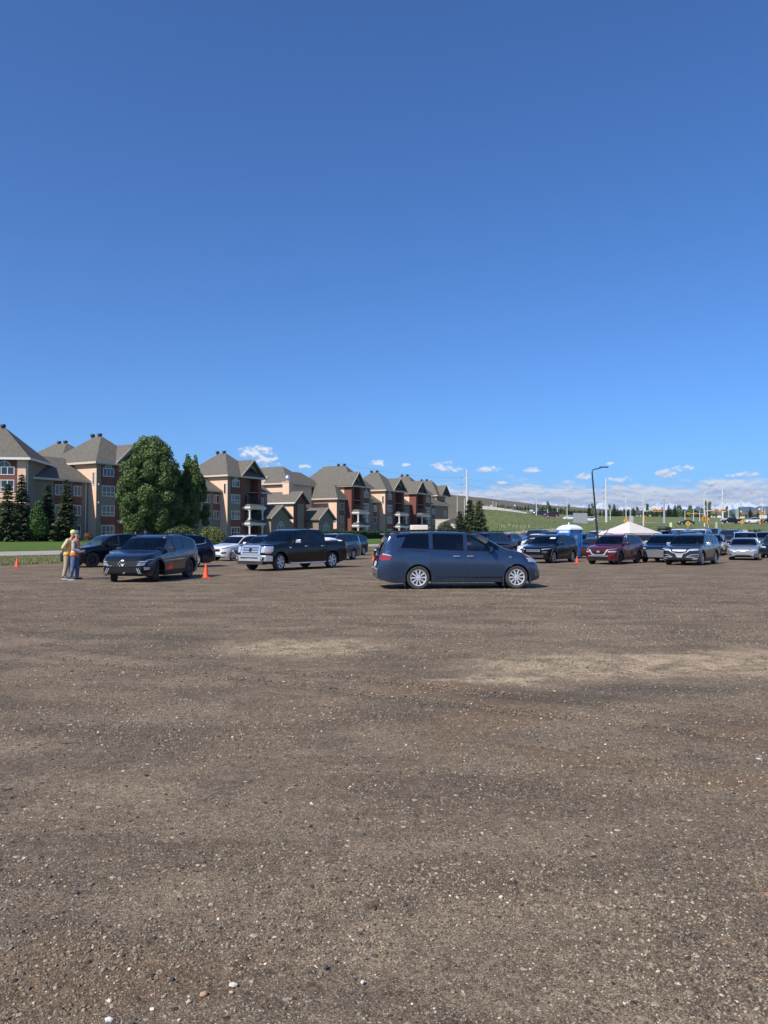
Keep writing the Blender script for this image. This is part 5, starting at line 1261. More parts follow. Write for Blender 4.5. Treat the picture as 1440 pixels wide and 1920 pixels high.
def spec(L, W, H, wb, fo, wr, gc, kind, **k):
    """side outlines per body type, as fractions of length and height"""
    if kind == 'suv':
        top = [(0, .44), (.006, .50), (.016, .515), (.04, .552), (.10, .592), (.20, .632), (.262, .660), (.30, .73), (.36, .845), (.40, .912), (.43, .948), (.50, .985), (.60, 1.0), (.72, .99), (.80, .97), (.875, .93), (.915, .885), (.935, .835), (.957, .735), (.972, .66), (.986, .60), (.995, .52), (1, .42)]
        belt = [(0, .42), (.04, .49), (.12, .545), (.27, .605), (.6, .645), (.8, .68), (.92, .72), (1, .55)]
        d = dict(cowl=.262, wtop=.412, rtop=.912, rbot=.965, wins=[(.298, .475), (.495, .655), (.675, .875)], doors=[.245, .487, .685], tumble=.28, nose=(.62, .72), tail=(.45, .80), wheels='five')
    elif kind == 'boxy':
        top = [(0, .42), (.006, .50), (.016, .575), (.035, .61), (.10, .635), (.20, .65), (.25, .665), (.30, .79), (.345, .90), (.38, .945), (.45, .985), (.6, 1.0), (.8, .99), (.92, .972), (.957, .94), (.972, .84), (.984, .68), (.99, .6), (.997, .5), (1, .42)]
        belt = [(0, .50), (.04, .55), (.12, .585), (.27, .61), (.6, .63), (.9, .645), (1, .55)]
        d = dict(cowl=.25, wtop=.365, rtop=.955, rbot=.985, wins=[(.28, .46), (.48, .66), (.68, .93)], doors=[.24, .47, .68], tumble=.2, nose=(.5, .76), tail=(.3, .86), wheels='five')
    elif kind == 'sedan':
        top = [(0, .38), (.006, .46), (.018, .50), (.05, .555), (.12, .615), (.22, .655), (.27, .675), (.32, .765), (.38, .875), (.43, .945), (.48, .98), (.55, 1.0), (.64, .985), (.70, .945), (.77, .84), (.825, .745), (.86, .72), (.94, .70), (.975, .68), (.988, .60), (.996, .5), (1, .4)]
        belt = [(0, .44), (.05, .50), (.14, .56), (.27, .61), (.6, .64), (.82, .665), (1, .52)]
        d = dict(cowl=.27, wtop=.44, rtop=.70, rbot=.828, wins=[(.30, .475), (.493, .645), (.658, .74)], doors=[.25, .485, .655], tumble=.36, nose=(.6, .70), tail=(.5, .78), wheels='five')
    d['top'] = [(x * L, z * H) for x, z in top]; d['belt'] = [(x * L, z * H) for x, z in belt]
    for q in ('cowl', 'wtop', 'rtop', 'rbot'): d[q] *= L
    d['wins'] = [(a * L, b * L) for a, b in d['wins']]; d['doors'] = [a * L for a in d['doors']]
    d.update(L=L, W=W, H=H, wb=wb, fo=fo, wr=wr, gc=gc); d.update(k); return d
def place(px, py, head, sp, side, axle='F', z=0.0):
    """position of the car's middle so that the tyre contact of one wheel falls where it stands"""
    p = onz(px, py, z); x = sp['L'] / 2 - sp['fo'] - (sp['wb'] if axle == 'R' else 0); y = (sp['W'] / 2 - .1) * (1 if side == 'L' else -1); a = R(head)
    return (p.x - (x * math.cos(a) - y * math.sin(a)), p.y - (x * math.sin(a) + y * math.cos(a)), z)

# ---------------- minivan, the nearest vehicle
SP_VAN = dict(L=5.09, W=1.98, H=1.76, wb=3.05, fo=.80, wr=.355, gc=.20, gap=.045, tumble=.24, soft=.03, nose=(.75, .66), tail=(.5, .80), cowl=1.17, wtop=2.02, rtop=4.70, rbot=4.965,
              top=[(0, .56), (.02, .66), (.06, .76), (.14, .87), (.26, .965), (.42, 1.05), (.62, 1.125), (.85, 1.185), (1.0, 1.215), (1.12, 1.235), (1.22, 1.28), (1.45, 1.42), (1.70, 1.565), (1.9, 1.66), (2.15, 1.71), (2.6, 1.745), (3.2, 1.76), (4.0, 1.75), (4.5, 1.715), (4.72, 1.68), (4.79, 1.58), (4.88, 1.35), (4.95, 1.16), (5.0, 1.05), (5.03, .92), (5.06, .78), (5.09, .62)],
              belt=[(0, .62), (.2, .80), (.6, 1.0), (1.1, 1.10), (1.6, 1.125), (2.5, 1.155), (3.5, 1.19), (4.5, 1.235), (4.9, 1.12), (5.09, .9)],
              wins=[(1.36, 2.33), (2.45, 3.40), (3.52, 4.50)], doors=[1.17, 2.39, 3.47], clearw=1, wheels='ten', rows=[0, .95], slider=True, pillar=0)
c = Car(SP_VAN, P_('slate_blue'), 'minivan', 'slate blue minivan, the nearest vehicle, with a cream box on its roof', 'minivan', place(784, 1105, 6.0, SP_VAN, 'R', 'R'), 6.0, interior='grey')
VAN = c
c.panel('taillight', 'red', 'R', [(.930, .505), (.978, .50)], [(.912, .575), (.982, .60)], mirror=True, n=8); c.panel('taillight', 'red', 'B', [(.48, .52), (.86, .515)], [(.46, .58), (.84, .60)], mirror=True, n=6)
c.panel('taillight_glass', 'lamp', 'R', [(.915, .577), (.982, .602)], [(.932, .60), (.975, .625)], mirror=True, n=6)
c.panel('headlight', 'lamp', 'R', [(.018, .465), (.085, .555)], [(.045, .535), (.115, .600)], mirror=True, n=8); c.panel('turn_signal', 'amber', 'R', [(.055, .53), (.10, .575)], [(.06, .56), (.115, .602)], mirror=True, n=6, off=.014)
c.panel('headlight', 'lamp', 'F', [(.55, .44), (.93, .47)], [(.55, .50), (.92, .54)], mirror=True); c.panel('grille', 'black', 'F', [(-.5, .40), (.5, .40)], [(-.5, .47), (.5, .47)]); c.line('grille_bar', 'chrome', 'F', [(-.5, .44), (0, .44), (.5, .44)], .03, off=.014)
c.panel('lower_grille', 'black', 'F', [(-.55, .2), (.55, .2)], [(-.6, .31), (.6, .31)]); c.plate('B', .43); 
c.panel('fog_lamp', 'lampd', 'F', [(.66, .22), (.8, .22)], [(.64, .29), (.82, .29)], mirror=True, n=4); c.panel('bumper_lip', 'trim', 'R', [(.006, .145), (.07, .118)], [(.006, .175), (.07, .15)], mirror=True)
c.panel('rear_bumper_step', 'silver', 'B', [(-.8, .345), (.8, .345)], [(-.8, .36), (.8, .36)], off=.03)
c.mirrors(P_('slate_blue'), z=1.21, x=1.62); c.handles(M_chrome, 1.0); c.rails(2.15, 4.6, M_black, dy=.09, h=.055)
c.line('character_line', P_('slate_blue'), 'R', [(.20, .20), (.4, .215), (.66, .225)], .035, mirror=True, off=.012)
c.line('slide_rail', 'black', 'R', [(.70, .655), (.80, .668), (.885, .672)], .014, mirror=True, off=.004)
c.line('window_surround', 'black', 'R', [(.265, .648), (.45, .664), (.68, .69), (.88, .715)], .02, mirror=True, off=.004)
c.panel('rear_pillar', P_('slate_blue'), 'R', [(.862, .712), (.894, .712)], [(.822, .962), (.894, .962)], mirror=True, off=.005, n=4)
c.panel('rear_pillar', P_('slate_blue'), 'R', [(.268, .640), (.30, .652)], [(.268, .66), (.285, .68)], mirror=True, off=.005, n=3)
c.panel('badge', 'chrome', 'R', [(.190, .548), (.206, .548)], [(.190, .558), (.206, .558)], mirror=True, n=2, rows=1)
sp_ = MB(); L_ = SP_VAN['L']; sp_.prism([(-L_ / 2 + .42, 1.705), (-L_ / 2 + .26, 1.70), (-L_ / 2 + .215, 1.665), (-L_ / 2 + .44, 1.64)], -.66, .66); o = sp_.build('rear_spoiler', P_('slate_blue'), c.root); bv = o.modifiers.new('b', 'BEVEL'); bv.width = .012; bv.segments = 2
for sx, xx in ((1, SP_VAN['fo'] + .42), (1, SP_VAN['fo'] - .43), (1, SP_VAN['fo'] + SP_VAN['wb'] + .42), (1, SP_VAN['fo'] + SP_VAN['wb'] - .43)):
    for sd in (1, -1):
        mb = MB(); X = L_ / 2 - xx; y = .87 * sd; mb.box(X - .012, X + .012, y - .10, y + .10, .10 if xx > SP_VAN['fo'] and xx < 3 or xx > 4 else .16, .36); mb.build('mud_flap', M_trim, c.root)
mb = MB(); mb.tube([(-L_ / 2 + .1, -.55, .27), (-L_ / 2 + .35, -.55, .28)], .035, 10); mb.build('exhaust_pipe', M_chrome, c.root, smooth=True)
mb = MB(); mb.box(-.3, .95, -.80, -.70, .135, .17); mb.build('side_step', M_rimd, c.root)
o = MB(); o.box(.55, .56, -.62, -.38, 1.22, 1.34); o = o.build('paper_note', GM['white'], c.root)
o2 = MB(); o2.box(.545, .549, -.61, -.39, 1.255, 1.31); o2.build('orange_band', mat('orange_print', (.6, .12, .05), .6), o)
a = R(6); cb = MB(); cb.box(-.27, .27, -.16, .16, 0, .17); bxp = (c.root.location.x + .02 * math.cos(a) - 1.16, c.root.location.y - .20, 1.79)
ob = cb.build('roof_box', mat('cream_foam', (.78, .66, .52), .8, var=.05)); ob.location = bxp; ob.rotation_euler = (0, 0, a); bv = ob.modifiers.new('b', 'BEVEL'); bv.width = .025; bv.segments = 3
tag(ob, 'small cream rounded box sitting on the roof of the slate blue minivan', 'box')

# ---------------- crew-cab pickup
SP_TRUCK = dict(L=5.81, W=2.03, H=1.94, wb=3.70, fo=.94, wr=.40, gc=.30, gap=.085, tumble=.17, nose=(.45, .84), tail=(.15, .95), cowl=1.55, wtop=2.20, rtop=4.1, rbot=4.16, sharp=4.12, bed=(4.15, 5.72, .85),
                top=[(0, .70), (.01, .98), (.04, 1.14), (.10, 1.19), (.4, 1.235), (1.0, 1.27), (1.5, 1.30), (1.58, 1.33), (1.85, 1.60), (2.1, 1.82), (2.25, 1.885), (2.6, 1.93), (3.2, 1.94), (3.85, 1.92), (4.0, 1.86), (4.12, 1.75)],
                bedtop=[(4.12, 1.75), (4.124, 1.34), (4.9, 1.345), (5.78, 1.35), (5.81, 1.30)],
                belt=[(0, 1.02), (.1, 1.08), (.5, 1.12), (1.5, 1.19), (2.6, 1.23), (4.0, 1.25), (4.13, 1.24), (5.8, 1.24)],
                wins=[(1.78, 2.78), (2.90, 3.90)], doors=[1.63, 2.84, 4.02], clearw=1, wheels='six', rows=[0, 1.0], pillar=1, archk=1.0)
c = Car(SP_TRUCK, P_('brown_black'), 'pickup_truck', 'dark brown-black crew cab pickup with big chrome grille, facing left on the gravel', 'pickup truck', place(524, 1070, 233.5, SP_TRUCK, 'L'), 233.5, steer=10)
TRUCK = c
c.panel('grille', 'chrome', 'F', [(-.62, .385), (.62, .385)], [(-.60, .585), (-.5, .605), (.5, .605), (.60, .585)], n=14, off=.03)
for zz in (.415, .475, .535): c.panel('grille_slot', 'black', 'F', [(-.50, zz), (.50, zz)], [(-.50, zz + .033), (.50, zz + .033)], off=.042, n=8, rows=1)
for zz in (.43, .49, .55): c.line('grille_bar', 'chrome', 'F', [(-.50, zz), (0, zz), (.50, zz)], .014, off=.05)
c.panel('emblem', 'black', 'F', [(-.07, .46), (.07, .46)], [(-.07, .53), (.07, .53)], off=.056, n=4, rows=1)
c.panel('headlight', 'lamp', 'F', [(.65, .435), (.99, .44)], [(.65, .575), (.985, .585)], mirror=True, off=.02); c.panel('headlight', 'lamp', 'L', [(.004, .44), (.07, .45)], [(.004, .58), (.085, .585)], mirror=True, off=.012, n=6); c.panel('turn_signal', 'amber', 'L', [(.008, .415), (.055, .42)], [(.008, .455), (.06, .46)], mirror=True, off=.02, n=5)
bmpr = MB(); prof = [(-2.905 - .0, 0)]
bmp = [(SP_TRUCK['L'] / 2 + .10, -.70), (SP_TRUCK['L'] / 2 + .13, 0), (SP_TRUCK['L'] / 2 + .10, .70), (SP_TRUCK['L'] / 2 - .02, .96), (SP_TRUCK['L'] / 2 - .42, 1.015), (SP_TRUCK['L'] / 2 - .42, .93), (SP_TRUCK['L'] / 2 - .08, .86), (SP_TRUCK['L'] / 2 - .08, -.86), (SP_TRUCK['L'] / 2 - .42, -.93), (SP_TRUCK['L'] / 2 - .42, -1.015), (SP_TRUCK['L'] / 2 - .02, -.96)]
bmpr.prism(bmp, .44, .72, plane='XY'); o = bmpr.build('front_bumper', M_chrome, c.root); bv = o.modifiers.new('b', 'BEVEL'); bv.width = .03; bv.segments = 3
BL = SP_TRUCK['L'] / 2
mb = MB(); mb.box(BL + .08, BL + .136, -.55, .55, .58, .63); mb.build('bumper_slot', M_black, c.root)
for sd in (1, -1): mb = MB(); mb.box(BL + .06, BL + .112, sd * .80 - .07, sd * .80 + .07, .51, .64); o = mb.build('fog_lamp_recess', M_black, c.root); mb = MB(); mb.ball((BL + .115, sd * .80, .575), (.02, .045, .045), 10); mb.build('fog_lamp', M_lamp, o, smooth=True)
mb = MB(); mb.box(BL - .3, BL + .06, -.8, .8, .30, .44); mb.build('air_dam', M_trim, c.root)
c.mirrors(M_chrome, z=1.36, x=2.02); c.handles(M_chrome, 1.12)
for sd in (1, -1): mb = MB(); mb.tube([(BL - 1.55, sd * .98, .36), (BL - 1.7, sd * 1.02, .33), (BL - 4.0, sd * 1.02, .33), (BL - 4.1, sd * .98, .36)], .04, 8); mb.build('running_board', M_chrome, c.root, smooth=True)
c.panel('badge', 'chrome', 'L', [(.262, .535), (.285, .535)], [(.262, .56), (.285, .56)], mirror=True, n=2, rows=1)
c.panel('taillight', 'red', 'L', [(.972, .49), (.997, .49)], [(.972, .66), (.997, .66)], mirror=True, n=4); c.plate('B', .34)
mb = MB(); mb.box(-BL - .10, -BL + .02, -.95, .95, .50, .68); o = mb.build('rear_bumper', M_chrome, c.root); bv = o.modifiers.new('b', 'BEVEL'); bv.width = .02
for sd in (1, -1): mb = MB(); X = BL - SP_TRUCK['fo'] - SP_TRUCK['wb'] - .5; mb.box(X - .02, X + .01, sd * .87 - .12, sd * .87 + .12, .24, .5); mb.build('mud_flap', M_black, c.root)
# load in the bed and a white sack tied at the tail
a = R(233.5); T_ = Matrix.Translation(c.root.location) @ Matrix.Rotation(a, 4, 'Z')
mb = MB(); mb.box(-.3, .3, -.2, .2, 0, .12); o = mb.build('toolbox', M_black); o.location = T_ @ Vector((-1.55, .35, 1.30)); o.rotation_euler = (0, 0, a); tag(o, 'low black toolbox lying on top of the load in the pickup bed', 'box')
o = MB(); o.box(-1.05, -.95, -.9, .9, -.02, .02); o.box(-.3, .35, -.85, .85, -.45, -.005); o = o.build('cargo_load', M_black); o.location = T_ @ Vector((-1.55, 0, 1.31)); o.rotation_euler = (0, 0, a); tag(o, 'black cargo load filling the bed of the dark pickup', 'cargo')

mb = MB()
for (x_, y_, z_, rx_, ry_, rz_) in ((-1.95, .1, 1.36, .75, .62, .16), (-2.5, -.1, 1.38, .45, .7, .14), (-2.98, .35, 1.02, .13, .38, .30), (-2.86, .3, 1.30, .2, .42, .12)): mb.ball((x_, y_, z_), (rx_, ry_, rz_), 18)
o = mb.build('tarp', mat('white_tarp', (.70, .71, .74), .6, var=.08, bump=.4, bscale=6), smooth=True); o.location = c.root.location; o.rotation_euler = (0, 0, a)
rm_ = o.modifiers.new('r', 'REMESH'); rm_.mode = 'VOXEL'; rm_.voxel_size = .045; rm_.use_smooth_shade = True; tx = bpy.data.textures.new('crumple', 'CLOUDS'); tx.noise_scale = .25; dm_ = o.modifiers.new('d', 'DISPLACE'); dm_.texture = tx; dm_.strength = .09
tag(o, 'crumpled white tarp on the bed load, hanging over the tail of the dark pickup', 'tarp')
# ---------------- data-driven front ends
def dress(c, style, rails=True, pl='F', clad=True, rear=True, mirror=None, hm=None, light=False):
    L = c.L; F_ = lambda *a, **k: c.panel(*a, **k)
    if style == 'tucson':
        F_('grille', 'black', 'F', [(-.62, .335), (.62, .335)], [(-.66, .46), (.66, .46)], n=12, off=.014)
        g_ = random.Random(2)
        for r_ in range(3):
            for k_ in range(-5, 6):
                y = k_ * .115 + (.055 if r_ % 2 else 0); z = .342 + r_ * .038
                if abs(y) > .6: continue
                F_('grille_stud', 'lampd' if g_.random() < .68 else 'chrome', 'F', [(y - .036, z), (y + .012, z)], [(y - .010, z + .022), (y + .040, z + .022)], n=1, rows=1, off=.022, back=.005)
        F_('emblem', 'chrome', 'F', [(-.07, .448), (.07, .448)], [(-.04, .472), (.04, .472)], n=3, rows=1, off=.03); F_('emblem_disc', 'white', 'F', [(-.035, .345), (.035, .345)], [(-.035, .385), (.035, .385)], n=2, rows=1, off=.03)
        for z in (.36, .395, .43): F_('running_light', 'lamp', 'F', [(.55 + (z - .36) * 1.2, z), (.80 + (z - .36) * .8, z + .004)], [(.57 + (z - .36) * 1.2, z + .018), (.82 + (z - .36) * .8, z + .022)], mirror=True, n=3, rows=1, off=.02)
        F_('running_light', 'lamp', 'F', [(.84, .455), (.97, .478)], [(.84, .468), (.97, .49)], mirror=True, n=4, rows=1, off=.016)
        F_('headlight_pod', 'black', 'F', [(.74, .20), (.97, .22)], [(.72, .34), (.98, .345)], mirror=True, n=5); F_('headlight', 'lamp', 'F', [(.80, .262), (.92, .266)], [(.79, .325), (.93, .322)], mirror=True, n=3, rows=2, off=.018)
        F_('lower_grille', 'black', 'F', [(-.58, .17), (.58, .17)], [(-.48, .295), (.48, .295)]); F_('skid_plate', 'silver', 'F', [(-.74, .125), (.74, .125)], [(-.66, .163), (.66, .163)], off=.016)
        for k_ in (0, .07): c.line('bumper_strake', 'silver', 'F', [(.66 + k_, .17), (.54 + k_, .30)], .02, mirror=True, off=.016)
        F_('tow_tag', 'white', 'F', [(-.10, .165), (.04, .18)], [(-.02, .205), (.10, .22)], n=2, rows=1, off=.025)
    elif style == 'bigblack':
        F_('headlight', 'lamp', 'F', [(.56, .435), (.97, .45)], [(.58, .49), (.95, .52)], mirror=True); F_('headlight', 'lamp', 'L', [(.02, .45), (.07, .475)], [(.02, .505), (.08, .515)], mirror=True, n=5)
        F_('grille', 'black', 'F', [(-.42, .30), (.42, .30)], [(-.5, .46), (.5, .46)]); F_('side_intake', 'trim', 'F', [(.55, .22), (.9, .25)], [(.6, .33), (.92, .34)], mirror=True); F_('lower_grille', 'trim', 'F', [(-.6, .14), (.6, .14)], [(-.6, .2), (.6, .2)])
    elif style == 'mdx22':
        F_('grille', 'black', 'F', [(-.34, .33), (0, .30), (.34, .33)], [(-.46, .44), (0, .46), (.46, .44)], n=10); c.line('grille_bar', 'chrome', 'F', [(-.46, .445), (0, .468), (.46, .445)], .03, off=.016)
        F_('headlight', 'lamp', 'F', [(.5, .45), (.97, .49)], [(.5, .48), (.96, .525)], mirror=True); F_('lower_grille', 'black', 'F', [(-.8, .17), (.8, .17)], [(-.85, .25), (.85, .25)]); F_('emblem', 'chrome', 'F', [(-.06, .37), (.06, .37)], [(-.06, .41), (.06, .41)], n=2, rows=1, off=.02)
    elif style == 'equinox':
        F_('grille', 'black', 'F', [(-.50, .36), (.50, .36)], [(-.56, .475), (.56, .475)], n=10); c.line('grille_bar', 'trim', 'F', [(-.5, .41), (0, .41), (.5, .41)], .012, off=.016)
        F_('emblem', 'chrome', 'F', [(-.12, .418), (.12, .418)], [(-.12, .446), (.12, .446)], n=3, rows=1, off=.022)
        F_('headlight', 'lampd', 'F', [(.60, .445), (.99, .49)], [(.60, .472), (.98, .525)], mirror=True); F_('headlight', 'lampd', 'L', [(.02, .47), (.10, .52)], [(.02, .50), (.115, .545)], mirror=True, n=6)
        F_('fog_pocket', 'black', 'F', [(.66, .27), (.9, .29)], [(.62, .33), (.9, .345)], mirror=True); F_('lower_grille', 'black', 'F', [(-.8, .155), (.8, .155)], [(-.84, .225), (.84, .225)]); F_('skid_plate', 'silver', 'F', [(-.5, .125), (.5, .125)], [(-.5, .15), (.5, .15)], off=.016)
    elif style == 'mazda':
        F_('grille', 'black', 'F', [(-.36, .31), (0, .29), (.36, .31)], [(-.48, .46), (0, .47), (.48, .46)], n=10); c.line('grille_bar', 'chrome', 'F', [(-.5, .43), (-.36, .32), (0, .295), (.36, .32), (.5, .43)], .03, off=.016)
        F_('headlight', 'lamp', 'F', [(.52, .42), (.97, .455)], [(.52, .455), (.96, .50)], mirror=True); F_('lower_grille', 'black', 'F', [(-.7, .16), (.7, .16)], [(-.75, .23), (.75, .23)]); F_('emblem', 'chrome', 'F', [(-.08, .365), (.08, .365)], [(-.08, .40), (.08, .40)], n=2, rows=1, off=.02)
    elif style == 'rogue':
        F_('grille', 'black', 'F', [(-.38, .345), (.38, .345)], [(-.56, .50), (.56, .50)], n=10)
        for sg in (1,): c.line('grille_wing', 'chrome', 'F', [(.60, .505), (.46, .41), (.40, .345), (.28, .33)], .07, mirror=True, off=.02)
        c.line('grille_bar', 'chrome', 'F', [(-.3, .33), (0, .328), (.3, .33)], .025, off=.016); F_('emblem', 'chrome', 'F', [(-.08, .40), (.08, .40)], [(-.08, .45), (.08, .45)], n=3, rows=1, off=.024)
        F_('headlight', 'lamp', 'F', [(.60, .405), (.98, .41)], [(.60, .445), (.97, .455)], mirror=True); F_('running_light', 'lamp', 'F', [(.64, .49), (.96, .515)], [(.64, .505), (.95, .53)], mirror=True, n=6, rows=1)
        F_('lower_grille', 'black', 'F', [(-.62, .185), (.62, .185)], [(-.6, .275), (.6, .275)]); c.line('lower_bar', 'silver', 'F', [(-.62, .285), (0, .287), (.62, .285)], .03, off=.016); F_('skid_plate', 'silver', 'F', [(-.84, .125), (.84, .125)], [(-.88, .185), (-.6, .165), (.6, .165), (.88, .185)], n=10, off=.02)
        c.line('sill_strip', 'silver', 'L', [(.28, .155), (.5, .15), (.66, .16)], .035, mirror=True, off=.02)
    elif style == 'cherokee':
        for k_ in range(7):
            y = (k_ - 3) * .135; F_('grille_slot', 'chrome', 'F', [(y - .055, .405), (y + .055, .405)], [(y - .055, .475), (y + .055, .475)], n=2, rows=1, off=.014); F_('grille_opening', 'black', 'F', [(y - .036, .416), (y + .036, .416)], [(y - .036, .464), (y + .036, .464)], n=2, rows=1, off=.022)
        F_('running_light', 'lamp', 'F', [(.55, .47), (.97, .50)], [(.56, .492), (.96, .522)], mirror=True); F_('headlight', 'lampd', 'F', [(.62, .37), (.88, .38)], [(.62, .415), (.88, .425)], mirror=True, n=4); F_('lower_grille', 'trim', 'F', [(-.7, .2), (.7, .2)], [(-.7, .29), (.7, .29)]); c.line('chrome_lip', 'trim', 'F', [(-.8, .17), (0, .165), (.8, .17)], .03)
    elif style == 'lexus':
        F_('grille', mat('grille_mesh', (.09, .09, .1), .4), 'F', [(-.66, .185), (.66, .185)], [(-.62, .41), (-.36, .435), (.36, .435), (.62, .41)], n=12)
        for k_ in range(6): z = .205 + k_ * .036; c.line('grille_bar', 'silver', 'F', [(-.6, z), (0, z), (.6, z)], .012, off=.016)
        c.line('grille_surround', 'chrome', 'F', [(-.64, .415), (-.36, .44), (0, .445), (.36, .44), (.64, .415)], .03, off=.016); c.line('lower_bar', 'chrome', 'F', [(-.8, .165), (0, .165), (.8, .165)], .03, off=.016)
        F_('headlight', 'lamp', 'F', [(.48, .485), (.98, .50)], [(.56, .515), (.97, .55)], mirror=True)
    elif style == 'mdx10':
        F_('grille', 'black', 'F', [(-.32, .405), (0, .375), (.32, .405)], [(-.42, .46), (0, .43), (.42, .46)], n=10)
        F_('grille_shield', 'chrome', 'F', [(-.34, .455), (0, .425), (.34, .455)], [(-.42, .51), (0, .515), (.42, .51)], n=10, off=.018); c.line('grille_frame', 'chrome', 'F', [(-.52, .505), (-.44, .43), (-.30, .39), (0, .365), (.30, .39), (.44, .43), (.52, .505)], .045, off=.02)
        F_('headlight', 'lamp', 'F', [(.52, .46), (.98, .465)], [(.52, .515), (.97, .535)], mirror=True); F_('side_intake', 'black', 'F', [(.36, .265), (.92, .28)], [(.46, .31), (.92, .335)], mirror=True, n=6); c.line('intake_frame', 'chrome', 'F', [(.36, .262), (.60, .335), (.94, .345), (.93, .275), (.36, .262)], .03, mirror=True, off=.018)
        F_('fog_lamp', 'lamp', 'F', [(.68, .195), (.95, .20)], [(.68, .235), (.95, .24)], mirror=True, n=4, rows=1); F_('lower_grille', 'black', 'F', [(-.5, .165), (.5, .165)], [(-.54, .24), (.54, .24)]); c.panel('skid_plate', 'trim', 'F', [(-.8, .12), (.8, .12)], [(-.8, .15), (.8, .15)], off=.016)
        F_('chin', 'silver', 'F', [(-.12, .25), (.12, .25)], [(-.22, .36), (0, .345), (.22, .36)], n=6, off=.010)
    elif style == 'camry':
        F_('grille', 'black', 'F', [(-.38, .40), (.38, .40)], [(-.50, .475), (.50, .475)], n=8); F_('grille_bar', 'chrome', 'F', [(-.40, .425), (0, .40), (.40, .425)], [(-.48, .46), (0, .49), (.48, .46)], n=8, off=.016)
        F_('headlight', 'lamp', 'F', [(.56, .40), (.99, .44)], [(.56, .475), (.97, .52)], mirror=True); F_('headlight', 'lamp', 'L', [(.02, .43), (.075, .47)], [(.02, .48), (.085, .525)], mirror=True, n=5)
        F_('lower_grille', 'black', 'F', [(-.52, .19), (.52, .19)], [(-.56, .235), (.56, .235)]); F_('fog_lamp', 'black', 'F', [(.70, .22), (.92, .235)], [(.70, .255), (.92, .275)], mirror=True, n=4)
    elif style == 'plain':
        F_('grille', 'black', 'F', [(-.45, .36), (.45, .36)], [(-.5, .46), (.5, .46)]); F_('headlight', 'lamp', 'F', [(.52, .43), (.97, .46)], [(.52, .49), (.96, .53)], mirror=True); F_('lower_grille', 'black', 'F', [(-.6, .17), (.6, .17)], [(-.6, .24), (.6, .24)])
    if rear:
        F_('taillight', 'red', 'B', [(.55, .50), (.93, .50)], [(.55, .58), (.9, .58)], mirror=True, n=6); F_('taillight', 'red', 'L', [(.93, .51), (.985, .50)], [(.93, .575), (.975, .585)], mirror=True, n=5)
    if not light: c.mirrors(mirror or c.P); c.handles(hm or c.P)
    if rails: c.rails(c.sp['wtop'] + .15, c.sp['rtop'] - .25)
    if clad: c.arches()

# ---------------- the near left group
SP_TUC = spec(4.63, 1.87, 1.67, 2.755, .88, .365, .20, 'suv', wheels='split', gap=.06)
c = Car(SP_TUC, P_('graphite'), 'suv', 'dark graphite crossover with jewelled grille, just left of the largest orange cone', 'suv', place(294, 1090.5, 261, SP_TUC, 'L'), 261, steer=26); dress(c, 'tucson', mirror=M_black, hm=M_chrome, pl=None); TUC = c
c.panel('roof_sticker', 'white', 'F', [(.62, .925), (.72, .925)], [(.62, .94), (.72, .94)], n=2, rows=1, off=.004)
SP_BIG = spec(4.90, 1.97, 1.72, 2.90, .92, .385, .21, 'suv', wheels='split', gap=.05)
c = Car(SP_BIG, P_('black'), 'suv', 'black suv with star-spoke wheels, directly behind the two standing men', 'suv', place(173, 1064, 228, SP_BIG, 'L'), 228); dress(c, 'bigblack', rails=False, pl=None, clad=False); BLK = c
SP_MDX22 = spec(5.04, 2.0, 1.70, 2.89, .94, .38, .20, 'suv', wheels='five', gap=.05)
c = Car(SP_MDX22, P_('navy'), 'suv', 'dark navy suv mostly hidden behind the graphite crossover with the jewelled grille', 'suv', place(364, 1063.5, 216, SP_MDX22, 'L', 'R'), 216); dress(c, 'mdx22', pl=None, clad=False, hm=M_chrome)
c.line('window_chrome', 'chrome', 'L', [(.74, .68), (.83, .70), (.885, .74), (.87, .80)], .025, mirror=True, off=.012)

# ---------------- behind the pickup
SP_EQ = spec(4.65, 1.85, 1.66, 2.72, .93, .355, .20, 'suv', gap=.055)
c = Car(SP_EQ, P_('white'), 'suv', 'white crossover with black grille left of the dark pickup', 'suv', place(439, 1051.5, 237, SP_EQ, 'L'), 237); dress(c, 'equinox', pl=None)
SP_MZ = spec(4.58, 1.84, 1.68, 2.70, .92, .355, .20, 'suv', gap=.055)
c = Car(SP_MZ, P_('grey_blue'), 'suv', 'grey-blue crossover squeezed between the white crossover and the dark pickup', 'suv', place(451, 1056.5, 237, SP_MZ, 'R'), 237); dress(c, 'mazda', pl=None)
SP_SED = spec(4.75, 1.82, 1.44, 2.75, .95, .33, .16, 'sedan')
SP_GV = dict(SP_VAN); SP_GV.update(L=5.09, H=1.75, wheels='small', doors=[1.17, 2.39, 3.47], pillar=1, gap=.05)
c = Car(SP_GV, P_('grey'), 'minivan', 'silver-grey minivan facing away left behind the tail of the dark pickup', 'minivan', place(662, 1049, 243, SP_GV, 'L', 'R'), 243); dress(c, 'plain', clad=False, pl=None, hm=M_black)
SP_G1 = spec(4.75, 1.9, 1.70, 2.75, .93, .36, .20, 'suv')
c = Car(SP_G1, P_('navy'), 'suv', 'dark navy suv behind the silver-grey minivan with its rear edge showing', 'suv', (-3.0, 62.0, 0), 246); dress(c, 'plain')
c = Car(SP_SED, P_('black'), 'sedan', 'black car hidden behind the slate blue minivan, sliver left of its tailgate', 'car', (1.3, 52.0, 0), 232, detail=1); dress(c, 'plain', rails=False, clad=False, light=True)

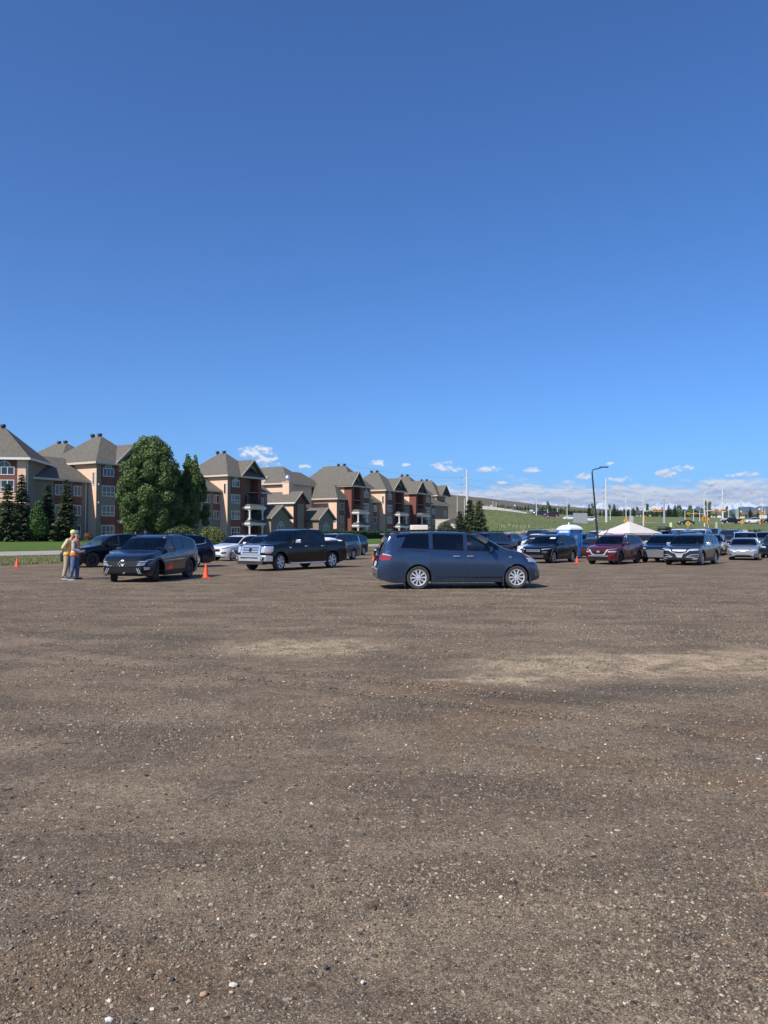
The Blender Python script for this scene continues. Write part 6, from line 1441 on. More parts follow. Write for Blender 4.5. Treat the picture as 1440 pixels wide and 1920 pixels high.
# ---------------- right-hand rows
SP_CK = spec(4.62, 1.86, 1.68, 2.70, .92, .355, .20, 'suv', gap=.05)
c = Car(SP_CK, P_('black'), 'suv', 'black suv with seven-slot grille in front of the blue portable toilet', 'suv', place(1037, 1056, 233, SP_CK, 'L'), 233); dress(c, 'cherokee', pl=None)
c.panel('roof_sticker', 'white', 'F', [(.3, .85), (.66, .85)], [(.3, .90), (.66, .90)], n=3, rows=1, off=.004)
SP_RG = spec(4.65, 1.84, 1.70, 2.71, .92, .365, .20, 'suv', wheels='split', gap=.055)
c = Car(SP_RG, P_('red'), 'suv', 'glossy red suv with silver lower bumper, in front of the white tent', 'suv', place(1161, 1058.5, 231, SP_RG, 'L'), 231); dress(c, 'rogue'); RG = c
mb = MB(); p0 = Vector((c.L / 2 - 1.95, .72, 1.52)); mb.tube([p0, p0 + Vector((0, .12, .14))], .012, 5); mb.add([p0 + Vector((0.0, .11, .14)), p0 + Vector((-.14, .13, .05)), p0 + Vector((.0, .12, -.06)), p0 + Vector((.004, .10, .04))], [(0, 1, 2), (0, 2, 3)]); mb.build('window_flag', GM['white'], c.root)
SP_LX = spec(4.89, 1.9, 1.70, 2.79, 1.0, .37, .20, 'suv', wheels='five')
c = Car(SP_LX, P_('navy'), 'suv', 'dark navy suv with wide barred grille, immediately right of the red suv', 'suv', place(1262, 1054.5, 236, SP_LX, 'L'), 236); dress(c, 'lexus', pl=None, mirror=M_chrome)
SP_MX = spec(4.87, 1.99, 1.73, 2.75, .98, .375, .20, 'suv', wheels='five')
c = Car(SP_MX, P_('mid_grey'), 'suv', 'dark grey suv with bright shield-shaped grille, nearest in the right group', 'suv', place(1315.5, 1060, 233, SP_MX, 'L'), 233); dress(c, 'mdx10', mirror=M_chrome); MDX = c
SP_CM = spec(4.82, 1.82, 1.46, 2.78, .96, .335, .17, 'sedan')
c = Car(SP_CM, P_('silver'), 'sedan', 'silver sedan cut by the right edge of the photo', 'car', place(1419.5, 1050.3, 243, SP_CM, 'L'), 243); dress(c, 'camry', rails=False, clad=False)
c = Car(SP_BIG, P_('navy'), 'suv', 'tall dark blue suv directly behind the grey one with the shield grille', 'suv', place(1351, 1043, 240, SP_BIG, 'L'), 240); dress(c, 'plain', clad=False)
SP_PU = dict(SP_TRUCK)
def back(sp, col, name, label, cat, px, Y, head, z=None, detail=1, style='plain', **k):
    x = (px - 720) / F * Y; c = Car(sp, P_(col), name, label, cat, (x, Y, float(lot_z(x, Y)) if z is None else z), head, detail=detail); dress(c, style, light=True, clad=False, rails=k.get('rails', True), pl=None, rear=k.get('rear', True)); return c
SP_JP = spec(4.7, 1.9, 1.84, 2.85, .8, .38, .24, 'boxy')
c = back(SP_JP, 'navy', 'suv', 'boxy dark blue suv with black roof rack beyond the slate blue minivan', 'suv', 925, 58, 52, detail=2); mb = MB()
for q in (2.1, 2.9, 3.7): mb.box(c.L / 2 - q - .03, c.L / 2 - q + .03, -.66, .66, 1.86, 1.90)
for y in (-.66, .66): mb.box(c.L / 2 - 3.8, c.L / 2 - 2.0, y - .03, y + .03, 1.855, 1.93)
mb.build('roof_rack', M_black, c.root)
c = back(spec(4.6, 1.85, 1.68, 2.70, .92, .36, .20, 'suv'), 'dark_red', 'suv', 'dark red suv seen from behind, between the boxy blue suv and the white cars', 'suv', 957, 76, 58, detail=2)
back(SP_PU, 'sky_blue', 'pickup_truck', 'bright blue pickup parked beyond the white cars, beside the standing person', 'pickup truck', 1008, 86, 236, rails=False)
back(spec(4.5, 1.8, 1.62, 2.65, .9, .34, .19, 'suv'), 'white', 'suv', 'white crossover right beside the dark red suv', 'suv', 1008, 72, 236, rails=False)
back(SP_SED, 'white', 'sedan', 'white sedan tucked behind the black suv with the seven-slot grille', 'car', 1010, 57.5, 236, rails=False)
back(SP_BIG, 'mid_grey', 'suv', 'dark grey suv at the back beyond the white crossover', 'suv', 1035, 80, 236)
back(SP_G1, 'black', 'suv', 'black suv visible just right of the blue portable toilet', 'suv', 1095, 65, 56, detail=2)
back(SP_G1, 'white', 'suv', 'white suv behind the leaning lamp post, left of the tent', 'suv', 1121, 78, 236)
back(SP_SED, 'dark_red', 'sedan', 'dark red sedan low behind the red suv, under the lamp post', 'car', 1116, 56, 236, rails=False)
back(SP_BIG, 'mid_grey', 'suv', 'dark grey suv under the left half of the tent', 'suv', 1152, 74, 236)
back(SP_JP, 'black', 'suv', 'boxy black suv under the right half of the tent', 'suv', 1212, 66, 236)
c = back(SP_BIG, 'navy', 'suv', 'dark navy suv carrying a black roof box, right of the tent', 'suv', 1246, 70, 236)
mb = MB(); mb.box(-1.0, 1.0, -.4, .4, 0, .34); o = mb.build('roof_box', M_black); o.location = (c.root.location.x, c.root.location.y, c.root.location.z + 1.76); o.rotation_euler = (0, 0, R(236)); bv = o.modifiers.new('b', 'BEVEL'); bv.width = .12; bv.segments = 3
tag(o, 'black cargo box on the roof of the dark navy suv right of the tent', 'roof box')
back(SP_JP, 'white', 'suv', 'white suv roof showing right behind the black roof box', 'suv', 1272, 78, 236)
back(SP_JP, 'white', 'suv', 'white boxy suv at the back, above the grey suv with the shield grille', 'suv', 1310, 76, 236)
back(SP_BIG, 'navy', 'suv', 'dark blue suv roof in the middle row left of the dark blue van', 'suv', 1290, 69, 236)
back(SP_GV, 'navy', 'minivan', 'dark blue van at the very back, tallest roof of the right group', 'minivan', 1370, 78, 236)
back(SP_PU, 'grey', 'pickup_truck', 'light grey pickup roof at the back beside the white boxy suv', 'pickup truck', 1333, 84, 236, rails=False)
back(SP_GV, 'white', 'minivan', 'white van seen head-on behind the silver sedan', 'minivan', 1396, 65, 248, detail=2)
back(SP_G1, 'grey', 'suv', 'light grey suv behind and right of the white van', 'suv', 1436, 69, 245, detail=2)
back(SP_G1, 'navy', 'suv', 'dark navy car cut by the right edge above the silver sedan', 'suv', 1458, 56, 236)

# ---------------- traffic on the far road
def road_car(sp, col, name, label, cat, px, Y, head, zo=.08, **k):
    x = (px - 720) / F * Y; c = Car(sp, P_(col), name, label, cat, (x, Y, float(terrain(x, Y)) + zo), head, detail=0, group='traffic on the far road'); dress(c, 'plain', light=True, clad=False, rails=False, pl=None)
road_car(SP_G1, 'mid_grey', 'suv', 'dark grey car on the far road, left of the dark red one', 'suv', 1012, 249, 186)
road_car(SP_JP, 'dark_red', 'suv', 'dark red suv on the far road', 'suv', 1034, 249, 186)
road_car(SP_SED, 'white', 'sedan', 'white sedan on the far road below the thin light pole', 'car', 1069, 250, 186)
road_car(SP_SED, 'white', 'sedan', 'white car low on the far road left of the leaning lamp post', 'car', 1106, 250, 186)
road_car(SP_SED, 'mid_grey', 'sedan', 'dark grey car on the field track by the yellow diamond sign', 'car', 1286, 225, 176)
road_car(SP_PU, 'black', 'pickup_truck', 'black pickup on the far road', 'pickup truck', 1372, 247, 180)
road_car(SP_JP, 'white', 'suv', 'white suv on the far road right of the black pickup', 'suv', 1411, 247, 180)
road_car(SP_JP, 'black', 'suv', 'black suv on the far road at the right edge', 'suv', 1443, 247, 180)
road_car(SP_PU, 'white', 'pickup_truck', 'white pickup on the farther lane above the black pickup', 'pickup truck', 1367, 290, 180)
road_car(SP_SED, 'tan', 'sedan', 'small pale car on the road wall stretch at left', 'car', 950, 252, 186)
# ================================================================ people
def skin(name, J, E, m, parent=None, levels=2, root=None):
    """continuous skinned surface over joints J {name: (x,y,z,r)} and edges E"""
    ks = list(J); me = bpy.data.meshes.new(name); me.from_pydata([J[k][:3] for k in ks], [(ks.index(a), ks.index(b)) for a, b in E], [])
    o = bpy.data.objects.new(name, me); COL.objects.link(o); o.modifiers.new('s', 'SKIN')
    for i, k in enumerate(ks):
        r = J[k][3]; v = me.skin_vertices[0].data[i]; v.radius = r if hasattr(r, '__len__') else (r, r); v.use_root = (k == (root or ks[0]))
    sb = o.modifiers.new('u', 'SUBSURF'); sb.levels = levels; sb.render_levels = levels
    dg = bpy.context.evaluated_depsgraph_get(); ev = o.evaluated_get(dg); m2 = bpy.data.meshes.new_from_object(ev); m2.name = name
    bpy.data.objects.remove(o); bpy.data.meshes.remove(me); m2.materials.clear(); m2.materials.append(m); m2.shade_smooth()
    return link(name, m2, parent)
M_skin = mat('skin', (0.50, 0.30, 0.21), .55, var=.06)
def seg_dist(p, a, b):
    ab = b - a; k = max(0.0, min(1.0, (p - a).dot(ab) / max(ab.length_squared, 1e-9))); return (p - (a + ab * k)).length
def dress_body(root, body, J, E, flat=.74):
    """labels each vertex of the body with its nearest bone, flattens the torso front to back"""
    me = body.data; B = [(u, v, Vector(J[u][:3]), Vector(J[v][:3]), min(max(J[u][3]) if hasattr(J[u][3], '__len__') else J[u][3], max(J[v][3]) if hasattr(J[v][3], '__len__') else J[v][3])) for u, v in E]
    lab = []
    for v in me.vertices: lab.append(min(B, key=lambda q: seg_dist(v.co, q[2], q[3]) - q[4] * .6)[:2])
    tor = {'pelvis', 'waist', 'chest', 'upper'}
    for v, l in zip(me.vertices, lab):
        if l[0] in tor and l[1] in tor | {'hipl', 'hipr', 'shl', 'shr'}:
            q = min((x for x in B if x[:2] == l), key=lambda x: 0); k = max(0, min(1, (v.co - q[2]).dot(q[3] - q[2]) / (q[3] - q[2]).length_squared)); cx = q[2].x + (q[3].x - q[2].x) * k
            if l[1][:2] not in ('hi',): v.co.x = cx + (v.co.x - cx) * flat; v.co.y *= 1.08
    me.update(); return lab
def garment(name, body, lab, test, off, m, root, thick=.006):
    """a piece of clothing: the part of the body surface that passes the test, pushed outward"""
    me = body.data; nr = [v.normal.copy() for v in me.vertices]; ok = [test(v.co, l) for v, l in zip(me.vertices, lab)]
    fs = [tuple(p.vertices) for p in me.polygons if all(ok[i] for i in p.vertices)]; used = sorted({i for f in fs for i in f}); rm = {i: k for k, i in enumerate(used)}
    m2 = bpy.data.meshes.new(name); m2.from_pydata([me.vertices[i].co + nr[i] * off for i in used], [], [[rm[i] for i in f] for f in fs]); m2.materials.append(m); m2.shade_smooth(); o = link(name, m2, root)
    sl = o.modifiers.new('t', 'SOLIDIFY'); sl.thickness = thick; sl.offset = 1; return o
def head_parts(root, hx, hy, hz, m_cap=None, hair=(.3, .28, .26), glasses=False):
    """face detail looking along +x around head centre"""
    mb = MB()
    for s in (1, -1): mb.ball((hx + .082, hy + s * .032, hz + .012), (.010, .014, .009), 8)
    mb.build('eyes', M_black, root, smooth=True)
    mb = MB(); mb.ball((hx + .012, hy, hz + .03), (.098, .083, .105), 14); me = mb
    v = [(x, y, max(z, hz + .012 if x > hx + .03 else hz - .055)) for x, y, z in mb.v]; mb.v = v; mb.v = [(x - .014, y, z) for x, y, z in mb.v]; mb.build('hair', mat('hair_%d' % int(hair[0] * 100), hair, .8), root, smooth=True)
    if m_cap:
        mb = MB(); mb.lathe([(.104, 0), (.107, .03), (.10, .075), (.07, .115), (.03, .13), (0, .132)], 18, Matrix.Translation((hx, hy, hz + .035))); mb.prism([(hx + .06, hy - .075), (hx + .175, hy - .05), (hx + .19, hy), (hx + .175, hy + .05), (hx + .06, hy + .075)], hz + .035, hz + .047, plane='XY'); mb.build('cap', m_cap, root, smooth=True, angle=35)
def standing(pos, rz, label, arms='behind', lean=0.06, shirt=None, vest=None, legs=None, cap=None, stride=.10, h=1.0, vlabel=None, beard=False, bare_forearm=True):
    root = thing('person', pos, rz, label, 'person'); L = lean
    J = {'pelvis': (0, 0, .95, .135), 'waist': (.01 + L * .3, 0, 1.10, .13), 'chest': (.02 + L * .8, 0, 1.32, .155), 'upper': (.0 + L, 0, 1.44, .12), 'neck': (.02 + L * 1.3, 0, 1.52, .058), 'jaw': (.045 + L * 1.7, 0, 1.60, .070), 'head': (.035 + L * 1.8, 0, 1.68, .094), 'crown': (.03 + L * 1.8, 0, 1.735, .062), 'nose': (.135 + L * 1.8, 0, 1.655, .013)}
    E = [('pelvis', 'waist'), ('waist', 'chest'), ('chest', 'upper'), ('upper', 'neck'), ('neck', 'jaw'), ('jaw', 'head'), ('head', 'crown'), ('head', 'nose')]
    for s, n_ in ((1, 'l'), (-1, 'r')):
        fx = stride * s
        J.update({'hip' + n_: (0, .09 * s, .90, .098), 'knee' + n_: (fx * .5 + .03, .10 * s, .50, .062), 'ank' + n_: (fx - .02, .11 * s, .10, .042), 'toe' + n_: (fx + .15, .13 * s, .035, .034), 'ear' + n_: (.02 + L * 1.8, .098 * s, 1.665, .014)})
        E += [('pelvis', 'hip' + n_), ('hip' + n_, 'knee' + n_), ('knee' + n_, 'ank' + n_), ('ank' + n_, 'toe' + n_), ('head', 'ear' + n_)]
        if arms == 'behind': sh, el_, wr_ = (L, .20 * s, 1.42), (L - .14, .27 * s, 1.17), (-.17, .06 * s, 1.00); fd = Vector((-.02, -.35 * s, -.6))
        elif arms == 'down': sh, el_, wr_ = (L, .20 * s, 1.42), (L - .03, .25 * s, 1.13), (L + .06, .24 * s, .88); fd = Vector((.1, 0, -1))
        else: sh, el_, wr_ = (L, .20 * s, 1.42), (L + .0, .25 * s, 1.15), (L + .20, .16 * s, 1.06); fd = Vector((.8, -.4 * s, .1))
        J.update({'sh' + n_: (*sh, .066), 'el' + n_: (*el_, .046), 'wr' + n_: (*wr_, .028)}); E += [('upper', 'sh' + n_), ('sh' + n_, 'el' + n_), ('el' + n_, 'wr' + n_)]
        fd.normalize(); up = Vector((0, 0, 1)).cross(fd); up = (up if up.length > .1 else Vector((1, 0, 0))).normalized(); w_ = Vector(wr_); pm = w_ + fd * .055; J['pm' + n_] = (*pm, (.020, .036)); E.append(('wr' + n_, 'pm' + n_))
        for q, (o_, ln) in enumerate(((-.028, .062), (-.010, .075), (.010, .07), (.027, .054))):
            a_ = pm + up * o_ + fd * .03; b_ = a_ + fd * ln * .5; c_ = b_ + fd * ln * .42 + Vector((.012, 0, .006)); J[f'f{q}a{n_}'] = (*a_, .0105); J[f'f{q}b{n_}'] = (*b_, .0095); J[f'f{q}c{n_}'] = (*c_, .008); E += [('pm' + n_, f'f{q}a{n_}'), (f'f{q}a{n_}', f'f{q}b{n_}'), (f'f{q}b{n_}', f'f{q}c{n_}')]
        t_ = w_ + fd * .03 - up * .03; J['ta' + n_] = (*t_, .011); J['tb' + n_] = (*(t_ + fd * .035 - up * .018), .0095); E += [('wr' + n_, 'ta' + n_), ('ta' + n_, 'tb' + n_)]
    body = skin('body', J, E, M_skin, root); lab = dress_body(root, body, J, E)
    T_ = {'pelvis', 'waist', 'chest', 'upper'}
    garment('trousers', body, lab, lambda p, l: (l[0][:3] in ('hip', 'kne') or l[1][:3] in ('hip', 'kne', 'ank') or (l[0] == 'pelvis')) and p.z < 1.03 and p.z > .07 and l[0][:3] != 'ank', .020, legs, root)
    arm_ok = lambda l: l[0][:2] == 'sh' or l[1][:2] == 'sh' or (not bare_forearm and l[0][:2] == 'el' and l[1][:2] == 'wr')
    garment('shirt', body, lab, lambda p, l: ((l[0] in T_ and l[1] in T_) or arm_ok(l)) and p.z > .97 and p.z < 1.50, .016, shirt, root)
    if vest:
        ve = garment('safety_vest', body, lab, lambda p, l: ((l[0] in T_ and l[1] in T_ | {'hipl', 'hipr', 'shl', 'shr'}) or (l[0] == 'pelvis')) and p.z > .86 and p.z < 1.50 and abs(p.y) < .205, .034, vest, root)
        if vlabel: ve['label'] = vlabel
    for s, n_ in ((1, 'l'), (-1, 'r')):
        a_ = J['ank' + n_]; b_ = J['toe' + n_]; mb = MB(); M = Matrix.Translation((a_[0] + .055, a_[1] + .01 * s, 0)); mb.ball((a_[0] + .06, a_[1] + .01 * s, .05), (.145, .052, .052), 14); mb.v = [(x, y, max(z, .012)) for x, y, z in mb.v]; sh_ = mb.build('shoe', mat('dark_shoe', (.04, .04, .045), .7), root, smooth=True)
        mb = MB(); mb.ball((a_[0] + .06, a_[1] + .01 * s, .012), (.152, .056, .024), 14); mb.v = [(x, y, max(z, 0.0)) for x, y, z in mb.v]; mb.build('sole', GM['white'], sh_, smooth=True)
    hx, hz = J['head'][0], J['head'][2]; head_parts(root, hx, 0, hz, cap)
    if beard: mb = MB(); mb.ball((hx + .055, 0, hz - .075), (.045, .055, .05), 10); mb.build('beard', mat('grey_beard', (.42, .40, .38), .9), root, smooth=True)
    root.scale = (h, h, h); return root
def vest_mat(name, c1, c2):
    m = bpy.data.materials.new(name); m.use_nodes = True; t = NT(m.node_tree); b = t.n['Principled BSDF']; c = t.node('ShaderNodeTexCoord').outputs['Object']; q = t.node('ShaderNodeSeparateXYZ', Vector=c)
    k = t.mix(t.sstep(t.noise(c, 6.0, 3), .4, .6), c1, c2); ay = t.math('ABSOLUTE', q.outputs[1])
    v = t.math('MULTIPLY', t.math('GREATER_THAN', ay, .085), t.math('LESS_THAN', ay, .125)); h = t.math('MULTIPLY', t.math('GREATER_THAN', q.outputs[2], 1.03), t.math('LESS_THAN', q.outputs[2], 1.075))
    t.link(t.mix(t.math('MAXIMUM', v, h), k, (.66, .68, .45)), b.inputs['Base Color']); b.inputs['Roughness'].default_value = .7; return m
M_vyel = vest_mat('vest_yellow', (.80, .62, .08), (.85, .42, .06)); M_vor = vest_mat('vest_orange', (.88, .20, .03), (.80, .15, .03))
M_cuff = mat('grey_shirt', (.36, .38, .42), .85, var=.1); M_khaki = mat('khaki', (.42, .33, .22), .85, var=.1); M_jean = mat('denim', (.09, .14, .26), .85, var=.35, vscale=7)
p1 = onz(127, 1086); p2 = onz(139, 1087.5)
standing((p1.x, p1.y, 0), R(-8), 'man in yellow cap and yellow-orange safety vest with khaki trousers, hands behind his back', 'behind', .09, mat('pale_yellow_shirt', (.66, .58, .22), .85, col2=(.42, .43, .42), vscale=4), M_vyel, M_khaki, mat('cap_yellow', (.66, .68, .16), .7), .08, 1.0, bare_forearm=True)
standing((p2.x, p2.y, 0), R(6), 'man in dark cap, orange safety vest, grey sleeves and blue jeans', 'front', .03, M_cuff, M_vor, M_jean, mat('cap_dark', (.10, .11, .12), .7), .09, .985, beard=True, bare_forearm=False)
pt = ((983 - 720) / F * 92, 92.0); standing((pt[0], pt[1], .48), R(200), 'distant person in dark blue jacket beside the bright blue pickup', 'down', .02, mat('blue_jacket', (.05, .07, .13), .8), None, mat('dark_trousers', (.03, .03, .04), .8), None, .05, 1.0, bare_forearm=False)
def seated(car, label, side=.38, shirt=(.05, .05, .06), dx=0.0):
    """driver sitting in the car's front seat, hands on the wheel; a thing of its own"""
    a = car.root.rotation_euler.z; M = Matrix.Translation(car.root.location) @ Matrix.Rotation(a, 4, 'Z'); p = M @ Vector((car.seatx - .10 + dx, side, car.seatz + .16)); root = thing('person', p, a, label, 'person')
    zw = .38; J = {'pelvis': (0, 0, .08, .13), 'chest': (-.07, 0, .40, .14), 'upper': (-.09, 0, .50, .11), 'neck': (-.07, 0, .585, .052), 'jaw': (-.04, 0, .655, .066), 'head': (-.045, 0, .73, .092), 'crown': (-.05, 0, .78, .06), 'nose': (.055, 0, .705, .013)}
    E = [('pelvis', 'chest'), ('chest', 'upper'), ('upper', 'neck'), ('neck', 'jaw'), ('jaw', 'head'), ('head', 'crown'), ('head', 'nose')]
    for s, n_ in ((1, 'l'), (-1, 'r')):
        J.update({'hip' + n_: (.05, .09 * s, .06, .09), 'knee' + n_: (.46, .12 * s, .14, .062), 'ank' + n_: (.62, .12 * s, -.22, .042), 'toe' + n_: (.74, .12 * s, -.25, .03), 'sh' + n_: (-.08, .19 * s, .48, .062), 'el' + n_: (.10, .23 * s, .28, .045), 'wr' + n_: (.36, .13 * s, zw - .03, .028), 'pm' + n_: (.41, .125 * s, zw, (.02, .034)), 'ear' + n_: (-.06, .094 * s, .715, .014)})
        E += [('pelvis', 'hip' + n_), ('hip' + n_, 'knee' + n_), ('knee' + n_, 'ank' + n_), ('ank' + n_, 'toe' + n_), ('upper', 'sh' + n_), ('sh' + n_, 'el' + n_), ('el' + n_, 'wr' + n_), ('wr' + n_, 'pm' + n_), ('head', 'ear' + n_)]
        for q, o_ in enumerate((-.026, -.009, .009, .026)): J[f'f{q}{n_}'] = (.45, .125 * s + o_, zw + .01, .0095); J[f'g{q}{n_}'] = (.455 - .02 * (q % 2), .125 * s + o_, zw - .035, .008); E += [('pm' + n_, f'f{q}{n_}'), (f'f{q}{n_}', f'g{q}{n_}')]
        J['t' + n_] = (.40, .125 * s - .045 * s, zw + .02, .01); E.append(('wr' + n_, 't' + n_))
    body = skin('body', J, E, M_skin, root); lab = dress_body(root, body, J, E)
    ms = mat('shirt_%d' % int(shirt[0] * 1000), shirt, .85); T_ = {'pelvis', 'chest', 'upper'}
    garment('shirt', body, lab, lambda p, l: ((l[0] in T_ and l[1] in T_) or l[0][:2] == 'sh' or l[1][:2] == 'sh') and p.z > .05 and p.z < .56, .016, ms, root)
    garment('trousers', body, lab, lambda p, l: l[1][:3] in ('hip', 'kne', 'ank'), .018, mat('dark_trousers', (.03, .03, .04), .8), root)
    head_parts(root, -.045, 0, .73, None, (.06, .045, .035))
seated(VAN, 'driver inside the slate blue minivan, seen dimly through the front window', .38, (.03, .035, .05))
seated(TUC, 'driver in a pale shirt behind the windshield of the graphite crossover', -.38 if False else .38, (.62, .6, .58))
seated(TRUCK, 'driver in dark clothes at the open window of the dark pickup', .40, (.04, .04, .05))
seated(BLK, 'driver in a pale shirt inside the black suv behind the two men', .40, (.5, .48, .46))
seated(MDX, 'driver inside the dark grey suv with the shield-shaped grille', .40, (.05, .03, .03))

# ================================================================ cones
M_cone = mat('cone_orange', (.86, .10, .025), .5, var=.08); 
def cone(px, py, h, label):
    p = onz(px, py); o = thing('traffic_cone', (p.x, p.y, .0), .3, label, 'traffic cone', 'orange traffic cones on the gravel'); r = h * .235
    mb = MB(); mb.lathe([(0, .03), (r * .92, .03), (r * .86, .05), (r * .28, h * .94), (r * .2, h), (0, h)], 20); mb.build('cone_body', M_cone, o, smooth=True, angle=50)
    mb = MB(); mb.box(-r * 1.3, r * 1.3, -r * 1.3, r * 1.3, 0, .032); b = mb.build('base', M_cone, o); bv = b.modifiers.new('b', 'BEVEL'); bv.width = .01
cone(386, 1083.5, .55, 'traffic cone right of the graphite crossover, largest and nearest of the orange cones'); cone(32, 1063.5, .48, 'traffic cone standing alone at the far left edge of the gravel'); cone(700, 1051.5, .36, 'small traffic cone left of the slate blue minivan tailgate'); cone(1082, 1055.8, .40, 'shaded traffic cone at the foot of the blue portable toilet')

# ================================================================ portable toilet
px_, Y_ = 1068, 54.5; pt = thing('portable_toilet', ((px_ - 720) / F * Y_, Y_, 0), R(33), 'blue portable toilet with white domed roof among the parked cars', 'portable toilet')
M_blue = mat('toilet_blue', (.02, .20, .62), .4, var=.08); M_blued = mat('toilet_blue_frame', (.03, .16, .46), .4)
mb = MB(); mb.box(-.56, .56, -.58, .58, .08, 2.02); o = mb.build('cabin', M_blue, pt)
for x in (-.56, .56):
    for y in (-.58, .58): bpart(pt, 'corner_post', lambda m: m.box(x - .05, x + .05, y - .05, y + .05, .05, 2.04), M_blued)
bpart(pt, 'skid', lambda m: (m.box(-.62, -.45, -.62, .62, 0, .08), m.box(.45, .62, -.62, .62, 0, .08)), M_black)
dr = bpart(pt, 'door', lambda m: (m.box(-.42, .42, -.625, -.585, .12, 1.80), m.box(-.36, .36, -.64, -.626, .25, .7), m.box(-.36, .36, -.64, -.626, .85, 1.2)), M_blued); bpart(dr, 'handle', lambda m: m.box(.28, .34, -.66, -.63, .95, 1.1), M_black); bpart(dr, 'notice', lambda m: m.box(-.15, .12, -.632, -.626, 1.40, 1.62), mat('notice_grey', (.35, .38, .36), .6))
for z in (.55, .95, 1.35): bpart(pt, 'side_rib', lambda m: m.box(-.60, -.563, -.45, .45, z, z + .06), M_blue)
sg = bpart(pt, 'name_band', lambda m: m.box(-.585, -.562, -.5, .5, 1.78, 1.98), mat('band_pale', (.30, .52, .75), .5))
bpart(sg, 'lettering', lambda m: [m.box(-.592, -.586, y, y + .10, 1.82, 1.94) for y in (-.38, -.24, -.10, .10, .24)], GM['white'])
s2 = bpart(pt, 'name_band', lambda m: m.box(-.48, .48, -.60, -.585, 1.83, 1.98), mat('band_dark', (.03, .08, .2), .5)); bpart(s2, 'lettering', lambda m: [m.box(x, x + .10, -.606, -.601, 1.86, 1.95) for x in (-.35, -.21, -.07, .1, .24)], mat('letter_dim', (.4, .42, .42), .6))
mb = MB(); vs = []; fs = []; LV = [(0, .63, .65), (.10, .61, .63), (.22, .50, .52), (.32, .33, .35), (.36, .12, .14)]
for (z, a_, b_) in LV: vs += [(-a_, -b_, 2.02 + z), (a_, -b_, 2.02 + z), (a_, b_, 2.02 + z), (-a_, b_, 2.02 + z)]
for i in range(len(LV) - 1):
    for k in range(4): fs.append((i * 4 + k, i * 4 + (k + 1) % 4, (i + 1) * 4 + (k + 1) % 4, (i + 1) * 4 + k))
fs += [(3, 2, 1, 0), (16, 17, 18, 19)]; mb.add(vs, fs); rf_ = mb.build('roof', mat('translucent_white', (.78, .80, .82), .5), pt); bpart(rf_, 'vent_pipe', lambda m: m.tube([(.35, .4, 2.1), (.35, .4, 2.55)], .05, 10), GM['white'])

# ================================================================ tent
Yt = 60.5; tn = thing('canopy_tent', ((1180 - 720) / F * Yt, Yt, .1), R(28), 'white pop-up canopy tent with peaked roof among the parked cars', 'tent'); a_ = 1.68; ze, zp = 1.70, 2.62
M_tent = mat('tent_fabric', (.62, .55, .50), .8, var=.05)
mb = MB(); C4 = [(-a_, -a_), (a_, -a_), (a_, a_), (-a_, a_)]; vs = [(x, y, ze) for x, y in C4] + [(x * .5, y * .5, ze + (zp - ze) * .47) for x, y in C4] + [(0, 0, zp)] + [(x, y, ze - .16) for x, y in C4]
fs = [(k, (k + 1) % 4, (k + 1) % 4 + 4, k + 4) for k in range(4)] + [(k + 4, (k + 1) % 4 + 4, 8) for k in range(4)] + [(k, k + 9, (k + 1) % 4 + 9, (k + 1) % 4) for k in range(4)]
mb.add(vs, fs); o = mb.build('canopy', M_tent, tn); sl = o.modifiers.new('s', 'SOLIDIFY'); sl.thickness = .012
for x, y in C4: bpart(tn, 'leg', lambda m: m.box(x * .985 - .02, x * .985 + .02, y * .985 - .02, y * .985 + .02, -.1, ze), M_rim)
# leaning lamp post
M_steel = mat('galvanised_steel', (.42, .43, .44), .45, metal=.5); M_pole = mat('pale_pole', (.55, .56, .56), .6); M_wood = mat('weathered_wood', (.30, .27, .22), .9)
Yp = 53.0; b0 = at(1124, 1049, Yp); t0 = at(1110.2, 886, Yp); o = thing('lamp_post', (b0.x, Yp, 0), 0, 'thin black lamp post leaning left with its arm reaching right, behind the red suv', 'lamp post')
tl0 = t0 - Vector((b0.x, Yp, 0)); e1 = at(1126, 877.5, Yp) - Vector((b0.x, Yp, 0)); e2 = at(1139, 876, Yp) - Vector((b0.x, Yp, 0))
bpart(o, 'pole', lambda m: m.tube([(0, 0, 0), (tl0.x * .5, 0, tl0.z * .5), tl0], [.085, .065, .05], 10), M_black); bpart(o, 'arm', lambda m: m.tube([tl0, tl0 + Vector((.03, 0, .16)), tl0 + Vector((.15, 0, .22)), e1], .035, 8), M_black); bpart(o, 'lamp_head', lambda m: m.box(e1.x - .05, e2.x + .05, -.1, .1, e2.z - .03, e2.z + .04), M_black); bpart(o, 'base', lambda m: m.lathe([(0, 0), (.2, 0), (.2, .06), (.09, .1)], 12), M_black)
q0 = at(1134, 1003, 57); q1 = at(1141, 992, 57); o = MB(); o.tube([(q0.x, 57, 0.0), (q0.x, 57, q0.z), tuple(q1)], .03, 6); tag(o.build('bent_post', M_black), 'short bent black post rising beside the left corner of the tent', 'post')
# blue site barrier rails by the toilet
o = thing('site_barrier', at(1094, 1036, 55.5).xy.to_3d(), 0, 'small white rail barrier between the blue toilet and the red suv', 'barrier')
bpart(o, 'rail', lambda m: (m.box(-.25, .45, -.02, .02, .55, .68), m.box(-.25, .45, -.02, .02, .2, .38)), GM['white']); bpart(o, 'post', lambda m: (m.box(-.2, -.15, -.03, .03, 0, .72), m.box(.38, .43, -.03, .03, 0, .72)), GM['white'])

